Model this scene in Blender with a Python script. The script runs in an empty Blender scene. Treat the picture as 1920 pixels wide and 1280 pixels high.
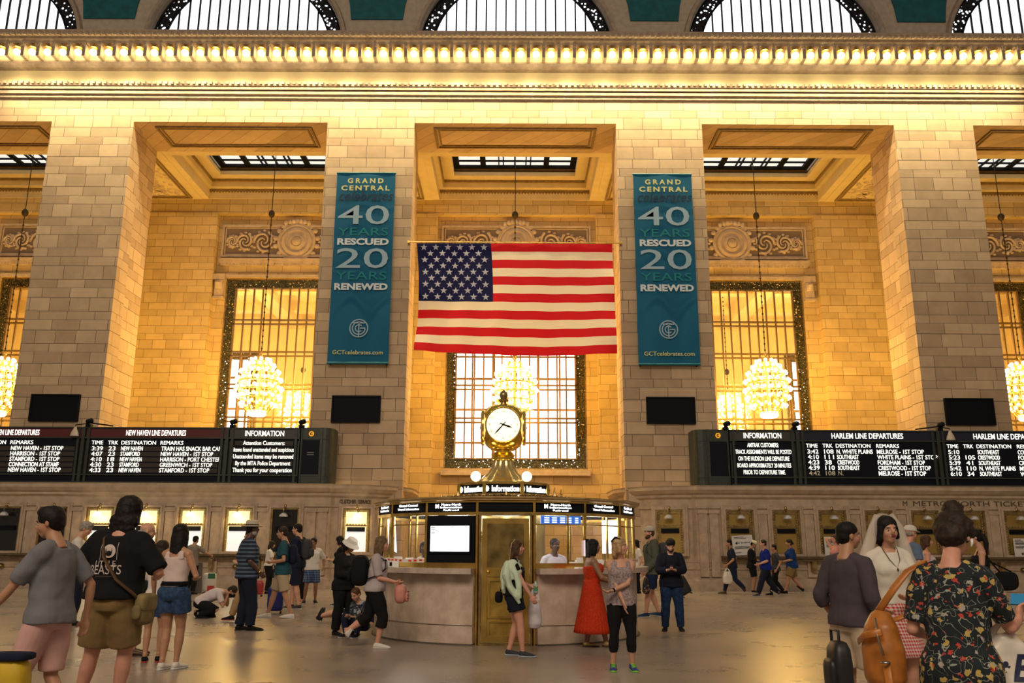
import bpy, bmesh, math, random
from math import sin, cos, pi, radians, sqrt, atan2, tan
from mathutils import Vector, Matrix, noise
random.seed(7)
SC = bpy.context.scene
COL = SC.collection

# ------------------------------------------------------------------ camera
FPX = 1620.0; TH = radians(13.47); RO = radians(.25); CZ = 1.5
_fw = Vector((0, cos(TH), sin(TH))); _r0 = Vector((1, 0, 0)); _u0 = Vector((0, -sin(TH), cos(TH)))
_R = _r0*cos(RO) + _u0*sin(RO); _U = _u0*cos(RO) - _r0*sin(RO)
cd = bpy.data.cameras.new('camera'); cam = bpy.data.objects.new('camera', cd); COL.objects.link(cam)
M = Matrix((( _R.x, _U.x, -_fw.x), (_R.y, _U.y, -_fw.y), (_R.z, _U.z, -_fw.z))).to_4x4()
M.translation = Vector((0, 0, CZ)); cam.matrix_world = M
cd.sensor_width = 36; cd.lens = FPX/1920*36; cd.clip_start = .1; cd.clip_end = 300
SC.camera = cam
def at(px, py, Y):
    d = _fw + _R*(px-960)/FPX + _U*(640-py)/FPX
    t = Y/d.y; return Vector((d.x*t, Y, CZ+d.z*t))
def gr(px, py, z=0.0):
    d = _fw + _R*(px-960)/FPX + _U*(640-py)/FPX
    t = (z-CZ)/d.z; return Vector((d.x*t, d.y*t, z))

# ------------------------------------------------------------------ world and light
SC.view_settings.view_transform = 'Standard'; SC.view_settings.look = 'None'
SC.view_settings.gamma = 1.0; SC.view_settings.exposure = 0.0; SC.view_settings.use_curve_mapping = False
w = bpy.data.worlds.new('hall_air'); SC.world = w; w.use_nodes = True
w.node_tree.nodes['Background'].inputs[0].default_value = (1.0, .78, .58, 1)
w.node_tree.nodes['Background'].inputs[1].default_value = .22
SC.cycles.max_bounces = 6; SC.cycles.transparent_max_bounces = 12; SC.cycles.sample_clamp_indirect = 4
SC.cycles.use_denoising = True
def lamp(name, kind, loc, energy, col, size=.1, rot=(0,0,0), size_y=None, spot=None, blend=.6):
    l = bpy.data.lights.new(name, kind); l.energy = energy; l.color = col
    if kind == 'AREA':
        l.size = size
        if size_y: l.shape = 'RECTANGLE'; l.size_y = size_y
    else: l.shadow_soft_size = size
    if kind == 'SPOT': l.spot_size = spot; l.spot_blend = blend
    o = bpy.data.objects.new(name, l); COL.objects.link(o); o.location = loc; o.rotation_euler = rot
    return o
WARM = (1.0, .57, .09); BULB = (1.0, .80, .42)
BAYS = [-24.3, -12.1, .1, 12.35, 24.5]
WBAYS = [-23.3, -11.45, .2, 11.65, 23.5]
# the row of cornice bulbs washes the piers below it
for i in range(28):
    lamp('cornice_lamp', 'SPOT', (-21.6+i*1.6, 33.15, 21.7), 520, BULB, .12, (radians(12), 0, 0), None, radians(150), 1.0)
for i in range(28):
    lamp('frieze_lamp', 'POINT', (-21.6+i*1.6, 33.5, 21.45), 20, BULB, .1)
# chandeliers and the uplights hidden on the ledge light the bays
for cx in BAYS:
    lamp('chandelier_glow', 'POINT', (cx, 40.5, 9.2), 2300, WARM, .9)
    lamp('ledge_uplight', 'SPOT', (cx, 36.2, 4.3), 2300, WARM, .4, (radians(158), 0, 0), None, radians(120), 1.0)
for cx in (-20, -7, 7, 20):
    lamp('hall_glow', 'POINT', (cx, 51, 11), 3600, (1, .60, .14), .8)
# unseen warm fill added behind the visitor, standing for the hall's other clerestory windows
lamp('window_daylight', 'AREA', (-6, -16, 24), 6800, (1, .83, .63), 26, (radians(62), 0, 0), 9)

# ------------------------------------------------------------------ materials
MATS = {}
def newmat(name):
    m = bpy.data.materials.new(name); m.use_nodes = True
    nt = m.node_tree; return m, nt, nt.nodes['Principled BSDF']
def N(nt, t, **kw):
    n = nt.nodes.new(t)
    for k, v in kw.items():
        if k.startswith('i_'): n.inputs[k[2:].replace('_', ' ')].default_value = v
        else: setattr(n, k, v)
    return n
def c4(c): return (c[0], c[1], c[2], 1)
def mat(name, col, rough=.6, metal=0, var=0, scale=8, emis=None, es=0, bump=0, bscale=40, spec=None, col2=None, detail=4):
    if name in MATS: return MATS[name]
    m, nt, b = newmat(name); L = nt.links
    b.inputs['Base Color'].default_value = c4(col); b.inputs['Roughness'].default_value = rough
    b.inputs['Metallic'].default_value = metal
    if spec is not None: b.inputs['Specular IOR Level'].default_value = spec
    if emis: b.inputs['Emission Color'].default_value = c4(emis); b.inputs['Emission Strength'].default_value = es
    tc = N(nt, 'ShaderNodeTexCoord')
    if var or col2:
        n = N(nt, 'ShaderNodeTexNoise', i_Scale=scale, i_Detail=detail); L.new(tc.outputs['Object'], n.inputs['Vector'])
        r = N(nt, 'ShaderNodeValToRGB'); L.new(n.outputs['Fac'], r.inputs['Fac'])
        r.color_ramp.elements[0].position = .35; r.color_ramp.elements[1].position = .65
        a = col2 if col2 else tuple(x*(1-var) for x in col)
        bb = col if col2 else tuple(min(1, x*(1+var)) for x in col)
        r.color_ramp.elements[0].color = c4(a); r.color_ramp.elements[1].color = c4(bb)
        L.new(r.outputs['Color'], b.inputs['Base Color'])
    if bump:
        n2 = N(nt, 'ShaderNodeTexNoise', i_Scale=bscale, i_Detail=3); L.new(tc.outputs['Object'], n2.inputs['Vector'])
        bp = N(nt, 'ShaderNodeBump', i_Strength=bump, i_Distance=.02); L.new(n2.outputs['Fac'], bp.inputs['Height'])
        L.new(bp.outputs['Normal'], b.inputs['Normal'])
    MATS[name] = m; return m
def stone(name, c1, c2, mortar, bw=1.15, bh=.46, rough=.7, off=0):
    m, nt, b = newmat(name); L = nt.links
    g = N(nt, 'ShaderNodeNewGeometry'); s = N(nt, 'ShaderNodeSeparateXYZ'); L.new(g.outputs['Position'], s.inputs[0])
    ad = N(nt, 'ShaderNodeMath', operation='ADD'); L.new(s.outputs['X'], ad.inputs[0]); L.new(s.outputs['Y'], ad.inputs[1])
    cb = N(nt, 'ShaderNodeCombineXYZ'); L.new(ad.outputs[0], cb.inputs['X']); zm = N(nt, 'ShaderNodeMath', operation='MULTIPLY'); L.new(s.outputs['Z'], zm.inputs[0]); zm.inputs[1].default_value = 4.7
    zs = N(nt, 'ShaderNodeMath', operation='SINE'); L.new(zm.outputs[0], zs.inputs[0]); za = N(nt, 'ShaderNodeMath', operation='MULTIPLY_ADD'); L.new(zs.outputs[0], za.inputs[0]); za.inputs[1].default_value = .07; L.new(s.outputs['Z'], za.inputs[2]); L.new(za.outputs[0], cb.inputs['Y'])
    br = N(nt, 'ShaderNodeTexBrick', offset=.5, offset_frequency=2, squash=.72, squash_frequency=3)
    br.inputs['Scale'].default_value = 1; br.inputs['Brick Width'].default_value = bw; br.inputs['Row Height'].default_value = bh
    br.inputs['Mortar Size'].default_value = .012; br.inputs['Mortar Smooth'].default_value = .2; br.inputs['Bias'].default_value = -.1
    br.inputs['Color1'].default_value = c4(c1); br.inputs['Color2'].default_value = c4(c2); br.inputs['Mortar'].default_value = c4(mortar)
    L.new(cb.outputs[0], br.inputs['Vector'])
    n = N(nt, 'ShaderNodeTexNoise', i_Scale=1.3, i_Detail=6, i_Roughness=.65); L.new(g.outputs['Position'], n.inputs['Vector'])
    r = N(nt, 'ShaderNodeMapRange'); r.inputs['To Min'].default_value = .72; r.inputs['To Max'].default_value = 1.25
    L.new(n.outputs['Fac'], r.inputs['Value'])
    mx = N(nt, 'ShaderNodeVectorMath', operation='SCALE'); L.new(br.outputs['Color'], mx.inputs[0]); L.new(r.outputs[0], mx.inputs['Scale'])
    L.new(mx.outputs[0], b.inputs['Base Color']); b.inputs['Roughness'].default_value = rough
    bp = N(nt, 'ShaderNodeBump', i_Strength=.5, i_Distance=.02, invert=True); L.new(br.outputs['Fac'], bp.inputs['Height'])
    L.new(bp.outputs['Normal'], b.inputs['Normal'])
    MATS[name] = m; return m
def emit(name, col, s):
    if name in MATS: return MATS[name]
    m, nt, b = newmat(name); b.inputs['Base Color'].default_value = c4(tuple(x*.8 for x in col))
    b.inputs['Emission Color'].default_value = c4(col); b.inputs['Emission Strength'].default_value = s
    MATS[name] = m; return m
def holes(name, col, scale, thr, rough=.4, metal=.6):
    """dark cast ironwork pierced by small openings"""
    m, nt, b = newmat(name); L = nt.links
    b.inputs['Base Color'].default_value = c4(col); b.inputs['Roughness'].default_value = rough; b.inputs['Metallic'].default_value = metal
    tc = N(nt, 'ShaderNodeTexCoord')
    nz = N(nt, 'ShaderNodeTexVoronoi', i_Scale=scale*2.2); L.new(tc.outputs['Object'], nz.inputs['Vector']); rr = N(nt, 'ShaderNodeValToRGB'); L.new(nz.outputs['Distance'], rr.inputs['Fac'])
    rr.color_ramp.elements[0].position = .25; rr.color_ramp.elements[1].position = .5; rr.color_ramp.elements[0].color = c4(tuple(min(1, q*4) for q in col)); rr.color_ramp.elements[1].color = c4(col); L.new(rr.outputs['Color'], b.inputs['Base Color'])
    v = N(nt, 'ShaderNodeTexVoronoi', i_Scale=scale); L.new(tc.outputs['Object'], v.inputs['Vector'])
    lt = N(nt, 'ShaderNodeMath', operation='GREATER_THAN'); L.new(v.outputs['Distance'], lt.inputs[0]); lt.inputs[1].default_value = thr
    L.new(lt.outputs[0], b.inputs['Alpha']); MATS[name] = m; return m

ST = stone('pier_stone', (.60, .44, .29), (.40, .28, .18), (.17, .11, .07))
SI = stone('bay_stone', (.64, .47, .21), (.49, .345, .14), (.27, .18, .07), .95, .42)  # pier stone again, with the bays' orange light tinted into it
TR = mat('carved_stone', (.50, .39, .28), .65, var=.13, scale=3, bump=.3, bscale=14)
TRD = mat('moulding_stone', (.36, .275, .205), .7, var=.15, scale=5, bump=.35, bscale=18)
CREAM = mat('cream_plaster', (.64, .52, .30), .7, var=.05, scale=2)
GREY = mat('clerestory_stone', (.44, .36, .28), .7, var=.10, scale=4)
TEAL = mat('teal_vault_paint', (.0, .095, .115), .7, var=.2, scale=3)
MARB = mat('pink_marble', (.49, .37, .27), .28, var=.16, scale=4, detail=9)
BOOTHM = mat('booth_marble', (.66, .53, .43), .3, col2=(.50, .38, .29), scale=5, detail=10)
BRASS = mat('brass', (.66, .44, .12), .22, 1.0, var=.25, scale=3)
BRASSD = mat('dark_brass', (.34, .24, .10), .35, .9, var=.3, scale=6)
BRONZE = mat('bronze_mullion', (.20, .12, .045), .45, .6)
BLACK = mat('black_panel', (.005, .006, .010), .6, spec=.12)
DGREEN = mat('board_frame_green', (.040, .048, .042), .45, .3, var=.15)
NAVYP = mat('board_dark_panel', (.007, .009, .017), .5, spec=.12)
WHITE_E = emit('window_daylight_pane', (.90, .95, 1.0), 1.6)
GOLD_E = emit('bulb_glass', (1.0, .80, .38), 14)
GLOBE_E = emit('globe_glass', (1.0, .86, .50), 9)
TXT_E = emit('lit_letters', (1.0, .98, .86), 1.7)
TXT_W = mat('white_letters', (.8, .8, .78), .6)
GLASS = None
def glassmat():
    m, nt, b = newmat('window_glass'); L = nt.links
    out = nt.nodes['Material Output']; t = N(nt, 'ShaderNodeBsdfTransparent'); g = N(nt, 'ShaderNodeBsdfGlossy'); g.inputs['Roughness'].default_value = .05
    mx = N(nt, 'ShaderNodeMixShader'); mx.inputs[0].default_value = .09
    L.new(t.outputs[0], mx.inputs[1]); L.new(g.outputs[0], mx.inputs[2]); L.new(mx.outputs[0], out.inputs[0]); return m
GLASS = glassmat()
IRON = holes('pierced_black_iron', (.010, .010, .014), 5.5, .30)
IRONG = holes('pierced_green_iron', (.05, .045, .018), 8, .36)
def floormat():
    m, nt, b = newmat('floor_marble'); L = nt.links
    g = N(nt, 'ShaderNodeNewGeometry'); dv = N(nt, 'ShaderNodeVectorMath', operation='MULTIPLY'); dv.inputs[1].default_value = (.68, 1.1, 0); L.new(g.outputs['Position'], dv.inputs[0])
    fl_ = N(nt, 'ShaderNodeVectorMath', operation='FLOOR'); L.new(dv.outputs[0], fl_.inputs[0]); wn_ = N(nt, 'ShaderNodeTexWhiteNoise'); L.new(fl_.outputs[0], wn_.inputs['Vector'])
    br = N(nt, 'ShaderNodeValToRGB'); L.new(wn_.outputs['Value'], br.inputs['Fac']); br.color_ramp.elements[0].color = (.24, .20, .178, 1); br.color_ramp.elements[1].color = (.31, .25, .21, 1)
    n = N(nt, 'ShaderNodeTexNoise', i_Scale=.8, i_Detail=5, i_Roughness=.55); L.new(g.outputs['Position'], n.inputs['Vector'])
    r = N(nt, 'ShaderNodeMapRange'); r.inputs['To Min'].default_value = .65; r.inputs['To Max'].default_value = 1.3; L.new(n.outputs['Fac'], r.inputs['Value'])
    mx = N(nt, 'ShaderNodeVectorMath', operation='SCALE'); L.new(br.outputs['Color'], mx.inputs[0]); L.new(r.outputs[0], mx.inputs['Scale'])
    L.new(mx.outputs[0], b.inputs['Base Color'])
    r2 = N(nt, 'ShaderNodeMapRange'); r2.inputs['To Min'].default_value = .20; r2.inputs['To Max'].default_value = .38; L.new(n.outputs['Fac'], r2.inputs['Value'])
    L.new(r2.outputs[0], b.inputs['Roughness']); b.inputs['Specular IOR Level'].default_value = .45
    return m
FLOORM = floormat()

# ------------------------------------------------------------------ mesh builder
class MB:
    def __init__(s): s.v = []; s.f = []; s.sm = []
    def add(s, vs, fs, smooth=False):
        o = len(s.v); s.v += [tuple(v) for v in vs]; s.f += [tuple(i+o for i in f) for f in fs]; s.sm += [smooth]*len(fs); return s
    def box(s, x0, x1, y0, y1, z0, z1):
        return s.add([(x0,y0,z0),(x1,y0,z0),(x1,y1,z0),(x0,y1,z0),(x0,y0,z1),(x1,y0,z1),(x1,y1,z1),(x0,y1,z1)],
            [(0,3,2,1),(4,5,6,7),(0,1,5,4),(1,2,6,5),(2,3,7,6),(3,0,4,7)])
    def obox(s, c, sx, sy, sz, rot):
        """box centred on c with euler/matrix rotation"""
        m = rot.to_matrix() if hasattr(rot, 'to_matrix') else rot; c = Vector(c); vs = []
        for z in (-1,1):
            for x, y in ((-1,-1),(1,-1),(1,1),(-1,1)): vs.append(c + m @ Vector((x*sx/2, y*sy/2, z*sz/2)))
        return s.add(vs, [(0,3,2,1),(4,5,6,7),(0,1,5,4),(1,2,6,5),(2,3,7,6),(3,0,4,7)])
    def lathe(s, prof, c=(0,0,0), n=24, sx=1, sy=1, cap=True, rot=0, flute=0, nf=0, smooth=True):
        vs = []; fs = []
        for r, z in prof:
            for i in range(n):
                a = rot + 2*pi*i/n; rr = r*(1+flute*cos(nf*a)) if nf else r
                vs.append((c[0]+rr*cos(a)*sx, c[1]+rr*sin(a)*sy, c[2]+z))
        for j in range(len(prof)-1):
            for i in range(n): fs.append((j*n+i, j*n+(i+1)%n, (j+1)*n+(i+1)%n, (j+1)*n+i))
        if cap: fs.append(tuple(range(n-1, -1, -1))); fs.append(tuple((len(prof)-1)*n+i for i in range(n)))
        return s.add(vs, fs, smooth)
    def ball(s, c, r, n=12, m=8):
        if not hasattr(r, '__len__'): r = (r, r, r)
        vs = [(c[0], c[1], c[2]-r[2])]; fs = []
        for j in range(1, m):
            t = -pi/2+pi*j/m
            for i in range(n):
                a = 2*pi*i/n; vs.append((c[0]+r[0]*cos(t)*cos(a), c[1]+r[1]*cos(t)*sin(a), c[2]+r[2]*sin(t)))
        vs.append((c[0], c[1], c[2]+r[2])); T = len(vs)-1
        for i in range(n): fs.append((0, 1+(i+1)%n, 1+i)); fs.append((T, T-n+i, T-n+(i+1)%n))
        for j in range(m-2):
            for i in range(n): fs.append((1+j*n+i, 1+j*n+(i+1)%n, 1+(j+1)*n+(i+1)%n, 1+(j+1)*n+i))
        return s.add(vs, fs, True)
    def tube(s, pts, rad, n=8, ref=(1,0,0), smooth=True):
        """closed loft; rad items are r or (a, b): a along ref, b across"""
        pts = [Vector(p) for p in pts]; k = len(pts); vs = []; fs = []
        if not hasattr(rad, '__len__'): rad = [rad]*k
        ref = Vector(ref)
        for i, p in enumerate(pts):
            d = (pts[min(i+1,k-1)] - pts[max(i-1,0)])
            if d.length < 1e-9: d = Vector((0,0,1))
            d.normalize(); a = ref - d*ref.dot(d)
            if a.length < 1e-3: a = Vector((0,1,0)) - d*d.y
            a.normalize(); b = d.cross(a); q = rad[i]
            ra, rb = q if hasattr(q, '__len__') else (q, q)
            for j in range(n):
                t = 2*pi*j/n; vs.append(p + a*ra*cos(t) + b*rb*sin(t))
        for i in range(k-1):
            for j in range(n): fs.append((i*n+j, i*n+(j+1)%n, (i+1)*n+(j+1)%n, (i+1)*n+j))
        fs.append(tuple(range(n-1,-1,-1))); fs.append(tuple((k-1)*n+j for j in range(n)))
        return s.add(vs, fs, smooth)
    def prism(s, poly, y0, y1, ax='y'):
        """polygon in xz pushed along y (ax='x': polygon in yz pushed along x; 'z': in xy)"""
        n = len(poly)
        f = {'y': lambda a,b,t:(a,t,b), 'x': lambda a,b,t:(t,a,b), 'z': lambda a,b,t:(a,b,t)}[ax]
        vs = [f(a,b,y0) for a,b in poly] + [f(a,b,y1) for a,b in poly]
        fs = [tuple(range(n)), tuple(range(2*n-1,n-1,-1))] + [(i,(i+n),(i+1)%n+n,(i+1)%n) for i in range(n)]
        return s.add(vs, fs)
    def frame(s, x0, x1, z0, z1, t, y0, y1):
        s.box(x0, x1, y0, y1, z0, z0+t); s.box(x0, x1, y0, y1, z1-t, z1); s.box(x0, x0+t, y0, y1, z0+t, z1-t); s.box(x1-t, x1, y0, y1, z0+t, z1-t); return s
    def frameh(s, x0, x1, y0, y1, t, z0, z1, tx=None):
        tx = tx or t
        s.box(x0, x1, y0, y0+t, z0, z1); s.box(x0, x1, y1-t, y1, z0, z1); s.box(x0, x0+tx, y0+t, y1-t, z0, z1); s.box(x1-tx, x1, y0+t, y1-t, z0, z1); return s
    def build(s, name, m, parent=None, **props):
        off = Vector((0,0,0)); p = parent
        while p is not None: off += p.location; p = p.parent
        me = bpy.data.meshes.new(name); me.from_pydata([(v[0]-off.x, v[1]-off.y, v[2]-off.z) for v in s.v], [], s.f)
        me.polygons.foreach_set('use_smooth', s.sm); me.update()
        bm = bmesh.new(); bm.from_mesh(me); bmesh.ops.recalc_face_normals(bm, faces=bm.faces); bm.to_mesh(me); bm.free()
        if any(s.sm): me.set_sharp_from_angle(angle=radians(50))
        return link(name, me, m, parent, **props)
def link(name, me, m, parent=None, **props):
    o = bpy.data.objects.new(name, me); COL.objects.link(o); o.parent = parent
    if m is not None:
        me.materials.clear(); me.materials.append(m)
    for k, v in props.items(): o[k] = v
    return o
def thing(name, label, cat, loc=(0,0,0), rz=0, group=None):
    o = bpy.data.objects.new(name, None); COL.objects.link(o); o.empty_display_size = .1
    o.location = loc; o.rotation_euler = (0,0,rz); o['label'] = label; o['category'] = cat
    if group: o['group'] = group
    return o
def tag(o, label, cat, group=None, kind=None):
    o['label'] = label; o['category'] = cat
    if group: o['group'] = group
    if kind: o['kind'] = kind
    return o
def copy_tree(o, parent=None):
    c = o.copy(); COL.objects.link(c); c.parent = parent
    for ch in list(o.children): copy_tree(ch, c)
    return c
def dup(root, loc, label, group=None, rz=None):
    c = copy_tree(root); c.location = loc; c['label'] = label
    if group: c['group'] = group
    if rz is not None: c.rotation_euler = (0,0,rz)
    return c
def text_mesh(txt, size, align='CENTER', depth=.004, spacing=1.0, shear=0, sx=1.0, bold=0, line=1.0):
    cu = bpy.data.curves.new('t', 'FONT'); cu.body = txt; cu.size = size; cu.align_x = align; cu.align_y = 'BOTTOM_BASELINE' if 0 else 'CENTER'
    cu.extrude = depth; cu.space_character = spacing; cu.shear = shear; cu.offset = bold; cu.resolution_u = 3; cu.space_line = line
    o = bpy.data.objects.new('t', cu); COL.objects.link(o)
    dg = bpy.context.evaluated_depsgraph_get(); dg.update()
    me = bpy.data.meshes.new_from_object(o.evaluated_get(dg))
    bpy.data.objects.remove(o); bpy.data.curves.remove(cu)
    if sx != 1:
        for v in me.vertices: v.co.x *= sx
    return me
def text(txt, size, loc, m, parent=None, name='lettering', rz=0, rx=90, width=None, **kw):
    """upright lettering facing -y (turned by rz); width fits it to a run"""
    me = text_mesh(txt, size, **kw)
    if width and len(me.vertices):
        xs = [v.co.x for v in me.vertices]; k = width/max(1e-6, max(xs)-min(xs))
        for v in me.vertices: v.co.x *= k
    mt = Matrix.Rotation(rz, 4, 'Z') @ Matrix.Rotation(radians(rx), 4, 'X')
    me.transform(mt); off = Vector((0,0,0)); p = parent
    while p is not None: off += p.location; p = p.parent
    me.transform(Matrix.Translation(Vector(loc)-off))
    return link(name, me, m, parent)
def join_text(items, m, parent, name='lettering'):
    bm = bmesh.new(); off = Vector((0,0,0)); p = parent
    while p is not None: off += p.location; p = p.parent
    for (txt, size, loc, kw) in items:
        kw = dict(kw); rz = kw.pop('rz', 0); ry = kw.pop('ry', 0); width = kw.pop('width', None); me = text_mesh(txt, size, **kw)
        if not len(me.vertices): continue
        if width:
            xs = [v.co.x for v in me.vertices]; x0 = min(xs); k = width/max(1e-6, max(xs)-x0)
            c0 = 0 if kw.get('align','CENTER') == 'CENTER' else x0
            for v in me.vertices: v.co.x = (v.co.x-c0)*k
        me.transform(Matrix.Translation(Vector(loc)-off) @ Matrix.Rotation(rz,4,'Z') @ Matrix.Rotation(ry,4,'Y') @ Matrix.Rotation(pi/2,4,'X'))
        bm.from_mesh(me); bpy.data.meshes.remove(me)
    me = bpy.data.meshes.new(name); bm.to_mesh(me); bm.free()
    return link(name, me, m, parent)
S = dict(kind='structure')

# ================================================================== the setting
MB().box(-42, 42, -6, 62, -.3, 0).build('floor', FLOORM, **S)
# piers
PIERS = [(-20.15, -16.57), (-8.1, -4.3), (4.5, 8.25), (16.65, 20.1), (-32.6, -28.9), (28.9, 32.6)]
for a, b in PIERS:
    MB().box(a, b, 34.5, 35.5, 0, 19.56).box(a+.14, b-.14, 35.5, 37.4, 0, 19.56).build('pillar', ST, **S)
# entablature
MB().box(-40, 40, 34.5, 37.4, 19.56, 22.9).build('wall_frieze', ST, **S)
def run(prof, name, m):      # moulding profile (y, z) run along x
    return MB().prism(prof, -40, 40, 'x').build(name, m, **S)
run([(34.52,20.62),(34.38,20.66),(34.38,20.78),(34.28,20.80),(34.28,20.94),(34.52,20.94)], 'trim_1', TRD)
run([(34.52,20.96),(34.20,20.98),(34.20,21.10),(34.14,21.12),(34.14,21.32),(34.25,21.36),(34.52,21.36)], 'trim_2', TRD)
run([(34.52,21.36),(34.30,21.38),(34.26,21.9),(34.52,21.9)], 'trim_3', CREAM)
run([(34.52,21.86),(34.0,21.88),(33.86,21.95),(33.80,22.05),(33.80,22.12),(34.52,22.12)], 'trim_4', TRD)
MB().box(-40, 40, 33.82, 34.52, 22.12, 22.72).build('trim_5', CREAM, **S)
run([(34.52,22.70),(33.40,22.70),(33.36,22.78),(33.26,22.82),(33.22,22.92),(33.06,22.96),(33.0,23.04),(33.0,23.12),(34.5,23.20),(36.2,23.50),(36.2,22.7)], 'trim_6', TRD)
dm = MB()
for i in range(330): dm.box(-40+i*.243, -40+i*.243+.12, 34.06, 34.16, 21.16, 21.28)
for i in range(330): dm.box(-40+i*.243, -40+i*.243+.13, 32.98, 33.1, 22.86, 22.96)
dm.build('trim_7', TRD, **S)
# brackets between the cornice bulbs
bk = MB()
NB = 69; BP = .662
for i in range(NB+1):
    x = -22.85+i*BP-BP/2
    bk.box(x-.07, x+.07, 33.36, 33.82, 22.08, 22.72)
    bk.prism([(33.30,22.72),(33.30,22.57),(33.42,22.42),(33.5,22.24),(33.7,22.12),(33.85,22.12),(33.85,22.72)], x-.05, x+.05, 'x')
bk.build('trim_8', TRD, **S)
b0 = thing('cornice_bulb', 'round glowing bulb between two stone brackets of the upper cornice', 'light bulb', (-22.85, 33.54, 22.38), group='bulbs along the cornice')
MB().ball((-22.85, 33.54, 22.34), .15, 12, 8).build('bulb', GOLD_E, b0)
MB().lathe([(.17,0),(.17,.03),(.07,.05),(.06,.12)], (-22.85,33.54,22.54), 12).build('socket', BRASS, b0)
for i in range(1, NB):
    dup(b0, (-22.85+i*BP, 33.54, 22.38), b0['label'])
# clerestory wall with arched openings
ACX = [-24.9, -12.55, .12, 12.72, 25.0]; AR = 4.55; ACZ = 24.15
def arch_z(x, r):
    for c in ACX:
        if abs(x-c) < r: return ACZ + sqrt(r*r-(x-c)**2)
    return None
cw = MB(); xs = [-40+.1*i for i in range(801)]
for c in ACX: xs += [c-AR, c+AR, c-AR+.02, c+AR-.02]
xs = sorted(set(round(x, 3) for x in xs))
for x0, x1 in zip(xs, xs[1:]):
    xm = (x0+x1)/2; zi = arch_z(xm, AR)
    za = (arch_z(x0, AR) or 23.5) if zi else 23.5; zb = (arch_z(x1, AR) or 23.5) if zi else 23.5
    cw.add([(x0,36,za),(x1,36,zb),(x1,36,31),(x0,36,31)], [(0,1,2,3)])
    if zi: cw.add([(x0,36,za),(x1,36,zb),(x1,36.7,zb),(x0,36.7,za)], [(3,2,1,0)])
for c in ACX:
    for sgn in (-1, 1): cw.add([(c+sgn*AR,36,23.5),(c+sgn*AR,36.7,23.5),(c+sgn*AR,36.7,ACZ),(c+sgn*AR,36,ACZ)], [(0,1,2,3)])
cw.build('wall_south', GREY, **S)
run([(36,24.86-.12),(35.86,24.74),(35.86,24.9),(36,24.9)], 'trim_9', TRD) if 0 else None
for c in ACX:
    ring = MB(); n = 48
    for i in range(n):
        t0, t1 = pi*i/n, pi*(i+1)/n; vs = []
        for t in (t0, t1):
            for r, y in ((AR+.02,35.98),(AR+.07,35.80),(AR+.22,35.80),(AR+.27,35.99)): vs.append((c+r*cos(t), y, ACZ+r*sin(t)))
        ring.add(vs, [(0,1,5,4),(1,2,6,5),(2,3,7,6)])
    ring.build('trim_10', TRD, **S)
    # window: daylight pane, pierced iron band, bars
    def half(r0, r1, y):
        m = MB(); n = 40; vs = []
        for i in range(n+1):
            t = pi*i/n; vs += [(c+r0*cos(t), y, ACZ+r0*sin(t)), (c+r1*cos(t), y, ACZ+r1*sin(t))]
        return m.add(vs, [(2*i, 2*i+1, 2*i+3, 2*i+2) for i in range(n)])
    wn = MB(); wn.prism([(c+AR*cos(pi*i/32), ACZ+AR*sin(pi*i/32)) for i in range(33)], 36.62, 36.66); wn.box(c-AR, c+AR, 36.62, 36.66, 23.5, ACZ)
    wo = wn.build('window_%d' % (ACX.index(c)+1), WHITE_E, **S)
    bd = half(AR-.62, AR, 36.3); 
    bd.add([(c-AR,36.3,23.5),(c-AR+.62,36.3,23.5),(c-AR+.62,36.3,ACZ),(c-AR,36.3,ACZ)], [(0,1,2,3)]); bd.add([(c+AR-.62,36.3,23.5),(c+AR,36.3,23.5),(c+AR,36.3,ACZ),(c+AR-.62,36.3,ACZ)], [(0,1,2,3)])
    bd.build('pierced_band', IRON, wo)
    fr = MB(); n = 40
    for r in (AR-.05, AR-.62):
        fr.tube([(c+r*cos(pi*i/n), 36.28, ACZ+r*sin(pi*i/n)) for i in range(n+1)], .05, 6, (0,1,0))
    for i in range(-8, 9):
        x = i*.47
        if abs(x) < AR-.64: fr.box(c+x-.032, c+x+.032, 36.24, 36.32, 24.9, ACZ+sqrt((AR-.62)**2-x*x))
    fr.box(c-AR, c+AR, 36.2, 36.34, 24.72, 24.95)
    fr.build('window_bars', BLACK, wo)
# teal spandrel panels between the arches
for a, b in ((-7.62,-5.2),(5.5,7.75),(-20.2,-17.8),(18.05,20.3)):
    m = (a+b)/2; hw = (b-a)/2; pts = [(a, 25.62), (b, 25.62)]
    for k in range(7):
        z = 25.62+k*.8; wd = hw + .05*k + .045*k*k; pts.insert(len(pts), (m+wd, z)) if k else None
    for k in range(6, 0, -1):
        z = 25.62+k*.8; wd = hw + .05*k + .045*k*k; pts.append((m-wd, z))
    MB().prism(pts, 35.93, 36.0).build('trim_11', TEAL, **S)
MB().prism([(36,29.5),(35.2,31.5),(33.5,33.4),(31,34.6),(31,34.8),(36.2,34.8),(36.2,29.5)], -40, 40, 'x').build('ceiling', TEAL, **S)

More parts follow.
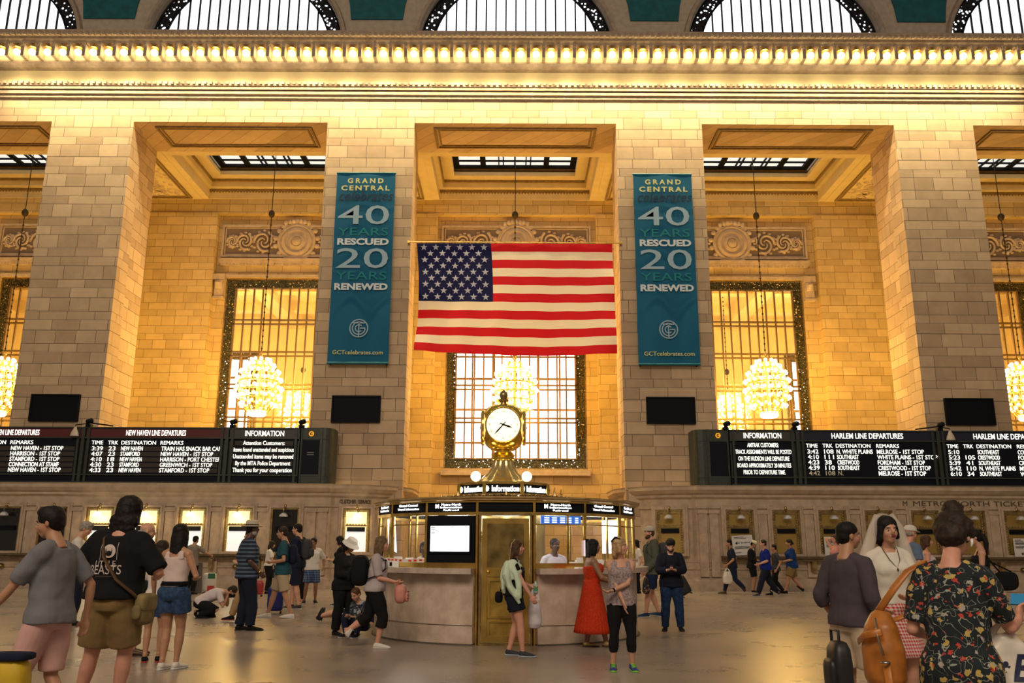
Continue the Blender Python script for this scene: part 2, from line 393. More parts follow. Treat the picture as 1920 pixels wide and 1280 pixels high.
# bays: cross beams, coffers, back wall
def beam_panel(x0, x1, y0, y1, z, name='soffit_panel'):
    m = MB(); m.frameh(x0, x1, y0, y1, .10, z-.07, z+.01); m.frameh(x0+.18, x1-.18, y0+.18, y1-.18, .07, z-.05, z+.01)
    return m.build('trim_12', mat('aged_gilt_moulding', (.24,.155,.065), .6, var=.2, scale=6), **S)  # dark-glazed moulding tone, deepened to carry the shade of the coffers
beams = [(-20.0,-16.7),(-8.0,-4.4),(4.6,8.15),(16.8,20.0)]
for a, b in beams:
    MB().box(a-.15, b+.15, 37.4, 43.5, 19.56, 22.6).build('ceiling_beam', CREAM, **S)
    beam_panel(a+.3, b-.3, 37.9, 42.9, 19.56)
    r = MB(); rng = random.Random(3)
    for i in range(120):
        x = rng.uniform(a+.65, b-.65); y = rng.uniform(38.3, 42.5); q = rng.uniform(.05, .13)
        r.ball((x, y, 19.56), (q, q*1.3, .05), 7, 4)
    for i in range(7):
        x = (a+b)/2; y = 38.6+i*.62
        r.tube([(x+.5*sin(t*.9)*cos(t), y+.28*sin(t), 19.54) for t in [k*.5 for k in range(13)]], .035, 5)
    r.build('soffit_relief', TR, **S)
for bi, cx in enumerate(BAYS):
    x0, x1 = cx-4.15, cx+4.15
    if 0 < bi < 4: x0 = beams[bi-1][1]+.15; x1 = beams[bi][0]-.15
    beam_panel(x0+.75, x1-.75, 34.9, 36.85, 19.56)
    m = MB()
    m.frameh(x0-.2, x1+.2, 37.4, 43.5, .45, 19.58, 20.2, .55)
    m.build('ceiling_coffer', CREAM, **S)
    m = MB()
    for k, (ins, za, zb, t) in enumerate(((.33,19.98,20.12,.14),(.50,20.15,20.25,.12),(.62,20.42,20.56,.2),(1.02,20.72,20.84,.14),(1.12,20.88,20.98,.14))):
        m.frameh(x0-.2+ins, x1+.2-ins, 37.4+ins, 43.5-ins, t, za, zb)
    for ins in (.40, 1.08):
        zz = 19.96 if ins < 1 else 20.70
        nn = int((x1-x0+.4-2*ins)/.16)
        for q in range(nn): m.ball((x0-.2+ins+.08+q*.16, 43.5-ins-.04, zz), (.055,.06,.06), 6, 4)
        nn = int((6.1-2*ins)/.16)
        for q in range(nn):
            for sx in (x0-.2+ins+.04, x1+.2-ins-.04): m.ball((sx, 37.4+ins+.08+q*.16, zz), (.06,.055,.06), 6, 4)
    m.build('ceiling_moulding', mat('aged_gilt_moulding', (.24,.155,.065), .6, var=.2, scale=6), **S)  # colour deepened to stand for the shadow gap between mouldings
    m = MB()
    m.frameh(x0+.25, x1-.25, 37.85, 43.05, .3, 20.14, 20.5); m.frameh(x0+.55, x1-.55, 38.1, 42.8, .62, 20.56, 20.76)
    m.build('ceiling_cove', CREAM, **S)
    sk = MB().box(x0+1.35, x1-1.35, 38.6, 42.2, 21.12, 21.16).build('window_%d' % (bi+6), emit('skylight_pane', (.72,.84,.92), .8), **S)
    bars = MB().frameh(x0+1.15, x1-1.15, 38.5, 42.35, .3, 20.98, 21.12)
    for q in (.22, .36, .40, .5, .60, .64, .78):
        xx = x0+1.4+(x1-x0-2.8)*q; wd = .14 if q in (.22,.78) else .03; bars.box(xx-wd, xx+wd, 38.6, 42.2, 21.02, 21.12)
    for yy in (40.6, 41.5): bars.box(x0+1.4, x1-1.4, yy-.04, yy+.04, 21.04, 21.12)
    bars.build('skylight_bars', BLACK, sk)
# back wall of the bays
WH = 3.62; Z0, Z1 = 5.35, 15.3
edges = []
for c in WBAYS: edges += [c-WH, c+WH]
bw = MB()
bw.box(-40, 40, 43.5, 44.3, 15.3, 21.6)
bw.box(-40, 40, 43.5, 44.3, 0, Z0)
bw.box(-40, edges[0], 43.5, 44.3, Z0, Z1); bw.box(edges[-1], 40, 43.5, 44.3, Z0, Z1)
for i in range(1, 9, 2): bw.box(edges[i], edges[i+1], 43.5, 44.3, Z0, Z1)
bw.build('wall_back', SI, **S)
PIL = [(-19.2,-15.63),(-7.45,-3.96),(4.4,7.9),(16.0,19.45),(-31,-27.6),(27.8,31.2)]
for a, b in PIL:
    MB().box(a, b, 43.02, 43.5, 0, 18.75).build('pilaster', SI, **S)
tb = MB().box(-40, 40, 43.1, 43.5, 18.75, 19.6); tb.build('trim_13', SI, **S)
for c in WBAYS:
    t = MB().box(c-4.0, c+4.0, 43.28, 43.5, 16.05, 16.2); t.box(c-4.0, c+4.0, 43.2, 43.5, 16.2, 16.3); t.box(c-3.95, c+3.95, 43.36, 43.5, 15.95, 16.05)
    for i in range(44): t.box(c-3.9+i*.18, c-3.9+i*.18+.09, 43.3, 43.4, 15.96, 16.08)
    t.box(c-WH-.05, c+WH+.05, 43.36, 43.5, 15.3, 15.45)
    t.build('trim_14', TR, **S)
    for s_ in (-1, 1):
        x = c+s_*(WH+.25)
        k = MB(); k.box(x-.3, x+.3, 43.1, 43.5, 15.1, 15.4); k.box(x-.24, x+.24, 43.2, 43.5, 14.2, 15.1); k.box(x-.28, x+.28, 43.15, 43.5, 14.1, 14.2)
        k.tube([(x, 43.2, 15.05), (x, 43.08, 14.9), (x, 43.16, 14.6)], [(.2,.08),(.2,.1),(.18,.05)], 10)
        k.build('trim_15', TR, **S)
    # bronze window: pierced border, mullions, glass
    wi = WBAYS.index(c)+11
    gl = MB().box(c-WH, c+WH, 43.84, 43.86, Z0, Z1).build('window_%d' % wi, GLASS, **S)
    bd = MB().frame(c-WH, c+WH, Z0, Z1, .56, 43.66, 43.72); bd.build('pierced_border', IRONG, gl)
    e = MB().frame(c-WH, c+WH, Z0, Z1, .07, 43.6, 43.75); e.frame(c-WH+.5, c+WH-.5, Z0+.5, Z1-.5, .07, 43.6, 43.78)
    dots = MB()
    for i in range(58):
        for zz in (Z0+.1, Z0+.52, Z1-.1, Z1-.52): e.ball((c-WH+.06+i*.125, 43.6, zz), .035, 5, 3)
    e.build('border_beads', BRASSD, gl)
    mu = MB()
    nv = 13; cl = 2*(WH-.55)/nv
    for i in range(nv+1): x = c-WH+.55+i*cl; mu.box(x-.035, x+.035, 43.62, 43.74, Z0+.5, Z1-.5)
    for z in (7.83, 9.53, 11.24, 12.94):
        for dz in (-.11, .11): mu.box(c-WH+.5, c+WH-.5, 43.6, 43.76, z+dz-.035, z+dz+.035)
    mu.build('mullions', BRONZE, gl)
    # sill
    MB().box(c-WH-.1, c+WH+.1, 43.2, 43.5, Z0-.32, Z0-.05).build('trim_16', TR, **S)
# carved relief over each window
def relief(c, label):
    o = thing('relief_panel', label, 'relief', (c, 43.4, 16.4), group=None)
    f = MB().frame(c-3.95, c+3.95, 16.4, 18.2, .1, 43.3, 43.499); f.frame(c-3.8, c+3.8, 16.53, 18.07, .05, 43.36, 43.499); f.build('border', TR, o)
    MB().box(c-3.85, c+3.85, 43.42, 43.499, 16.5, 18.1).build('ground_panel', mat('relief_ground', (.21,.15,.10), .8), o)  # ground darkened in colour, as shade behind the carving
    m = MB()
    m.lathe([(1.0,0),(1.02,.1),(.9,.16),(.82,.08),(.78,.14),(.62,.16),(.6,.08)], (0,0,0), 32)
    m.lathe([(.5,.02),(.45,.12),(.3,.16),(.26,.1),(.2,.2),(0.02,.24)], (0,0,0), 24)
    m.v = [(c+x, 43.42-z, 17.28+y) for x, y, z in m.v]
    m.build('medallion', TR, o)
    l = MB(); rng = random.Random(5)
    for s_ in (-1, 1):
        for (dx, r0) in ((1.75,.52),(2.75,.42),(3.4,.28)):
            for turn in (0, pi*.66, pi*1.33):
                pts = []; rr = []
                for k in range(16):
                    t = k/15; a = turn + t*4.2; r = r0*(1-t*.85); pts.append((c+s_*(dx+r*cos(a)), 43.36, 17.28+r*1.15*sin(a))); rr.append(.075*(1-.6*t))
                l.tube(pts, rr, 6, (0,1,0))
            for k in range(12):
                a = k*2*pi/12; l.ball((c+s_*(dx+r0*1.05*cos(a)), 43.4, 17.28+r0*1.2*sin(a)), (.1,.07,.07), 6, 4)
        for k in range(9):
            a = -.2+k*.42; l.ball((c+s_*1.12*cos(a-.9), 43.38, 17.3+1.05*sin(a-.9)), (.16,.1,.14), 7, 5)
    for k in range(7): l.ball((c-.6+k*.2, 43.3, 18.3+.12*cos((k-3)*.5)), (.12,.1,.14), 7, 5)
    l.build('foliage', TR, o)
relief(WBAYS[0], 'carved stone relief strip above the far left window, mostly behind the leftmost pier')
relief(WBAYS[1], 'carved stone relief with round medallion above the window left of the left banner')
relief(WBAYS[2], 'carved stone relief with crest half hidden by the top of the flag')
relief(WBAYS[3], 'carved stone relief with round medallion above the window right of the right banner')
relief(WBAYS[4], 'carved stone relief end above the far right window, beside the rightmost pier')
# hall beyond the windows
HY = mat('hall_plaster', (.72, .60, .36), .7, var=.06, scale=1)
h = MB().box(-34, 34, 60, 60.3, 0, 18); h.build('wall_far', HY, **S)
MB().box(-34, -33.7, 44.3, 60, 0, 18).box(33.7, 34, 44.3, 60, 0, 18).build('wall_hall_side', HY, **S)
hc = MB().box(-34, 34, 44.3, 60, 17.6, 18)
for x in (-27,-21,-15.5,-10,-4.5,4.5,10,15.5,21,27): hc.box(x-.5, x+.5, 44.3, 60, 16.7, 17.6)
for y in (47.5, 52, 56.5): hc.box(-34, 34, y-.4, y+.4, 17.0, 17.6)
hc.build('ceiling_hall', HY, **S)
for i, (a, b) in enumerate(((-23.5,-18.2),(-4.3,4.9),(19.6,24.5))):
    wo = MB().box(a, b, 59.85, 59.9, 4, 14.6 if i != 1 else 16.2).build('window_%d' % (i+16), emit('far_window_pane', (.86,.92,1.0), 2.6), **S)
    m = MB(); k = a
    while k < b+.01: m.box(k-.06, k+.06, 59.7, 59.86, 4, 16.2 if i==1 else 14.6); k += (b-a)/6
    for z in (6.4, 8.6, 10.9, 13.1): m.box(a, b, 59.68, 59.86, z-.07, z+.07)
    m.build('far_mullions', BRONZE, wo)
    MB().frame(a-.3, b+.3, 3.8, (14.9 if i != 1 else 16.4), .5, 59.75, 59.84).build('far_border', IRONG, wo)
# hall name cut into the wall above the passage, on an arc
ltr = []
word = 'VANDERBILT HALL'
for i, ch in enumerate(word):
    if ch == ' ': continue
    a = (i-7)*.037*1.05; rr = 8.5; ltr.append((ch, .36, (.2+rr*sin(a), 43.47, 4.58-rr*(1-cos(a))*1.15), dict(ry=a, depth=.01)))
jt = join_text(ltr, mat('bronze_letters', (.16,.09,.03), .5, .5), None, 'hall_name_lettering'); tag(jt, 'dark letters reading Vanderbilt Hall on the wall below the central window, behind the booth', 'lettering')

# ------------------------------------------------------------------ ticket offices
def sweep(path, prof, name, m, parent=None, **pr):
    """path: list of (x,y,nx,ny) with outward normal; prof: (d,z) outward distance"""
    b = MB(); vs = []; n = len(prof)
    for x, y, nx, ny in path:
        for d, z in prof: vs.append((x+nx*d, y+ny*d, z))
    fs = []
    for i in range(len(path)-1):
        for j in range(n-1): fs.append((i*n+j, (i+1)*n+j, (i+1)*n+j+1, i*n+j+1))
    b.add(vs, fs); return b.build(name, m, parent, **pr)
WPROF = [(.10,0),(.10,.36),(.07,.40),(.07,.44),(.03,.46),(.0,.48),(.0,.74),(.06,.76),(.08,.80),(.06,.84),(.0,.86),(.0,1.0),(.03,1.02),(.03,2.98)]
CPROF = [(.03,2.98),(.09,3.02),(.09,3.08),(.05,3.1),(.05,3.36),(.10,3.40),(.16,3.44),(.16,3.52),(.28,3.58),(.36,3.66),(.40,3.70),(.40,3.80),(.44,3.86),(-1.0,3.87)]
for s_ in (-1, 1):
    ex = 6.95
    path = [(s_*40+.07, 33.5, 0, -1), (s_*ex+.07, 33.5, 0, -1)]
    for k in range(13):
        a = k/12*pi/2; nx = -s_*sin(a); ny = -cos(a)
        cxx = s_*(ex-.12)+.07; path.append((cxx+nx*2.35, 36.0+ny*2.35, nx, ny))
    path.append((path[-1][0], 38, -s_, 0))
    if s_ == 1: path = path[::-1]
    nm = 'left' if s_ < 0 else 'right'
    sweep(path, WPROF, 'wall_ticket_'+nm, MARB, **S)
    sweep(path, CPROF, 'trim_17', TR, **S)
    MB().box(min(s_*40, s_*7.0), max(s_*40, s_*7.0), 33.6, 34.5, 3.8, 3.86).build('trim_18', TR, **S)
WPX = [8.6+1.755*k for k in range(8)]
# pilaster strips between the windows, and the ledge under them
for s_ in (-1, 1):
    st = MB()
    for k in range(8):
        x = s_*(8.6+.875+1.755*k)+.05
        st.box(x-.17, x+.17, 33.38, 33.5, .5, 2.9); st.box(x-.21, x+.21, 33.34, 33.5, 2.82, 2.96)
    for x in (7.2, 7.62): st.box(s_*x-.16+.05, s_*x+.16+.05, 33.36, 33.5, .5, 2.9); st.box(s_*x-.2+.05, s_*x+.2+.05, 33.32, 33.5, 2.82, 2.96)
    st.build('trim_19', MARB, **S)
    lg = MB(); x0, x1 = sorted((s_*7.9, s_*23)); lg.box(x0, x1, 33.12, 33.5, 1.18, 1.26); lg.box(x0, x1, 33.2, 33.5, 1.08, 1.18)
    lg.build('trim_20', mat('counter_bronze', (.13,.09,.045), .4, .4, var=.2), **S)
    g2 = MB()
    for k in range(8):
        x = s_*(8.6+.875+1.755*k)+.05; g2.box(x-.08, x+.08, 33.14, 33.5, .72, 1.08); g2.ball((x+.87, 33.4, .8), (.12,.12,.09), 8, 6)
    g2.build('trim_21', BRASSD, **S)
GRL = None
def grille():
    m, nt, b = newmat('brass_grille'); L = nt.links
    tc = N(nt, 'ShaderNodeTexCoord'); wv = N(nt, 'ShaderNodeTexWave', i_Scale=26.0); wv.wave_profile = 'SIN'
    L.new(tc.outputs['Object'], wv.inputs['Vector'])
    r = N(nt, 'ShaderNodeValToRGB'); r.color_ramp.elements[0].color = (.10,.06,.015,1); r.color_ramp.elements[1].color = (.60,.40,.10,1)
    r.color_ramp.elements[0].position = .2; r.color_ramp.elements[1].position = .6
    L.new(wv.outputs['Fac'], r.inputs['Fac']); L.new(r.outputs['Color'], b.inputs['Base Color'])
    b.inputs['Roughness'].default_value = .4; b.inputs['Metallic'].default_value = .35; return m
GRL = grille()
def ticket_window(x, y, state, label, rz=0, group=None):
    """state: open (bright interior), dark, shut (brass blind)"""
    o = thing('ticket_window', label, 'ticket window', (0,0,0), 0)
    w, z0, z1 = .49, 1.27, 2.93
    f = MB().frame(-w-.2, w+.2, z0-.02, z1+.2, .09, -.12, 0); f.frame(-w-.11, w+.11, z0-.02, z1+.11, .07, -.16, 0); f.build('stone_surround', MARB, o)
    f = MB().frame(-w-.04, w+.04, z0, z1+.04, .06, -.10, -.01); f.build('brass_frame', BRASSD, o)
    if state == 'open':
        MB().box(-w, w, -.03, -.02, z0, z1).build('lit_opening', emit('ticket_light', (1.0,.80,.40), .9), o)
        g = MB().frame(-w, w, z0, z1, .09, -.07, -.035)
        MB().box(-w+.1, w-.1, -.06, -.05, z0+.05, 2.15).build('lit_glass', emit('ticket_glass', (.86,.86,.84), .75), o)
        g.build('inner_grille', holes('warm_grille', (.5,.33,.12), 26, .3) if 'warm_grille' not in MATS else MATS['warm_grille'], o)
    elif state == 'dark':
        MB().box(-w, w, -.03, -.02, z0, z1).build('dark_opening', mat('dark_glass', (.015,.014,.012), .12), o)
    else:
        MB().box(-w+.1, w-.1, -.03, -.02, z0, z1).build('brass_blind', GRL, o)
        g = MB().frame(-w, w, z0, z1, .11, -.07, -.035); 
        for q in range(17):
            for sx in (-1, 1): g.ball((sx*(w-.055), -.075, z0+.1+q*.095), (.035,.02,.035), 6, 4)
        g.build('inner_grille', BRASSD, o)
    bar = MB().box(-.34, .34, -.10, -.05, 2.10, 2.27); bar.build('sign_bar', BLACK, o)
    if state != 'dark':
        sc = MB(); sc.box(-w+.1, w-.1, -.07, -.04, 2.30, 2.36)
        for k in range(7): sc.ball((-.33+k*.11, -.06, 2.37), (.04,.02,.03), 6, 4)
        sc.build('scroll_crest', BRASSD, o)
    kk = MB().tube([(0,-.14,3.0),(0,-.3,2.99),(0,-.36,2.9),(0,-.34,2.8)], .018, 6); kk.ball((0,-.14,3.02), (.06,.05,.09), 8, 6); kk.build('lamp_arm', BRASSD, o)
    sh = MB().lathe([(.03,.10),(.07,.09),(.15,.02),(.17,-.05),(.155,-.05),(.13,.01),(.03,.07)], (.0,-.33,2.68), 16, cap=False)
    sh.build('lamp_shade', emit('lamp_shade_lit', (1,.90,.62), 5) if state == 'open' else mat('glass_shade', (.42,.42,.46), .2), o)
    if state == 'open': 
        lp = lamp('lamp_light', 'POINT', (0, -.42, 2.62), 15, (1,.75,.35), .06); lp.parent = o
    o.location = (x, y, 0); o.rotation_euler = (0,0,rz); return o
LN = ['ticket window behind the teenager in teal shirt, dark inside', 'bright ticket window behind the man in fedora', 'bright ticket window where the man in grey shirt leans',
      'bright ticket window right of the tall man in black shirt', 'bright ticket window mostly hidden by the tall man in black shirt', 'dark ticket window beside the head of the boy in grey shirt',
      'dark ticket window at the left edge behind the boy in grey shirt', 'ticket window beyond the left edge']
LS = ['dark', 'open', 'open', 'open', 'open', 'dark', 'dark']
for k in range(7): ticket_window(-WPX[k]+.03, 33.49, LS[k], LN[k])
RN = ['shut brass ticket window with tilted arrow notice', 'shut brass ticket window behind the walkers in blue shirts', 'shut brass ticket window with notice behind raised elbow',
      'shut brass ticket window behind the woman in white veil', 'shut brass ticket window behind the man in white cap', 'shut brass ticket window behind the hair bun of the near woman',
      'shut brass ticket window with notice near the right edge']
for k in range(7): ticket_window(WPX[k]+.05, 33.49, 'shut', RN[k])
a = radians(20)
ticket_window(-6.76-(-sin(a)*2.40), 36-cos(a)*2.40, 'open', 'bright ticket window on the curved corner left of the booth', a)
ticket_window(6.9-sin(a)*2.40, 36-cos(a)*2.40, 'shut', 'shut brass ticket window on the curved corner right of the booth', -a)
ETCH = mat('etched_letters', (.10, .06, .035), .7)
jt = join_text([(ch, .2, (-6.76+2.43*sin(radians(6+i*1.75)), 36-2.43*cos(radians(6+i*1.75)), 3.22), dict(rz=radians(6+i*1.75), depth=.006)) for i, ch in enumerate('CUSTOMER SERVICE') if ch != ' '], ETCH, None, 'counter_name_lettering')
tag(jt, 'etched letters reading Customer Service on the curved marble corner', 'lettering')
t = text('METRO-NORTH TICKETS', .27, (17.6, 33.43, 3.22), ETCH, None, 'office_name_lettering', width=4.6); tag(t, 'etched letters reading Metro-North Tickets on the right marble frieze', 'lettering')
t = text('M', .27, (15.0, 33.43, 3.22), ETCH, None, 'office_name_lettering'); tag(t, 'single etched letter M left of the hair bun on the right marble frieze', 'lettering')
# paper notices on the shut windows
PAPER = mat('paper', (.72,.70,.68), .8)
INK = mat('ink', (.03,.03,.035), .7)
def notice(x0, x1, z0, z1, tilt, arrow, figure, label, wtop=.1):
    o = thing('paper_notice', label, 'notice', ((x0+x1)/2, 33.28, (z0+z1)/2)); cx, cz = o.location.x, o.location.z
    MB().box(x0, x1, 33.27, 33.28, z0, z1).build('sheet', PAPER, o)
    items = []; m = MB(); H_ = z1-z0; W_ = x1-x0
    lines = [(.90,.5),(.84,.62),(.66,.0),(.42,.75),(.37,.8),(.32,.7),(.12,.3)] if arrow == 'mid' else [(.90,.4),(.84,.55),(.76,.8),(.71,.82),(.66,.78),(.56,.85),(.51,.7),(.46,.5)]
    for f, ln in lines:
        if ln: m.box(x0+.1*W_, x0+.1*W_+ln*W_*.95, 33.262, 33.27, z0+f*H_, z0+f*H_+.018)
    az = z0+(.62 if arrow == 'mid' else .16)*H_; ax = x0+(.25 if arrow == 'mid' else .55)*W_
    m.box(ax-.06, ax+.09, 33.262, 33.27, az-.012, az+.012)
    m.prism([(ax-.09, az),(ax-.02, az+.055),(ax-.0, az+.035),(ax-.04, az),(ax-.0, az-.035),(ax-.02, az-.055)], 33.262, 33.27)
    if arrow == 'mid':
        for k in range(7): m.box(ax+.14+k*.05, ax+.17+k*.05, 33.262, 33.27, az-.02, az+.02)
    if figure: m.ball((x1-.1*W_, 33.268, z0+.33*H_), (.025,.006,.025), 8, 5); m.prism([(x1-.14*W_, z0+.03),(x1-.06*W_,z0+.03),(x1-.04*W_,z0+.28*H_),(x1-.16*W_,z0+.28*H_)], 33.262, 33.27)
    m.build('print', INK, o); o.rotation_euler = (0, tilt, 0)
notice(8.30, 9.08, 1.30, 2.02, radians(-4), 'mid', False, 'white paper notice with left arrow hung slightly tilted')
notice(11.75, 12.45, 1.28, 1.98, 0, 'low', False, 'white paper notice with lines of print beside the raised elbow')
notice(18.85, 19.45, 1.28, 1.95, 0, 'low', True, 'white paper notice with small figure near the right edge')

# ================================================================== banners, flag, plaques
def multi_mesh(name, verts, faces, idx, mats, parent=None, smooth=True):
    me = bpy.data.meshes.new(name); me.from_pydata(verts, [], faces)
    for m in mats: me.materials.append(m)
    me.polygons.foreach_set('material_index', idx); me.polygons.foreach_set('use_smooth', [smooth]*len(faces)); me.update()
    return link(name, me, None, parent)
def cloth(name, col, tr=.25):
    m, nt, b = newmat(name); L = nt.links; out = nt.nodes['Material Output']
    b.inputs['Base Color'].default_value = c4(col); b.inputs['Roughness'].default_value = .85
    t = N(nt, 'ShaderNodeBsdfTranslucent'); t.inputs[0].default_value = c4(col); mx = N(nt, 'ShaderNodeMixShader'); mx.inputs[0].default_value = tr
    L.new(b.outputs[0], mx.inputs[1]); L.new(t.outputs[0], mx.inputs[2]); L.new(mx.outputs[0], out.inputs[0]); MATS[name] = m; return m
FR, FW, FB = cloth('flag_red', (.62,.008,.018)), cloth('flag_white', (.92,.86,.76)), cloth('flag_blue', (.006,.008,.085))
fl = thing('national_flag', 'large red, white and blue striped flag with stars hanging between the middle piers', 'flag', (.1, 34.5, 13.95))
def fpos(u, v):           # u 0..1 left to right, v 0..1 top to bottom
    x0 = -4.02 + .14*math.exp(-((v-.9)/.25)**2)*0 + .17*sin(pi*min(1, v*1.05))*.8 + .02*v; x1 = 4.19+.10*v
    x = x0+(x1-x0)*u
    z = 13.96 - 4.72*v - .10*sin(pi*u)*v*v - .05*(1-u)*0 + .10*v*v*(1-u)**3
    y = 34.35 + .09*sin(u*9+v*2)*v + .16*math.exp(-(u/.08)**2)*sin(v*11)*v + .03*sin(u*37+v*3)*(.3+v) + .05*math.exp(-((1-u)/.06)**2)*sin(v*13)
    return (x, y, z)
vs = []; fs = []; ix = []; nu = 100; nv = 52
for j in range(nv+1):
    for i in range(nu+1): vs.append(fpos(i/nu, j/nv))
for j in range(nv):
    for i in range(nu):
        fs.append((j*(nu+1)+i, j*(nu+1)+i+1, (j+1)*(nu+1)+i+1, (j+1)*(nu+1)+i)); st_ = j//4
        ix.append(2 if (st_ < 7 and i < 38) else (0 if st_ % 2 == 0 else 1))
vs = [(x-fl.location.x, y-fl.location.y, z-fl.location.z) for x, y, z in vs]
multi_mesh('striped_cloth', vs, fs, ix, [FR, FW, FB], fl)
sm = MB()
for r in range(9):
    n = 6 if r % 2 == 0 else 5
    for k in range(n):
        u = (.035+k*.0615) if n == 6 else (.066+k*.0615); v = .035+.0575*r*.995+.005
        p = fpos(u, v); R1, R2 = .155, .062
        o_ = len(sm.v); pts = [(p[0], p[1]-.03, p[2])]
        for q in range(10):
            a = pi/2+q*pi/5; rr = R1 if q % 2 == 0 else R2; pts.append((p[0]+rr*cos(a), p[1]-.025, p[2]+rr*sin(a)))
        sm.add(pts, [(0, 1+q, 1+(q+1)%10) for q in range(10)])
sm.build('stars', cloth('star_white', (.62,.62,.74), .0), fl)
MB().tube([(-4.36, 34.3, 14.0), (4.56, 34.3, 13.98)], .03, 6).build('hanging_rod', BRASS, fl)
for bx in (-4.36, 4.56): MB().box(bx-.04, bx+.04, 34.26, 34.505, 13.95, 14.04).build('rod_bracket', BRASS, fl)
# banners
BT = cloth('banner_teal', (.0, .115, .245), .05)
BY = mat('banner_cream_print', (.62,.62,.30), .8); BLB = mat('banner_pale_print', (.30,.44,.58), .8)
BTL = mat('banner_teal_print', (.0,.21,.25), .8); BWH = mat('banner_white_print', (.62,.70,.80), .8); BDK = mat('banner_dark_print', (.004,.022,.062), .8)
def banner(cx, label):
    o = thing('hanging_banner', label, 'banner', (cx, 34.2, 8.77)); W = 1.245; Zt, Zb = 17.04, 8.77
    vs = []; fs = []; nx, nz = 16, 40
    def yy(u, v): return 34.2 + .035*sin(u*pi*3+v*2.2)*(.3+v) + .02*sin(v*14)*(1 if u > .8 else .2)
    for j in range(nz+1):
        for i in range(nx+1): u, v = i/nx, j/nz; vs.append((-W+2*W*u, yy(u, v)-34.2, (Zt-Zb)*(1-v)))
    for j in range(nz):
        for i in range(nx): a = j*(nx+1)+i; fs.append((a, a+1, a+nx+2, a+nx+1))
    multi_mesh('fabric', vs, fs, [0]*len(fs), [BT], o)
    PT = mat('pole_teal', (.0,.16,.22), .4); MB().tube([(cx-W-.02,34.22,Zt+.02),(cx+W+.02,34.22,Zt+.02)], .04, 6).build('pole', PT, o); MB().tube([(cx-W,34.2,Zb),(cx+W,34.2,Zb)], .05, 8).build('pole', PT, o)
    for kx in (-1, 1):
        for zz_ in (Zt+.02, Zb): MB().box(cx+kx*(W-.1)-.03, cx+kx*(W-.1)+.03, 34.2, 34.505, zz_-.03, zz_+.03).build('wall_bracket', BLACK, o)
    Y = 34.11
    def T(s, size, zf, width, m, name, **k):
        z = Zt-(Zt-Zb)*zf; text(s, size, (cx+k.pop('dx', 0), Y, z), m, o, name, width=width, **k)
    T('GRAND', .30, .047, 1.52, BY, 'lettering', bold=.010, spacing=1.55); T('CENTRAL', .30, .087, 2.05, BY, 'lettering', bold=.010, spacing=1.35)
    T('celebrates', .62, .131, 2.3, BDK, 'lettering', shear=.35, bold=.003)
    T('40', 1.20, .238, 2.15, BLB, 'numerals', bold=.003); T('YEARS', .50, .325, 2.1, BTL, 'lettering')
    T('RESCUED', .38, .378, 2.15, BWH, 'lettering', bold=.016)
    T('20', 1.24, .47, 2.15, BLB, 'numerals', bold=.003); T('YEARS', .50, .558, 2.1, BTL, 'lettering')
    T('RENEWED', .38, .615, 2.2, BWH, 'lettering', bold=.016)
    T('GCTcelebrates.com', .24, .95, 2.05, BY, 'lettering', bold=.003)
    # round monogram
    e = MB(); zc = Zt-(Zt-Zb)*.827
    def arc(r0, r1, a0, a1, n=28):
        vs = []
        for i in range(n+1):
            a = radians(a0+(a1-a0)*i/n); vs += [(cx+r0*cos(a), Y, zc+r0*sin(a)), (cx+r1*cos(a), Y, zc+r1*sin(a))]
        e.add(vs, [(2*i, 2*i+1, 2*i+3, 2*i+2) for i in range(n)])
    arc(.34,.39,0,360); arc(.235,.285,55,325); arc(.12,.165,40,320); arc(.235,.285,-35,-5)
    e.box(cx-.025,cx+.025,Y-.004,Y,zc-.37,zc+.24); e.box(cx-.24,cx+.24,Y-.004,Y,zc+.2,zc+.25); e.box(cx+.05,cx+.27,Y-.004,Y,zc-.02,zc+.03)
    e.build('monogram', BLB, o); return o
banner(-6.245, 'teal celebration banner on the pier left of the flag'); banner(6.38, 'teal celebration banner on the pier right of the flag')
for cx, lb in ((-6.26,'black rectangular panel on the pier under the left banner'),(6.4,'black rectangular panel on the pier under the right banner'),
               (-18.38,'black rectangular panel on the leftmost pier above the departure board'),(18.42,'black rectangular panel on the rightmost pier above the departure board')):
    o = thing('speaker_panel', lb, 'wall panel', (cx, 34.5, 6.38))
    MB().frame(cx-.98, cx+.98, 6.38, 7.47, .06, 34.36, 34.499).build('casing', BLACK, o); MB().box(cx-.92, cx+.92, 34.40, 34.499, 6.44, 7.41).build('screen_cloth', BLACK, o)

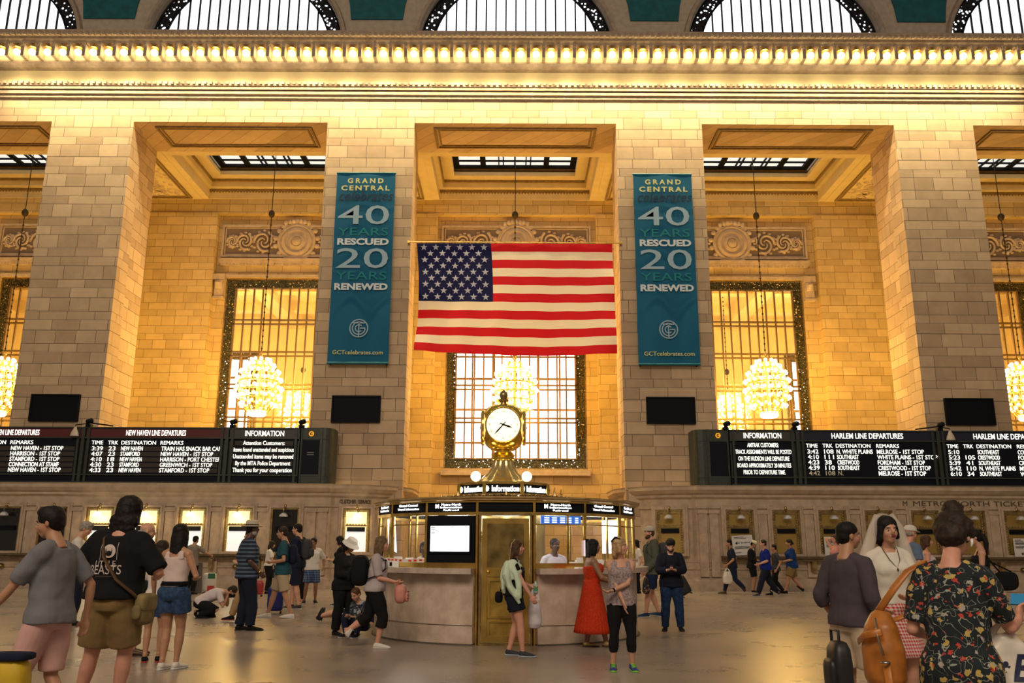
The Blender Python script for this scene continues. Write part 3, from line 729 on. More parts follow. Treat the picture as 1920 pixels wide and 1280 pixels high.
# ================================================================== chandeliers
CH_B = MB().ball((0,0,0), .085, 10, 7)
def bulb_me():
    me = bpy.data.meshes.new('chandelier_bulb'); me.from_pydata(CH_B.v, [], CH_B.f); me.polygons.foreach_set('use_smooth', [True]*len(CH_B.f)); me.materials.append(emit('chandelier_bulb_glass', (1.0,.84,.46), 7)); return me
BME = bulb_me()
def chandelier(loc, label, ztop, scale=1.0, ztop2=21.4):
    o = thing('chandelier', label, 'chandelier', (0,0,0)); GB = mat('chandelier_brass', (.85,.56,.14), .3, .8, emis=None)
    r = MB(); prof = [(.30,2.62),(.40,2.50),(.62,2.30),(.86,2.0),(1.0,1.62),(1.03,1.25),(.95,.85),(.78,.5),(.55,.22),(.42,.06)]
    for i in range(16):
        a = 2*pi*i/16; r.tube([(q*cos(a)*.92, q*sin(a)*.92, z) for q, z in prof], .022, 5, (-sin(a),cos(a),0))
    r.build('cage_ribs', GB, o)
    h = MB()
    for q, z, t in ((.42,2.5,.05),(.80,2.05,.05),(.95,1.6,.06),(.95,1.2,.06),(.86,.8,.05),(.6,.35,.05)):
        h.lathe([(q-.03,z-t/2),(q+.03,z-t/2),(q+.03,z+t/2),(q-.03,z+t/2)], n=28, cap=False)
    h.build('hoops', GB, o)
    MB().lathe([(.05,3.1),(.09,3.0),(.06,2.9),(.22,2.85),(.27,2.72),(.36,2.62),(.30,2.55),(.05,2.5)], n=20).build('crown', GB, o)
    MB().lathe([(.10,-.06),(.36,-.02),(.43,.06),(.43,.22),(.40,.22),(.40,.05),(.1,0)], n=28).build('glowing_basket', emit('basket_glass', (1,.86,.5), 5), o)
    MB().tube([(0,0,.1),(0,0,2.9)], .05, 8).build('stem', GB, o)
    for q, z, n in ((.46,2.68,10),(.66,2.42,14),(.90,2.10,16),(1.03,1.72,18),(1.08,1.30,18),(1.00,.90,16),(.82,.52,14)):
        for i in range(n):
            a = 2*pi*(i+.5*(n%4==0))/n; c = link('bulb', BME, None, o); c.location = (q*cos(a), q*sin(a), z)
    cb = MB(); cb.tube([(0,0,3.05),(0,0,ztop2-loc[2])], .022, 5); cb.ball((0,0,ztop-loc[2]), (.16,.16,.2), 10, 8); 
    for k in range(22): cb.lathe([(.03,0),(.05,.05),(.03,.1)], (0,0,3.2+k*.3), 6, cap=False)
    cb.build('chain', mat('dark_chain', (.05,.035,.015), .5, .5), o)
    o.location = loc; o.scale = (scale,)*3; return o
chandelier((-12.03,40.5,7.55), 'lit chandelier hanging left of the left banner', 17.7)
chandelier((12.17,40.5,7.58), 'lit chandelier hanging right of the right banner', 17.7)
chandelier((.13,40.5,7.5), 'chandelier behind the clock, washed out by the bright central window', 17.7)
chandelier((-24.35,40.5,7.5), 'half seen chandelier at the left edge beyond the leftmost pier', 17.7)
chandelier((24.4,40.5,7.5), 'half seen chandelier at the right edge beyond the rightmost pier', 17.7)
chandelier((-13.3,54,8.2), 'distant chandelier seen through the left window grid', 12.5, 1.0, 16.7)
chandelier((13.7,54,8.2), 'distant chandelier seen through the right window grid', 12.5, 1.0, 16.7)

# ================================================================== departure boards
RED = mat('maroon_header', (.10,.008,.010), .5); NV = mat('navy_header', (.008,.010,.035), .5); GRH = mat('grey_header', (.055,.052,.045), .5)
DIM = mat('unlit_flaps', (.035,.028,.022), .6); DTX = emit('dim_letters', (.6,.52,.36), .25)
YB, ZB0, ZB1 = 33.15, 3.87, 5.99
def board(x0, x1, kind, label, title=None, head=None, cols=None, rows=None, flap=None, dimrows=()):
    o = thing('departure_board', label, 'departure board', ((x0+x1)/2, YB, ZB0))
    m = MB(); 
    m.box(x0+.02, x1-.02, YB+.12, YB+1.0, ZB0, ZB1); m.build('casing', DGREEN, o)
    f = MB()
    for x in (x0, x0+.2, x1-.2-.0, x1): f.box(x-.045, x+.045, YB-.02, YB+.14, ZB0, ZB1) if abs(x-x0) > .1 and abs(x-x1) > .1 else f.box(max(x0, x-.06), min(x1, x+.06), YB-.05, YB+.14, ZB0, ZB1)
    for z in (ZB0+.02, ZB0+.30, ZB1-.42, ZB1-.03): f.box(x0, x1, YB-.03, YB+.13, z-.025, z+.025)
    f.build('frame', DGREEN, o)
    hd = MB().box(x0+.08, x1-.08, YB+.02, YB+.12, ZB1-.39, ZB1-.06).build('header_panel', head, o)
    MB().box(x0+.1, x1-.1, YB+.04, YB+.12, ZB0+.04, ZB0+.27).build('base_panel', NAVYP, o)
    scn = MB().box(x0+.22, x1-.22, YB+.03, YB+.12, ZB0+.33, ZB1-.45).build('display_panel', NAVYP, o)
    if title: text(title, .30, ((x0+x1)/2, YB+.012, ZB1-.235), TXT_E, hd, 'header_lettering', width=kind[0], bold=.002)
    if rows:
        top = ZB1-.47; items = []; dim = []; dd = MB()
        if cols: 
            for cx_, s in cols: items.append((s, .21, (x0+cx_, YB+.02, top-.14), dict(align='LEFT', bold=0)))
            top -= .26
        rh = (top-(ZB0+.36))/max(5, len(rows))
        for j, row in enumerate(rows):
            z = top-rh*(j+.5)
            for cell in row:
                cx_, s, wd = cell
                (dim if j in dimrows and cx_ < 2.9 else items).append((s, .23, (x0+cx_, YB+.02, z), dict(align='LEFT' if kind[1] == 'L' else 'CENTER', bold=.001, width=wd)))
            if flap: dd.box(x0+.3, x1-.3, YB+.024, YB+.032, z-.08, z+.08)
        join_text(items, TXT_E, scn, 'display_lettering')
        if dim: join_text(dim, DTX, scn, 'faded_lettering')
        if flap: dd.build('flap_row', DIM, scn)
    return o
HC = [(.32,'TIME'),(.95,'TRK'),(1.45,'DESTINATION'),(3.0,'REMARKS')]
def tt(L): return [[(.36,a,.42),(1.0,b,.1*len(b)+.06),(1.48,c,.092*len(c)),(3.02,d,.1*len(d))] for a,b,c,d in L]
board(8.32, 10.98, (1.45,'C'), 'right information board with five rows of lit capitals', 'INFORMATION', GRH, None,
      [[(1.33,'AMTRAK CUSTOMERS:',1.2)],[(1.33,'TRACK ASSIGNMENTS WILL BE POSTED',2.15)],[(1.33,'ON THE HUDSON LINE DEPARTURE',1.95)],[(1.33,'BOARD APPROXIMATELY 20 MINUTES',2.05)],[(1.33,'PRIOR TO DEPARTURE TIME.',1.6)]])
board(10.98, 16.38, (2.75,'L'), 'Harlem Line departure board, the inner one right of the right information board', 'HARLEM LINE DEPARTURES', NV, HC,
      tt([('3:42','108','N. WHITE PLAINS','MELROSE - 1ST STOP'),('4:10','111','SOUTHEAST','WHITE PLAINS - 1ST STOP'),('4:23','38','CRESTWOOD','FORDHAM - 1ST STOP'),('4:39','110','SOUTHEAST','CRESTWOOD - 1ST STOP'),('4:42','108','N.','MELROSE - 1ST STOP')]), None, (4,))
board(16.38, 21.9, (2.75,'L'), 'Harlem Line departure board cut off by the right edge', 'HARLEM LINE DEPARTURES', NV, HC,
      tt([('5:10',' ','SOUTHEAST','CONNECTION V'),('5:23','105','CRESTWOOD','FORDHAM - 1ST'),('5:39','41','SOUTHEAST','CRESTWOOD - 1'),('5:42','110','N. WHITE PLAINS','MELROSE - 1ST'),('6:10','34','SOUTHEAST','WHITE PLAINS')]))
board(-10.92, -8.08, (1.5,'C'), 'left information board with rows of lit mixed-case letters', 'INFORMATION', GRH, None,
      [[(1.42,'Attention Customers:',1.6)],[(1.42,'Items found unattended and suspicious',2.3)],[(1.42,'Unattended items may be removed',2.3)],[(1.42,'By the MTA Police Department',2.1)],[(1.42,'Thank you for your cooperation',2.25)]], True)
board(-16.44, -10.92, (2.3,'L'), 'New Haven Line departure board with maroon header, the whole one', 'NEW HAVEN LINE DEPARTURES', RED, [(.32,'TIME'),(.95,'TRK'),(1.45,'DESTINATION'),(2.95,'REMARKS')],
      tt([('3:39','23','NEW HAVEN','TRAIN HAS SNACK BAR CAR'),('4:07','23','STAMFORD','NEW HAVEN - 1ST STOP'),('4:10','18','NEW HAVEN','HARRISON - PORT CHESTER'),('4:30','23','STAMFORD','GREENWICH - 1ST STOP'),('4:33','23','NEW HAVEN','STAMFORD - 1ST STOP')]), True)
board(-22.2, -16.44, (2.3,'L'), 'New Haven Line departure board cut off by the left edge', 'NEW HAVEN LINE DEPARTURES', RED, [(.32,'TIME'),(.95,'TRK'),(1.45,'DESTINATION'),(2.95,'REMARKS')],
      tt([('5:01','19','NEW HAVEN','NEW HAVEN - 1ST STOP'),('5:07','14','STAMFORD','HARRISON - 1ST STOP'),('5:10','23','NEW HAVEN','STAMFORD - 1ST STOP'),('5:30','18','STAMFORD','CONNECTION AT STAMF'),('5:33','21','NEW HAVEN','NEW HAVEN - 1ST STOP')]), True)
def end_cabinet(s_, label):
    x0, x1 = sorted((s_*8.08 if s_ < 0 else 8.32, -6.88 if s_ < 0 else 7.0)); o = thing('board_end_cabinet', label, 'cabinet', ((x0+x1)/2, YB, ZB0))
    xo = x1 if s_ < 0 else x0; xi = x0 if s_ < 0 else x1; d = 1 if s_ < 0 else -1
    poly = [(xi, YB), (xo-d*.34, YB)]
    for k in range(1, 7): a = k/6*pi/2; poly.append((xo-d*.34+d*.34*sin(a), YB+.34-.34*cos(a)))
    poly += [(xo, YB+1.0), (xi, YB+1.0)]
    b = MB(); b.prism(poly, ZB0, ZB1, 'z'); b.build('casing', DGREEN, o)
    f = MB()
    for q in (.0, .78, ): f.box(*sorted((xi+d*q-.045, xi+d*q+.045)), YB-.05, YB+.1, ZB0, ZB1)
    cx_ = (xi+xi+d*.78)/2
    for z in (ZB0+.3, ZB1-.42): f.prism([(p[0]+(0), p[1]-.02) for p in poly[:8]]+[(xo-d*.3, YB+.4),(xi, YB+.3)], z-.025, z+.025, 'z')
    f.build('frame', DGREEN, o)
    MB().box(cx_-.33, cx_+.33, YB-.015, YB+.05, ZB0+.35, ZB1-.47).build('dark_panel', NAVYP, o)
    e = MB(); e.lathe([(.06,0),(.10,0),(.10,.012),(.06,.012)], (0,0,0), 18, cap=False)
    e.v = [(cx_+x, YB-.03-z, ZB1-.235+y) for x, y, z in e.v]; e.box(cx_-.01, cx_+.06, YB-.04, YB-.02, ZB1-.25, ZB1-.22)
    e.build('orange_emblem', emit('orange_mark', (.95,.42,.02), .7), o)
    if s_ < 0:
        w_ = MB(); w_.box(cx_-.13, cx_+.13, YB-.025, YB-.01, 5.02, 5.05); w_.box(cx_-.13, cx_+.13, YB-.025, YB-.01, 4.94, 4.97); w_.build('small_print', mat('grey_print', (.2,.2,.22), .6), o)
end_cabinet(-1, 'green end cabinet with orange emblem at the end of the left boards'); end_cabinet(1, 'green end cabinet with orange emblem at the end of the right boards')
for x, lb in ((-16.3,'dark lamp fitting between the two maroon headed boards'),(-10.75,'dark lamp fitting over the left information board'),(-8.1,'dark lamp fitting on the left end cabinet'),
              (8.25,'dark lamp fitting on the right end cabinet'),(10.9,'dark lamp fitting over the right information board'),(16.5,'dark lamp fitting between the two navy headed boards')):
    o = thing('board_lamp', lb, 'spotlight', (x, YB, ZB1)); m = MB()
    m.box(x-.1, x+.1, YB-.05, YB+.15, ZB1-.02, ZB1+.1); m.build('bracket', BLACK, o)
    m = MB().lathe([(.07,0),(.10,.03),(.10,.22),(.05,.27)], (0,0,0), 12); rt = Matrix.Rotation(radians(70), 3, 'Y'); m.v = [tuple(rt @ Vector(v) + Vector((x-.08, YB-.04, ZB1+.17))) for v in m.v]; m.build('lamp_head', BLACK, o)
    if abs(x) > 16:
        m = MB().lathe([(.16,-.36),(.12,-.2),(.05,-.05),(.04,0)], (x+(-.42 if x < 0 else .30), YB-.16, ZB1-.02), 14); m.build('pale_cone', mat('pale_cone', (.45,.38,.34), .5), o)
        MB().tube([(x,YB-.05,ZB1+.12),(x+(-.42 if x < 0 else .30), YB-.16, ZB1+.05),(x+(-.42 if x < 0 else .30), YB-.16, ZB1-.02)], .02, 6).tube([(x, YB, ZB1+.16),(x+(.9 if x<0 else -.9), YB+.1, ZB1+.05)], .03, 6).build('arm', BLACK, o)

# ================================================================== information booth
BX, BY_ = -.09, 16.85; RB = 2.40; SEG = radians(22.5)
bo = thing('information_booth', 'round glass and brass information booth on a marble drum, under the clock', 'booth', (BX, BY_, 0))
def pv(a, r): return (BX+r*sin(a), BY_-r*cos(a))
def ring16(r0, r1, z0, z1, a0=-180, a1=180, n=16, mb=None, off=11.25):
    mb = mb or MB(); st_ = (a1-a0)/n
    for k in range(n):
        A, B_ = radians(a0+k*st_+off), radians(a0+(k+1)*st_+off)
        q = [pv(A, r0), pv(B_, r0), pv(B_, r1), pv(A, r1)]
        mb.add([(x,y,z0) for x,y in q]+[(x,y,z1) for x,y in q], [(0,3,2,1),(4,5,6,7),(0,1,5,4),(1,2,6,5),(2,3,7,6),(3,0,4,7)])
    return mb
ring16(1.9, 2.43, 0, 1.10, 12.5, 347.5, 60, off=0).build('marble_drum', BOOTHM, bo)
ring16(1.9, 2.47, 0, .02, 12.5, 347.5, 60, off=0).build('drum_foot', mat('drum_shadow_gap', (.10,.08,.06), .6), bo)
ring16(1.9, 2.445, .30, .305, 12.5, 347.5, 60, off=0).build('drum_joint', mat('joint', (.16,.11,.08), .6), bo)
ring16(1.8, 2.66, 1.10, 1.185, 12, 348, 56, off=0).build('counter', mat('counter_marble', (.52,.42,.36), .2, var=.12, scale=8), bo)
ap = RB*cos(SEG/2); ch = 2*RB*sin(SEG/2)
def seg(k, dz0, dz1, inset, th, wf=1.0, mb=None, dx=0):
    mb = mb or MB(); a = k*SEG; c = pv(a, ap-inset); R3 = Matrix.Rotation(a, 3, 'Z')
    c = Vector((c[0], c[1], (dz0+dz1)/2)) + R3 @ Vector((dx,0,0)); return mb.obox(c, ch*wf, th, dz1-dz0, R3)
for k in range(16):
    p = pv((k+.5)*SEG, RB-.01); MB().tube([(p[0],p[1],1.18 if k not in (0,15) else 0),(p[0],p[1],2.28)], .035, 8).build('post', BRASS, bo)
rl = MB()
for k in range(16):
    if k: seg(k, 1.185, 1.27, .03, .07, 1, rl)
    seg(k, 2.035, 2.085, .0, .08, 1.02, rl); seg(k, 2.24, 2.265, -.02, .08, 1.02, rl)
rl.build('rails', BRASS, bo)
ro = MB().lathe([(2.38,2.25),(2.44,2.25),(2.50,2.275),(2.50,2.30),(2.53,2.31),(2.53,2.335),(1.0,2.38),(.05,2.38)], (BX,BY_,0), 16, rot=SEG/2, smooth=False)
ro.build('roof', mat('booth_roof_brass', (.55,.38,.17), .35, .8, var=.15), bo)
MB().lathe([(.05,2.20),(2.32,2.20),(2.32,2.22),(.05,2.22)], (BX,BY_,0), 16, rot=SEG/2, smooth=False).build('inner_ceiling', mat('booth_ceiling', (.62,.58,.50), .5), bo)
lr = MB().lathe([(1.95,2.17),(2.10,2.17),(2.10,2.195),(1.95,2.195)], (BX,BY_,0), 16, rot=SEG/2, cap=False, smooth=False); lr.build('light_strip', emit('booth_strip', (1,.98,.9), 6), bo)
for k in range(-7, 9):
    sp = seg(k, 2.085, 2.24, .0, .05, .93).build('sign_panel', BLACK, bo)
    a = k*SEG; p = pv(a, ap+.032)
    if k == 0: continue
    tx = [('Grand Central', .055, .5, .045), ('Travel Information', .05, .58, -.015)] if abs(k) != 1 else [('Metro-North', .05, .36, .045), ('Information', .05, .4, .0), ('Railroad', .04, .28, -.045)]
    join_text([(s, sz, (p[0], p[1], 2.1625+dz), dict(rz=a, width=wd, bold=0)) for s, sz, wd, dz in tx]+([('M', .09, (pv(a-.11, ap+.04)[0], pv(a-.11, ap+.04)[1], 2.18), dict(rz=a, bold=.004))] if abs(k) == 1 else []), emit('booth_letters', (1,1,.98), 3.0), sp, 'lettering')
# panes
for k in range(-7, 9):
    if k in (0, -1): continue
    seg(k, 1.27, 2.035, .03, .008, .94).build('pane', GLASS, bo)
gb = MB()
for k in (-3,-2,1,2,3): seg(k, 1.27, 2.035, .04, .03, .03, gb, dx=.16); 
for k in (-3,-2,1,2,3): seg(k, 1.88, 1.90, .04, .03, .95, gb)
gb.build('glazing_bars', BRASS, bo)
MB_ = seg(-1, 1.27, 2.03, .0, .06, .93); MB_.build('black_monitor_panel', BLACK, bo)
c = pv(-SEG, ap+.05); mo = thing('display_monitor', 'bright white display screen set in the black panel left of the brass door', 'screen', (c[0], c[1], 1.45), -SEG)
MB().box(-.38,.38,.0,.035,-.02,.43).build('bezel', BLACK, mo).location = (0,0,0)
for ch_ in mo.children: pass
def local_part(mb, name, m, parent):
    """mesh given in the parent's own frame"""
    me = bpy.data.meshes.new(name); me.from_pydata(mb.v, [], mb.f); me.polygons.foreach_set('use_smooth', mb.sm); me.update()
    b = bmesh.new(); b.from_mesh(me); bmesh.ops.recalc_face_normals(b, faces=b.faces); b.to_mesh(me); b.free()
    if any(mb.sm): me.set_sharp_from_angle(angle=radians(50))
    return link(name, me, m, parent)
for ch_ in list(mo.children): bpy.data.objects.remove(ch_)
local_part(MB().box(-.38,.38,-.01,.035,-.03,.44), 'bezel', BLACK, mo)
local_part(MB().box(-.355,.355,-.018,-.008,0,.41), 'screen', emit('monitor_white', (.95,.98,1.0), 1.6), mo)
pr = MB(); 
for z in (.39,.36,.30): pr.box(-.34,-.27,-.022,-.016,z-.008,z+.008)
pr.box(.0,.08,-.022,-.016,.385,.395)
local_part(pr, 'screen_print', mat('pale_teal_print', (.35,.62,.62), .6), mo)
# brass door
dr = thing('brass_door', 'tall brass and glass door at the front of the booth', 'door', (BX, BY_-ap-.02, 0))
dx0, dx1 = BX-.43, BX+.43; dy = BY_-ap-.05
MB().frame(dx0, dx1, 0, 2.06, .035, dy-.02, dy+.16).build('door_frame', BRASSD, dr)
lf = MB().frame(dx0+.045, dx1-.045, .05, 1.98, .085, dy, dy+.05); lf.box(dx0+.12, dx1-.12, dy, dy+.05, 1.06, 1.20)
lf.frame(dx0+.15, dx1-.15, .42, 1.02, .03, dy-.012, dy+.03); lf.frame(dx0+.15, dx1-.15, .12, .38, .025, dy-.012, dy+.03)
leaf = lf.build('door_leaf', BRASS, dr)
MB().box(dx0+.12, dx1-.12, dy+.02, dy+.045, .1, 1.08).build('lower_panel', mat('brushed_brass', (.50,.34,.08), .35, .9, var=.3, scale=4), leaf)
MB().box(dx0+.12, dx1-.12, dy+.02, dy+.03, 1.2, 1.9).build('door_pane', mat('amber_mirror', (.42,.30,.11), .06, 1.0, var=.5, scale=3), leaf)
MB().ball((dx0+.15, dy-.03, 1.13), (.03,.03,.03), 10, 7).box(dx0+.09, dx0+.19, dy-.01, dy+.0, 1.07, 1.2).build('door_knob', BRASS, leaf)
hg = MB()
for z in (.3, 1.6, 1.66, 1.72): hg.tube([(dx0+.03, dy-.025, z),(dx0+.03, dy-.025, z+.05)], .014, 6)
hg.build('hinge', BRASS, dr)
# inside the booth
core = thing('booth_core', 'brass stair drum standing in the middle of the booth', 'column', (BX, BY_, 0))
MB().lathe([(.75,0),(.75,2.2)], (BX,BY_+.3,0), 20).build('drum', mat('core_brass', (.50,.38,.16), .25, .8, var=.3, scale=2), core)
cb = thing('black_cabinet', 'black cabinet with round pale emblem inside the booth', 'cabinet', (BX-.95, BY_-.9, 0))
MB().box(BX-1.25, BX-.72, BY_-1.35, BY_-.9, 0, 1.86).build('casing', BLACK, cb)
m = MB().ball((BX-.86, BY_-1.36, 1.68), (.09,.02,.09), 14, 8); m.build('emblem', TXT_W, cb)
bs = thing('blue_booth_screen', 'blue screen with white print in the booth window right of the door', 'screen', (*pv(SEG*1.0, ap-.10), 1.90), SEG)
local_part(MB().box(-.30,.44,0,.03,.0,.135), 'panel', emit('blue_screen', (.01,.14,.62), .9), bs)
q = MB()
for x in (-.24,-.1,.05,.2,.33):
    for z in (.02,.055,.09): q.box(x, x+(.09 if x < .1 else .06), -.008, 0, z, z+.022)
local_part(q, 'print', emit('screen_print_white', (.85,.93,1), 1.2), bs)
wb = thing('white_light_panel', 'glowing white panel at the right end inside the booth', 'light panel', (BX+1.85, BY_-1.05, 1.35))
MB().box(BX+1.72, BX+2.0, BY_-1.0, BY_-.97, 1.42, 2.0).build('panel', emit('light_panel_white', (.92,.96,1), 1.5), wb)
wb = thing('white_light_panel', 'tilted glowing white panel at the left end inside the booth', 'light panel', (BX-1.95, BY_-1.0, 1.35))
MB().prism([(BX-2.1,1.5),(BX-1.95,1.42),(BX-2.0,2.0),(BX-2.13,2.0)], BY_-1.0, BY_-.97).build('panel', emit('light_panel_white', (.92,.96,1), 1.5), wb)
for x, y, lb in ((BX-1.7,BY_-1.35,'pale papers and desk things behind the left booth glass'),(BX+1.35,BY_-1.6,'pale papers and desk things behind the right booth glass')):
    o = thing('desk_clutter', lb, 'papers', (x, y, 1.19)); m = MB(); rng = random.Random(int(x*10))
    for i in range(9): xx = x+rng.uniform(-.3,.3); yy = y+rng.uniform(-.15,.15); m.obox((xx, yy, 1.19+rng.uniform(.03,.1)), .14, .03, rng.uniform(.06,.2), Matrix.Rotation(rng.uniform(-.6,.6),3,'Z'))
    m.build('papers', TXT_W, o)
cm = thing('computer_screen', 'thin computer screen seen edge on behind the right booth glass', 'screen', (BX+1.36, BY_-1.9, 1.19))
MB().box(BX+1.33, BX+1.39, BY_-2.05, BY_-1.8, 1.36, 1.66).box(BX+1.3, BX+1.42, BY_-1.98, BY_-1.86, 1.19, 1.21).box(BX+1.35,BX+1.37,BY_-1.93,BY_-1.9,1.2,1.38).build('monitor_shell', BLACK, cm)
MB().box(BX+1.30, BX+1.33, BY_-2.03, BY_-1.82, 1.38, 1.64).build('screen_face', emit('mauve_screen', (.75,.6,.7), .8), cm)
# leaflet trays and barrier tape on the counter
for k, lb in ((-2.25,'low leaflet tray on the left counter nearer the black panel'),(-2.9,'low leaflet tray on the left counter farther out'),(1.35,'flat white folder lying on the right counter')):
    a = k*SEG; p = pv(a, 2.53); o = thing('leaflet_tray', lb, 'tray', (p[0], p[1], 1.186), a)
    local_part(MB().box(-.14,.14,-.06,.06,0,.10 if k < 0 else .02), 'tray_body', TXT_W, o)
    if k < 0: local_part(MB().box(.05,.12,-.066,-.06,.02,.08), 'tray_card', BLACK, o)
TW = mat('tape_white', (.80,.72,.66), .5); TRr = mat('tape_red', (.70,.05,.02), .5)
for a0, a1, lb in ((-80,-33.5,'red and white barrier tape along the left booth glass'),(48,84,'red and white barrier tape along the right booth glass')):
    o = thing('barrier_tape', lb, 'tape', (*pv(radians((a0+a1)/2), 2.45), 1.30))
    n = 16; m = MB(); m2 = MB(); st_ = (a1-a0)/n
    for i in range(n):
        A, B_ = radians(a0+i*st_), radians(a0+(i+1)*st_); p, q = pv(A, 2.46), pv(B_, 2.46); z = 1.30+.008*sin(i*.9); z2 = 1.30+.008*sin((i+1)*.9)
        m.add([(*p,z-.028),(*q,z2-.028),(*q,z2+.028),(*p,z+.028)], [(0,1,2,3)])
        p, q = pv(A+.01, 2.466), pv(B_-.012, 2.466); m2.add([(*p,z-.014),(*q,z-.014),(*q,z+.014),(*p,z+.014)], [(0,1,2,3)]) if i % 5 != 2 else None
    m.build('strip', TW, o); m2.build('red_print', TRr, o)
# illuminated information ring and cresting on the roof
ri = thing('information_sign_ring', 'eight sided lit information sign ring on the booth roof below the clock', 'sign', (BX, BY_, 2.38))
def pr8(a, r): return (BX-.06+r*sin(a), BY_-r*cos(a))
ri8 = MB().lathe([(.80,2.48),(.88,2.48),(.88,2.66),(.80,2.66)], (BX-.06,BY_,0), 8, rot=pi/8, smooth=False, cap=False); ri8.build('black_band', BLACK, ri)
rr = MB()
for z in (2.475, 2.665): rr.lathe([(.86,z-.012),(.905,z-.012),(.905,z+.012),(.86,z+.012)], (BX-.06,BY_,0), 8, rot=pi/8, smooth=False, cap=False)
for k in range(8):
    p = pr8((k+.5)*pi/4, .90); rr.tube([(*p,2.40),(*p,2.68)], .04, 8)
rr.lathe([(.3,2.68),(.9,2.68),(.9,2.70),(.3,2.72)], (BX-.06,BY_,0), 8, rot=pi/8, smooth=False)
rr.build('brass_rim', BRASS, ri)
its = []
for k in range(8):
    a = k*pi/4; p = pr8(a+.05, .815+.01); its.append(('Information', .15, (p[0], p[1]-.0, 2.565), dict(rz=a, width=.50, bold=.003)))
join_text(its, emit('ring_letters', (1,.96,.80), 5), ri, 'ring_lettering')
dc = MB()
for k in range(8):
    a = k*pi/4; p = pr8(a-.36, .875); R3 = Matrix.Rotation(a, 3, 'Z'); m = MB().ball((0,0,0), (.05,.012,.055), 12, 6); dc.add([tuple(R3@Vector(v)+Vector((p[0],p[1],2.57))) for v in m.v], m.f)
dc.build('ring_emblem', emit('ring_letters', (1,.96,.80), 5), ri)
cr = thing('roof_cresting', 'low ornamental brass cresting running round the booth roof', 'cresting', (BX, BY_, 2.37)); m = MB()
for k in range(56):
    a = k*2*pi/56; p = pv(a, 1.25); h_ = .09 if k % 7 else .15; m.lathe([(.03,0),(.045,.02),(.02,.05),(.035,.07),(.005,h_)], (p[0],p[1],2.36), 6)
    q = pv(a+.056, 1.25); m.tube([(*p,2.38),(q[0],q[1],2.44),(*pv(a+.112,1.25),2.38)], .012, 5)
m.build('cresting_leaves', BRASSD, cr)
gg = [(-.52,-.42,2.80),(.44,-.42,2.80),(-.34,.45,2.80),(.28,.45,2.80)]
gl_ = ['left front', 'right front', 'left rear', 'right rear']
for (gx, gy, gz), nm in zip(gg, gl_):
    o = thing('globe_lamp', f'glowing round globe lamp at the foot of the clock, {nm} one', 'lamp', (BX-.06+gx, BY_+gy, 2.70))
    MB().lathe([(.06,0),(.04,.02),(.03,.05),(.05,.06)], (BX-.06+gx,BY_+gy,2.68), 10).build('lamp_foot', BRASS, o)
    MB().ball((BX-.06+gx,BY_+gy,gz+.02), .095, 16, 10).build('globe', GLOBE_E, o)
# the clock
CK = Vector((BX-.07, BY_, 0)); co = thing('four_faced_clock', 'brass clock with four round opal faces and acorn finial on top of the booth', 'clock', (CK.x, CK.y, 2.70))
GOLD = mat('clock_gold', (.86,.62,.13), .2, 1.0, var=.12, scale=10)
MB().lathe([(.46,2.70),(.46,2.74),(.40,2.78),(.36,2.84),(.28,2.92),(.22,3.02),(.19,3.12),(.185,3.16)], CK, 48, flute=.06, nf=16).build('fluted_pedestal', mat('pedestal_brass', (.62,.50,.24), .25, .9), co)
MB().lathe([(.19,3.15),(.23,3.17),(.23,3.20),(.20,3.22),(.23,3.25),(.20,3.28),(.185,3.31),(.14,3.315),(.14,3.34),(.24,3.36),(.27,3.42)], CK, 32).build('collar', GOLD, co)
bd_ = MB(); zc = 3.80; vs = []; fs = []; n1, n2 = 48, 26
for j in range(n2+1):
    t = -pi/2+pi*j/n2
    for i in range(n1):
        a = 2*pi*i/n1; x, y, z = cos(t)*cos(a), cos(t)*sin(a), sin(t); e = 2.9
        q = (abs(x)**e+abs(y)**e+abs(z)**e)**(-1/e); vs.append((CK.x+x*q*.415, CK.y+y*q*.415, zc+z*q*.455))
for j in range(n2):
    for i in range(n1): fs.append((j*n1+i, j*n1+(i+1)%n1, (j+1)*n1+(i+1)%n1, (j+1)*n1+i))
bd_.add(vs, fs, True); bd_.build('body', GOLD, co)
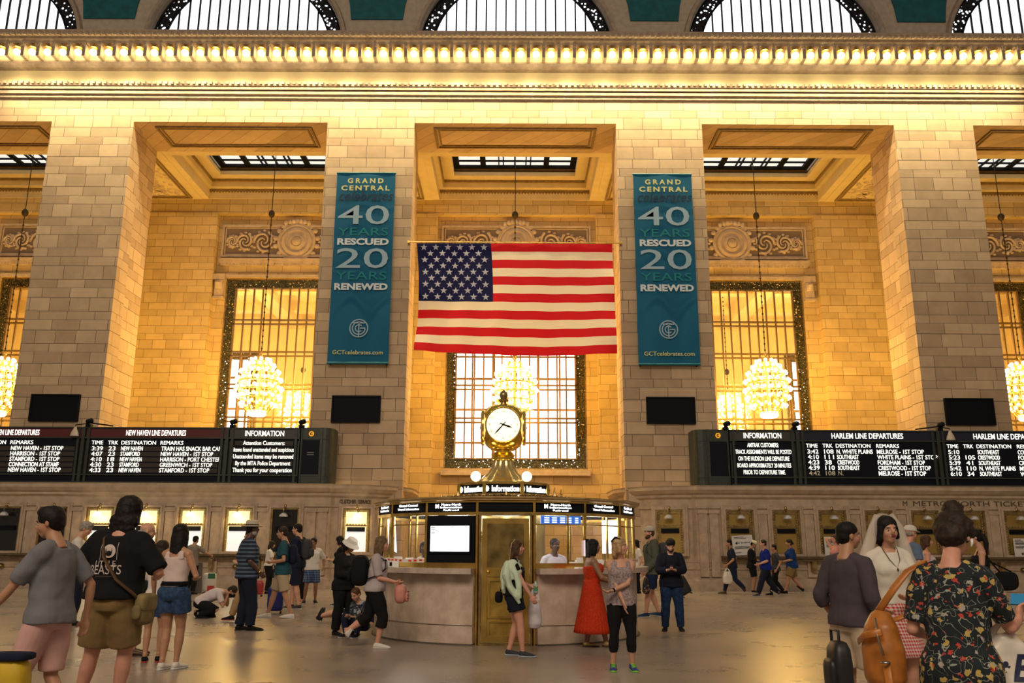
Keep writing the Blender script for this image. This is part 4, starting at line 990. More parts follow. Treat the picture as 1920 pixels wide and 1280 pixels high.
for k in range(4):
    a = k*pi/2; R3 = Matrix.Rotation(a, 3, 'Z')
    def disc(prof, name, m, par):
        b = MB().lathe(prof, (0,0,0), 40); b.v = [tuple(R3 @ Vector((x, -z, y)) + Vector((CK.x, CK.y, zc))) for x, y, z in b.v]; return b.build(name, m, par)
    disc([(.28,.36),(.345,.37),(.35,.415),(.335,.432),(.32,.43),(.32,.41)], 'dial_ring', GOLD, co)
    fc = disc([(.0,.36),(.32,.36),(.32,.418),(.20,.436),(.01,.444)], 'dial', emit('opal_dial', (1.0,.92,.62), 1.25), co)
    hm = MB()
    for (ang, ln, wd) in ((109, .19, .016), (222, .27, .012)):
        t = radians(90-ang); d = Vector((cos(t), 0, sin(t))); p = Vector((-d.z, 0, d.x)); b0_ = Vector((0, -.455, 0))
        pts = [b0_-d*.07-p*wd*.6, b0_-d*.07+p*wd*.6, b0_+d*ln*.6+p*wd*1.2, b0_+d*ln, b0_+d*ln*.6-p*wd*1.2]
        hm.add([q for q in pts]+[q+Vector((0,.006,0)) for q in pts], [(0,1,2,3,4),(9,8,7,6,5)]+[(i,(i+1)%5,(i+1)%5+5,i+5) for i in range(5)])
    hm.ball((0,-.455,0), (.022,.01,.022), 10, 6)
    hm.v = [tuple(R3 @ Vector(v) + Vector((CK.x, CK.y, zc))) for v in hm.v]; hm.build('clock_hands', BLACK, fc)
    its = []
    for h_ in range(1, 13):
        t = radians(90-h_*30); v = R3 @ Vector((.265*cos(t), -.438, .265*sin(t))); its.append((str(h_), .07, (CK.x+v.x, CK.y+v.y, zc+v.z), dict(rz=a, depth=.002)))
    join_text(its, mat('numeral_gold', (.55,.36,.10), .5), fc, 'numerals')
MB().lathe([(.26,4.12),(.22,4.18),(.12,4.22),(.06,4.25),(.055,4.30),(.10,4.32),(.105,4.35),(.06,4.37),(.07,4.40),(.085,4.44),(.07,4.49),(.03,4.53),(.0,4.56)], CK, 28).build('acorn_finial', mat('finial_brass', (.40,.30,.14), .3, .9), co)
lamp('booth_glow', 'POINT', (BX, BY_-1.75, 2.0), 22, (1,.95,.82), .25)
lamp('booth_glow', 'POINT', (BX-1.5, BY_-.6, 2.0), 18, (1,.95,.82), .25)
lamp('booth_glow', 'POINT', (BX+1.5, BY_-.6, 2.0), 18, (1,.95,.82), .25)

# ================================================================== people
TEX = bpy.data.textures.new('folds', 'CLOUDS'); TEX.noise_scale = .16; TEX.noise_depth = 1
TEXH = bpy.data.textures.new('strands', 'CLOUDS'); TEXH.noise_scale = .035; TEXH.noise_depth = 1
def solidify_union(mb, vox, smooth=4, disp=0, tex=None, factor=.5):
    """fuse overlapping closed shapes into one smooth continuous surface"""
    me = bpy.data.meshes.new('t'); me.from_pydata(mb.v, [], mb.f); me.update()
    b = bmesh.new(); b.from_mesh(me); bmesh.ops.recalc_face_normals(b, faces=b.faces); b.to_mesh(me); b.free()
    o = bpy.data.objects.new('t', me); COL.objects.link(o)
    r = o.modifiers.new('r', 'REMESH'); r.mode = 'VOXEL'; r.voxel_size = vox; r.adaptivity = 0; r.use_smooth_shade = True
    if smooth:
        s = o.modifiers.new('s', 'SMOOTH'); s.factor = factor; s.iterations = smooth
    if disp:
        d = o.modifiers.new('d', 'DISPLACE'); d.texture = tex or TEX; d.strength = disp; d.mid_level = .5; d.texture_coords = 'LOCAL'
    dg = bpy.context.evaluated_depsgraph_get(); dg.update()
    out = bpy.data.meshes.new_from_object(o.evaluated_get(dg))
    bpy.data.objects.remove(o); bpy.data.meshes.remove(me)
    out.polygons.foreach_set('use_smooth', [True]*len(out.polygons))
    return out
def skin(name, col): return mat('skin_'+name, col, .5, var=.06, scale=12)
SKIN = {'fair': (.56,.30,.20), 'tan': (.43,.22,.13), 'brown': (.26,.125,.07), 'dark': (.095,.042,.025), 'rosy': (.62,.30,.21)}
HAIRC = {'sandy': (.13,.085,.045), 'black': (.008,.006,.006), 'dark': (.025,.015,.010), 'brown': (.07,.035,.018), 'blond': (.38,.24,.11), 'grey': (.30,.27,.24)}
def V(*a): return Vector(a)
def two_bone(a, c, l1, l2, hint):
    d = c-a; L = d.length; mx = (l1+l2)*.999
    if L > mx: c = a+d*(mx/L); d = c-a; L = mx
    L = max(L, abs(l1-l2)+.001)
    x = (l1*l1-l2*l2+L*L)/(2*L); h = sqrt(max(0, l1*l1-x*x)); dn = d/L
    hv = hint-dn*hint.dot(dn)
    if hv.length < 1e-4: hv = V(0,0,1)
    return a+dn*x+hv.normalized()*h, c
class Fig:
    """joint positions in a frame whose unit is the standing height; +y is where the figure faces"""
    def __init__(s, H=1.72, sex='m', w=1.0, lean=0, side=0, pel=(0,0,.515), feet=None, knees=None, hands=None, elbows=None, look=(0,0), turn=0, pitch=0, child=False):
        s.H = H; s.sex = sex; s.w = w; s.child = child; f = sex == 'f'
        s.turn = turn; P = V(*pel); s.P = P
        s.Rt = Matrix.Rotation(radians(turn), 3, 'Z'); s.R0 = Matrix.Rotation(radians(-pitch), 3, 'X')
        s.lean = radians(lean); s.side = radians(side)
        s.hh = .155 if child else (.135 if f else .132)
        s.shw = (.090 if f else .101)*(.95+.05*w)
        s.hip = [P + s.R0 @ V(k*.052, 0, .005) for k in (-1, 1)]
        feet = feet or [(-.055, .0, .0), (.055, .0, .0)]; knees = knees or [(-.1,1,0), (.1,1,0)]
        s.ank = []; s.kne = []; s.toe = []
        for i in (0, 1):
            ft = feet[i]; lift = ft[3] if len(ft) > 3 else 0; yaw = ft[4] if len(ft) > 4 else (-1, 1)[i]*-8
            a = V(ft[0], ft[1], ft[2]+.045); k, a = two_bone(s.hip[i], a, .245, .235, V(*knees[i])); s.ank.append(a); s.kne.append(k)
            d = Matrix.Rotation(radians(yaw), 3, 'Z') @ (Matrix.Rotation(radians(-lift), 3, 'X') @ V(0, 1, 0)); u = Matrix.Rotation(radians(yaw), 3, 'Z') @ (Matrix.Rotation(radians(-lift), 3, 'X') @ V(0, 0, 1))
            s.toe.append((d, u))
        s.sh = [s.T(V(k*s.shw, -.004, .797)) for k in (-1, 1)]
        hands = hands or [None, None]; elbows = elbows or [None, None]; s.wri = []; s.elb = []; s.hd = []; s.curl = []
        for i in (0, 1):
            k = (-1, 1)[i]; h = hands[i] or (k*.155, .03, .50)
            eh = elbows[i] or (k*.5, -1, -.2)
            e, w_ = two_bone(s.sh[i], V(*h[:3]), .172, .150, V(*eh)); s.elb.append(e); s.wri.append(w_)
            hdv = V(*h[3]) if len(h) > 3 and h[3] is not None else (w_-e).normalized(); s.hd.append(hdv.normalized()); s.curl.append(h[4] if len(h) > 4 else .5)
        # head frame
        s.nb = s.T(V(0, .0, .845)); nk = s.T(V(0, .012, .872))
        s.HR = s.BR(.87) @ Matrix.Rotation(radians(look[0]), 3, 'Z') @ Matrix.Rotation(radians(look[1]), 3, 'X')
        if len(look) > 2: s.HR = s.HR @ Matrix.Rotation(radians(look[2]), 3, 'Y')
        s.hc = nk + s.BR(.87) @ V(0, .012, .0)      # chin level origin of the head
    def BR(s, z):
        t = min(1, max(0, (z-.54)/.22)); return s.R0 @ Matrix.Rotation(radians(s.turn)*t, 3, 'Z') @ Matrix.Rotation(-s.lean*t, 3, 'X') @ Matrix.Rotation(s.side*t, 3, 'Y')
    def T(s, p):
        """rest-space torso point to posed point: bends the spine smoothly"""
        z = p.z; q = V(0, 0, 0); n = 8; base = .515
        if z > base:
            dz = (z-base)/n
            for i in range(n): q += s.BR(base+dz*(i+.5)) @ V(0, 0, dz)
        else: q = s.R0 @ V(0, 0, z-base)
        return s.P + q + s.BR(z) @ V(p.x, p.y, 0)
    def HP(s, x, y, z): return s.hc + s.HR @ (V(x, y, z)*s.hh)
TORS_M = [(.47,.070,.060,-.004),(.50,.090,.066,-.006),(.54,.093,.064,-.004),(.60,.085,.056,0),(.65,.085,.058,.002),(.71,.094,.064,.004),(.76,.098,.063,.002),(.793,.096,.052,-.002),(.818,.066,.042,-.006),(.838,.040,.034,-.004)]
TORS_F = [(.47,.072,.060,-.006),(.50,.094,.068,-.010),(.54,.094,.064,-.008),(.60,.073,.050,0),(.64,.070,.050,.002),(.70,.080,.062,.008),(.735,.084,.068,.012),(.77,.088,.056,.004),(.80,.090,.045,-.002),(.822,.068,.038,-.005),(.838,.040,.031,-.003)]
def torso_rings(F, z0=0, z1=9, grow=0, straight=0, belly=0):
    out = []; src = TORS_F if F.sex == 'f' else TORS_M
    for z, a, b, y in src:
        if z < z0-1e-6 or z > z1+1e-6: continue
        out.append((z, a*F.w, b*F.w*(1+belly*math.exp(-((z-.6)/.07)**2)), y+belly*.03*math.exp(-((z-.6)/.07)**2)))
    def interp(z):
        prev = None
        for q in [(r[0], r[1]*F.w, r[2]*F.w, r[3]) for r in src]:
            if q[0] >= z:
                if prev is None: return (z, q[1], q[2], q[3])
                t = (z-prev[0])/(q[0]-prev[0]); return tuple([z]+[prev[k]+(q[k]-prev[k])*t for k in (1,2,3)])
            prev = q
        return prev
    if not out or out[0][0] > z0+1e-4: out.insert(0, interp(max(z0, .47)) if z0 >= .47 else (z0, out[0][1], out[0][2], out[0][3]))
    if z1 < .83 and out[-1][0] < z1-1e-4: out.append(interp(z1))
    if straight:
        mxa = max(a for z, a, b, y in out if z < .78); mxb = max(b for z, a, b, y in out if z < .78)
        out = [(z, a+(mxa-a)*straight*(1 if z < .72 else 0), b+(mxb-b)*straight*(1 if z < .72 else 0), y) for z, a, b, y in out]
    return [(z, a+grow, b+grow, y) for z, a, b, y in out]
def add_rings(mb, F, rings, n=20):
    vs = []; fs = []
    for z, a, b, y in rings:
        for j in range(n):
            t = 2*pi*j/n; c, s_ = cos(t), sin(t); e = .86 if z < .77 else 1.0
            vs.append(F.T(V(a*(abs(c)**e)*(1 if c > 0 else -1), y+b*(abs(s_)**e)*(1 if s_ > 0 else -1), z)))
    k = len(rings)
    for i in range(k-1):
        for j in range(n): fs.append((i*n+j, i*n+(j+1)%n, (i+1)*n+(j+1)%n, (i+1)*n+j))
    fs.append(tuple(range(n-1,-1,-1))); fs.append(tuple((k-1)*n+j for j in range(n)))
    mb.add(vs, fs, True)
def lerp(a, b, t): return a+(b-a)*t
def leg_path(F, i, t1=1.0, t0=0.0):
    """points from hip (0) over knee (.5) to ankle (1)"""
    pts = []
    for k in range(13):
        t = t0+(t1-t0)*k/12; pts.append((lerp(F.hip[i], F.kne[i], t*2) if t <= .5 else lerp(F.kne[i], F.ank[i], t*2-1), t))
    return pts
def leg_r(t, F):
    w = F.w**.6
    tab = [(0,.057),(.15,.054),(.35,.042),(.48,.0335),(.54,.031),(.66,.034),(.8,.027),(.93,.020),(1,.0195)]
    for (a, ra), (b, rb) in zip(tab, tab[1:]):
        if t <= b: return (ra+(rb-ra)*(t-a)/(b-a))*w*(1.04 if F.sex == 'f' and t < .4 else 1)
    return .02*w
def arm_path(F, i, t1=1.0):
    pts = []
    for k in range(11):
        t = t1*k/10; pts.append((lerp(F.sh[i], F.elb[i], t*2) if t <= .5 else lerp(F.elb[i], F.wri[i], t*2-1), t))
    return pts
def arm_r(t, F):
    w = F.w**.7; tab = [(0,.033),(.2,.029),(.45,.0225),(.55,.0225),(.65,.0235),(.85,.017),(1,.0145)]
    for (a, ra), (b, rb) in zip(tab, tab[1:]):
        if t <= b: return (ra+(rb-ra)*(t-a)/(b-a))*w*(.9 if F.sex == 'f' else 1)
    return .014
def hand_mb(mb, F, i):
    w = F.wri[i]; d = F.hd[i]; fore = (w-F.elb[i]).normalized(); side = -1 if i == 0 else 1
    # palm plane: thumb points forward/inward
    up = V(0, 1, 0) - d*d.y
    if up.length < .25: up = V(-side, 0, .3) - d*V(-side,0,.3).dot(d)
    up.normalize(); nrm = d.cross(up)*side; nrm.normalize()       # nrm points out of the back of the hand
    s = .105 if not F.child else .10
    p0 = w + d*.005; mb.tube([w-fore*.02, w+d*.01, w+d*.03, w+d*.052], [(.013,.013),(.017,.011),(.024,.011),(.021,.009)], 10, up)
    c = F.curl[i]
    for k in range(4):
        off = (.018, .006, -.006, -.0175)[k]; ln = (.042, .047, .044, .035)[k]; r = .0056 if k < 3 else .005
        p = w + d*.045 + up*off; dirv = d.copy(); pts = [p]; 
        for q in range(3):
            ang = c*(.5+.35*q)+.08*k*c; dirv = (dirv*cos(ang) - nrm*sin(ang)).normalized(); p = p + dirv*ln*(.42, .33, .25)[q]; pts.append(p)
        mb.tube(pts, [r*1.1, r*1.05, r, r*.8], 8, up)
    t0 = w + d*.016 + up*.014; t1 = t0 + (d*.55+up*.8-nrm*.25).normalized()*.022; t2 = t1 + (d*.9+up*.3-nrm*.5*c).normalized()*.02
    mb.tube([t0, t1, t2], [.0085, .0068, .005], 8, nrm)
def head_mb(mb, F):
    H = F.HP; h = F.hh; R = F.HR
    def el(c, r, n=16, m=10):
        b = MB().ball((0,0,0), [q*h for q in r], n, m); ct = H(*c); mb.add([ct + R @ Vector(v) for v in b.v], b.f, True)
    el((0,-.04,.64), (.345,.43,.37)); el((0,.06,.36), (.285,.33,.34)); el((0,.19,.13), (.17,.15,.13)); el((0,.06,.20), (.24,.24,.18))
    el((-.16,.22,.36), (.11,.13,.15)); el((.16,.22,.36), (.11,.13,.15)); el((0,.30,.60), (.21,.10,.07))
    mb.tube([H(0,.36,.56), H(0,.42,.45), H(0,.47,.385)], [h*.045, h*.06, h*.085], 8, R @ V(1,0,0)); el((0,.42,.36), (.095,.06,.05))
    el((0,.355,.245), (.12,.065,.05)); el((0,.33,.17), (.09,.06,.05))
    for k in (-1, 1): el((k*.345,-.05,.45), (.045,.08,.125), 10, 8)
def body_mb(F):
    mb = MB()
    add_rings(mb, F, torso_rings(F, .47))
    if F.sex == 'f' and not F.child:
        for k in (-1, 1): p = F.T(V(k*.042*F.w, .05*F.w, .732)); mb.ball(p, (.036*F.w, .030*F.w, .034*F.w), 12, 8)
    nk = F.nb; r = .031 if F.sex == 'm' else .026
    mb.tube([F.T(V(0,-.008,.815)), F.T(V(0,-.002,.85)), F.HP(0,-.06,.18), F.HP(0,-.08,.45)], [r*1.5, r*1.12, r, r*1.05], 14, F.BR(.85) @ V(1,0,0))
    for i in (0, 1):
        mb.tube([p for p, t in leg_path(F, i)], [leg_r(t, F) for p, t in leg_path(F, i)], 14)
        mb.ball(F.kne[i], (.031*F.w**.6,)*3, 10, 8); mb.ball(F.hip[i]-V(0,.012,-.005), (.055*F.w**.6,.06*F.w**.6,.055*F.w**.6), 12, 8)
        mb.tube([p for p, t in arm_path(F, i)], [arm_r(t, F) for p, t in arm_path(F, i)], 12)
        k = (-1, 1)[i]; mb.ball(F.sh[i]+V(0,0,-.004), (.034*F.w**.6,)*3, 12, 8); mb.ball(F.elb[i], (.021*F.w**.6,)*3, 10, 6)
        mb.tube([F.T(V(k*.035,-.006,.83)), F.sh[i]], [.026, .030], 10)
        d, u = F.toe[i]; a = F.ank[i]
        mb.tube([a+V(0,0,.03), a, a-u*.02], [.020,.0205,.021], 10); s_ = d.cross(u)
        mb.tube([a-d*.024-u*.028, a+d*.02-u*.024, a+d*.065-u*.032, a+d*.10-u*.036], [(.019,.015),(.022,.018),(.026,.012),(.018,.007)], 10, s_)
        hand_mb(mb, F, i)
    head_mb(mb, F)
    return mb
def scaled(mb, H):
    m = MB(); m.v = [tuple(Vector(v)*H) for v in mb.v]; m.f = mb.f; m.sm = mb.sm; return m
def sleeve(mb, F, i, t1, r0, flare=0, n=14):
    pth = arm_path(F, i, t1); mb.tube([p for p, t in pth], [arm_r(t, F)+r0+flare*t/t1 for p, t in pth], n)
    mb.ball(F.sh[i], (arm_r(0, F)+r0,)*3, 12, 8)
def top_mb(F, kind, hem=.50, grow=.010, slv=.36, straight=.6, belly=0, flare=.006, hood=False):
    mb = MB()
    if kind == 'tank':
        rg = torso_rings(F, hem, .775, grow, straight, belly); hw = .110*F.w**.8+grow; hd = .078*F.w**.8+grow
        add_rings(mb, F, [(z, max(a, hw) if z < .55 else a, max(b_, hd) if z < .55 else b_, y) for z, a, b_, y in rg])
        for k in (-1, 1):
            mb.tube([F.T(V(k*.060,.045,.76)), F.T(V(k*.052,.030,.80)), F.T(V(k*.048,.0,.833)), F.T(V(k*.052,-.038,.805)), F.T(V(k*.060,-.048,.76))], [(.022,.010)]*5, 8, F.BR(.8) @ V(1,0,0))
    elif kind == 'strapless': add_rings(mb, F, torso_rings(F, hem, .755, grow, 0, belly))
    else:
        rg = torso_rings(F, hem, .83, grow, straight, belly); hw = .112*F.w**.8+grow; hd = .080*F.w**.8+grow
        add_rings(mb, F, [(z, max(a, hw) if z < .56 else a, max(b_, hd) if z < .56 else b_, y) for z, a, b_, y in rg])
        for i in (0, 1):
            k = (-1, 1)[i]; sleeve(mb, F, i, slv, grow*.75+.001, flare)
            mb.tube([F.T(V(k*.03,-.005,.826)), F.sh[i]], [.030+grow*.5, .034+grow*.6], 12)
        if hood: mb.ball(F.T(V(0,-.045,.835)), (.055,.03,.035), 12, 8)
    if F.sex == 'f' and not F.child:
        for k in (-1, 1): p = F.T(V(k*.042*F.w, .05*F.w, .732)); mb.ball(p, (.036*F.w+grow, .030*F.w+grow, .034*F.w+grow), 12, 8)
    return mb
def bottom_mb(F, t1=.45, waist=.60, grow=.009, flare=.006, taper=None):
    mb = MB(); add_rings(mb, F, torso_rings(F, .47, waist, grow*.8))
    for i in (0, 1):
        pth = leg_path(F, i, t1); rr = []
        for p, t in pth:
            r = leg_r(t, F)+grow+flare*(t/t1)
            if taper is not None: r = max(r, taper)
            rr.append(r)
        mb.tube([p for p, t in pth], rr, 16); mb.ball(F.hip[i]-V(0,.012,-.005), (.055*F.w**.6+grow,.06*F.w**.6+grow,.055*F.w**.6+grow), 12, 8)
    return mb
def skirt_mb(F, hem_z, waist=.60, flare=.06, pleats=0, amp=.0, grow=.012):
    rings = torso_rings(F, .50, waist, grow); n = 96; vs = []; fs = []; prof = []
    base = F.P
    a0, b0 = rings[0][1], rings[0][2]
    for q in range(9):
        t = q/8; z = hem_z+(.50-hem_z)*t; prof.append((z, a0+flare*(1-t), b0+flare*(1-t)*.9, 1-t))
    for z, a, b, y in rings[1:]: prof.append((z, a, b, 0))
    for z, a, b, f_ in prof:
        for j in range(n):
            t = 2*pi*j/n; m = 1+amp*f_*sin(pleats*t)
            off = F.T(V(0,0,z)) if z > .5 else V(F.P.x, F.P.y, z)
            vs.append(V(off.x, off.y, off.z) + (F.BR(z) @ V(a*m*cos(t), b*m*sin(t)-.004, 0) if z > .5 else V(a*m*cos(t), b*m*sin(t)-.004, 0)))
    for i in range(len(prof)-1):
        for j in range(n): fs.append((i*n+j, i*n+(j+1)%n, (i+1)*n+(j+1)%n, (i+1)*n+j))
    fs.append(tuple(range(n-1,-1,-1))); fs.append(tuple((len(prof)-1)*n+j for j in range(n)))
    return MB().add(vs, fs, True)
def shoe_mb(F, i, hi=False):
    d, u = F.toe[i]; a = F.ank[i]; s_ = d.cross(u); up = MB(); so = MB()
    up.tube([a-d*.034-u*.026, a-d*.012-u*.020, a+d*.03-u*.024, a+d*.07-u*.030, a+d*.105-u*.034, a+d*.122-u*.036], [(.017,.015),(.025,.024),(.027,.022),(.031,.017),(.027,.012),(.012,.007)], 14, s_)
    up.tube([a-d*.004-u*.02, a-d*.004+u*(.03 if hi else .004)], [.027,.024], 12, s_)
    so.tube([a-d*.040-u*.041, a-d*.018-u*.041, a+d*.03-u*.041, a+d*.07-u*.041, a+d*.108-u*.040, a+d*.128-u*.038], [(.016,.0075),(.026,.008),(.026,.008),(.033,.008),(.029,.008),(.010,.006)], 14, s_)
    return up, so
def hair_mb(F, style, length=.0):
    mb = MB(); H = F.HP; h = F.hh; R = F.HR
    def el(c, r, n=16, m=10):
        b = MB().ball((0,0,0), [q*h for q in r], n, m); ct = H(*c); mb.add([ct + R @ Vector(v) for v in b.v], b.f, True)
    if style == 'balding':
        el((0,-.16,.45), (.38,.32,.22)); return mb
    g = 1.0 if style == 'short' else 1.06
    el((0,-.07,.70), (.395*g,.425*g,.36*g)); el((0,-.22,.46), (.33*g,.27*g,.30*g))
    if style == 'messy':
        el((0,.06,.88), (.34,.34,.20)); el((-.2,.0,.8), (.2,.3,.25)); el((.2,.0,.8), (.2,.3,.25)); el((0,-.2,.6), (.42,.32,.40))
    if style in ('mane', 'bigbun'): el((0,-.08,.70), (.48,.46,.43)); el((0,-.28,.42), (.38,.30,.36))
    if style == 'mane': el((0,-.20,.12), (.58,.36,.36)); el((.12,-.24,-.12), (.40,.26,.26)); el((-.22,-.22,-.08), (.34,.26,.26))
    if style in ('long', 'bob', 'mane'):
        X = R @ V(1,0,0); L = length or .22; dn = V(0,0,-1)
        a = H(0,-.16,.55); b = H(0,-.30,.10); bk = -(R @ V(0,1,0)); bk = V(bk.x, bk.y, 0).normalized()
        c = b + dn*L*.45 + bk*.006; e = b + dn*L + bk*.004
        mb.tube([a, b, c, e], [(h*.42,h*.34),(h*.40,h*.24),(h*.40,h*.17),(h*.24,h*.09)], 16, X)
        for k in (-1, 1):
            p = H(k*.30,.02,.62); q = H(k*.36,-.02,.2); r_ = q + dn*(L*.35)
            mb.tube([p, q, r_], [(h*.12,h*.20),(h*.09,h*.19),(h*.05,h*.10)], 10, X)
    if style in ('bun', 'bigbun'): el((0,-.18,1.17), (.25,.26,.24)); el((.06,-.14,1.3), (.14,.15,.1)); el((-.12,-.2,1.22),(.15,.16,.14)); el((0,-.15,1.0), (.2,.2,.1))
    if style == 'lowbun': el((0,-.52,.45), (.18,.17,.18))
    if style == 'ponytail':
        el((0,-.48,.62), (.13,.14,.13)); p = H(0,-.58,.60); bk = -(R @ V(0,1,0)); bk.z = 0
        mb.tube([H(0,-.48,.66), p, p+bk*.02+V(0,0,-.08), p+bk*.012+V(0,0,-.08-(length or .1))], [h*.10, h*.16, h*.17, h*.07], 12)
    return mb
def hat_mb(F, kind):
    H = F.HP; h = F.hh; R = F.HR; X = R @ V(1,0,0); a = MB(); b = MB(); U = R @ V(0,0,1)
    def ringed(prof, c, mb, sy=1.12, tilt=0):
        Rt = R @ Matrix.Rotation(radians(tilt), 3, 'X'); m = MB().lathe([(r*h, z*h) for r, z in prof], (0,0,0), 28, 1, sy); ct = H(*c); mb.add([ct + Rt @ Vector(v) for v in m.v], m.f, True)
    if kind == 'cap':
        ringed([(.41,.0),(.43,.08),(.40,.26),(.28,.40),(.10,.46),(.0,.47)], (0,-.05,.64), a)
        m = MB().tube([(0,.25,.0),(0,.50,.01),(0,.66,-.03),(0,.78,-.07)], [(.30,.02),(.29,.02),(.24,.02),(.08,.015)], 16); ct = H(0,-.02,.68); a.add([ct + R @ (Vector(v)*h) for v in m.v], m.f, True)
    if kind == 'fedora':
        ringed([(.42,.0),(.42,.18),(.40,.38),(.30,.46),(.15,.42),(.0,.44)], (0,-.05,.66), a); ringed([(.40,-.02),(.66,-.05),(.68,.0),(.66,.02),(.42,.03)], (0,-.05,.68), a, 1.15)
        ringed([(.435,.02),(.435,.14)], (0,-.05,.66), b)
    if kind == 'bucket':
        ringed([(.43,.0),(.43,.2),(.37,.40),(.22,.45),(.0,.46)], (0,-.05,.66), a); ringed([(.42,.08),(.70,-.16),(.71,-.13),(.44,.14)], (0,-.05,.66), a, 1.1)
    return a, b
def person(loc, rz, label, F, skin_='fair', hair=None, top=None, bottom=None, shoes=None, skirt=None, hat=None, vox=.010, face=True, extra=None, beard=None, glasses=False, group=None, lips=None):
    """top=(kind, material, kwargs)..., shoes=(material, sole material), hair=(style, colour, length)"""
    o = thing('person', label, 'person', (0,0,0), 0, group); Hh = F.H; vx = vox
    SK = skin(skin_, SKIN[skin_])
    me = solidify_union(scaled(body_mb(F), Hh), vx*.85, 3); link('body', me, SK, o)
    def garment(name, mb, m, v=None, sm=6, disp=.0, tex=None):
        me = solidify_union(scaled(mb, Hh), v or vx, sm, disp, tex); return link(name, me, m, o)
    if bottom:
        n, m, kw = bottom; garment(n, bottom_mb(F, **kw), m, disp=.022)
    if skirt:
        n, m, kw = skirt; mb = scaled(skirt_mb(F, **kw), Hh); me = bpy.data.meshes.new(n); me.from_pydata(mb.v, [], mb.f); me.polygons.foreach_set('use_smooth', mb.sm)
        b = bmesh.new(); b.from_mesh(me); bmesh.ops.recalc_face_normals(b, faces=b.faces); b.to_mesh(me); b.free(); link(n, me, m, o)
    if top:
        n, kind, m, kw = top; garment(n, top_mb(F, kind, **kw), m, disp=.030)
    if shoes:
        for i in (0, 1):
            u, s_ = shoe_mb(F, i); sh = garment('shoe', u, shoes[0], min(vx, .008), 3); me = solidify_union(scaled(s_, Hh), .008, 2); link('shoe_sole', me, shoes[1], sh)
    if hair:
        HM = mat('hair_'+hair[1], HAIRC[hair[1]], .62, var=.35, scale=25, spec=.25)
        garment('hair', hair_mb(F, hair[0], hair[2] if len(hair) > 2 else 0), HM, min(vx, .009), 3, .018 if hair[0] in ('bigbun', 'mane') else .008, TEXH)
    if beard:
        HM = mat('hair_'+beard, HAIRC[beard], .6, var=.3, scale=25); mb = MB(); h = F.hh
        for c, r in (((0,.22,.08),(.19,.17,.17)), ((-.2,.10,.2),(.1,.2,.2)), ((.2,.10,.2),(.1,.2,.2))):
            b = MB().ball((0,0,0), [q*h for q in r], 12, 8); ct = F.HP(*c); mb.add([ct + F.HR @ Vector(v) for v in b.v], b.f, True)
        garment('beard', mb, HM, min(vx, .009), 2, .01, TEXH)
    if hat:
        a, b = hat_mb(F, hat[0]); ht = garment('hat', a, hat[1], min(vx,.008), 2)
        if b.v: bb = scaled(b, Hh); link('hat_band', mesh_of(bb, 'hat_band'), hat[2], ht)
    if face:
        h = F.hh
        for k in (-1, 1):
            c = F.HP(k*.145,.335,.485); m = MB().ball((0,0,0), (.058*h,.03*h,.030*h), 10, 6); ew = MB().add([c + F.HR @ Vector(v) for v in m.v], m.f, True)
            e_ = link('eye', mesh_of(scaled(ew, Hh), 'eye'), mat('eye_white', (.6,.56,.52), .3), o)
            c = F.HP(k*.145,.362,.487); m = MB().ball((0,0,0), (.026*h,.010*h,.027*h), 8, 5); ei = MB().add([c + F.HR @ Vector(v) for v in m.v], m.f, True)
            link('iris', mesh_of(scaled(ei, Hh), 'iris'), mat('iris', (.02,.012,.008), .2), e_)
            br = MB().tube([F.HP(k*.06,.385,.575), F.HP(k*.15,.375,.60), F.HP(k*.23,.32,.57)], [k2*h for k2 in ((.009,.012,.006) if F.sex == 'f' else (.016,.022,.011))], 6)
            link('eyebrow', mesh_of(scaled(br, Hh), 'eyebrow'), mat('brow_hair', (.03,.018,.012), .7), o)
        lp = MB(); c = F.HP(0,.405,.255); 
        for dz, sz in ((.018,.020),(-.018,.026)):
            m = MB().ball((0,0,0), (.095*h,.030*h,sz*h), 10, 6); lp.add([c + F.HR @ (Vector(v)+V(0,0,dz*h)) for v in m.v], m.f, True)
        link('lips', mesh_of(scaled(lp, Hh), 'lips'), mat('lips_'+(lips or skin_), (.20,.01,.015) if lips else tuple(x*y for x, y in zip(SKIN[skin_], (.8,.5,.5))), .4), o)
    if glasses:
        g = MB(); h = F.hh
        for k in (-1, 1):
            m = MB().lathe([(.095,-.01),(.11,-.01),(.11,.01),(.095,.01)], (0,0,0), 16, cap=False); rt = Matrix.Rotation(pi/2, 3, 'X'); c = F.HP(k*.15,.42,.49); g.add([c + F.HR @ (rt @ Vector(v)*h) for v in m.v], m.f)
            g.tube([F.HP(k*.25,.40,.5), F.HP(k*.35,.0,.5)], h*.015, 6)
        g.tube([F.HP(-.05,.43,.5), F.HP(.05,.43,.5)], h*.012, 6); link('glasses', mesh_of(scaled(g, Hh), 'glasses'), BLACK, o)
    o.location = loc; o.rotation_euler = (0, 0, rz); o['H'] = Hh
    if extra: extra(o, F)
    return o
def mesh_of(mb, name):
    me = bpy.data.meshes.new(name); me.from_pydata(mb.v, [], mb.f); me.polygons.foreach_set('use_smooth', mb.sm); me.update()
    b = bmesh.new(); b.from_mesh(me); bmesh.ops.recalc_face_normals(b, faces=b.faces); b.to_mesh(me); b.free(); return me
def fab(name, col, **k): return mat('fabric_'+name, col, k.pop('rough', .9), spec=.2, **k)
def posed(o, F, p):      # figure point (unit heights) to world
    return Matrix.Translation(o.location) @ Matrix.Rotation(o.rotation_euler.z, 4, 'Z') @ (Vector(p)*F.H)
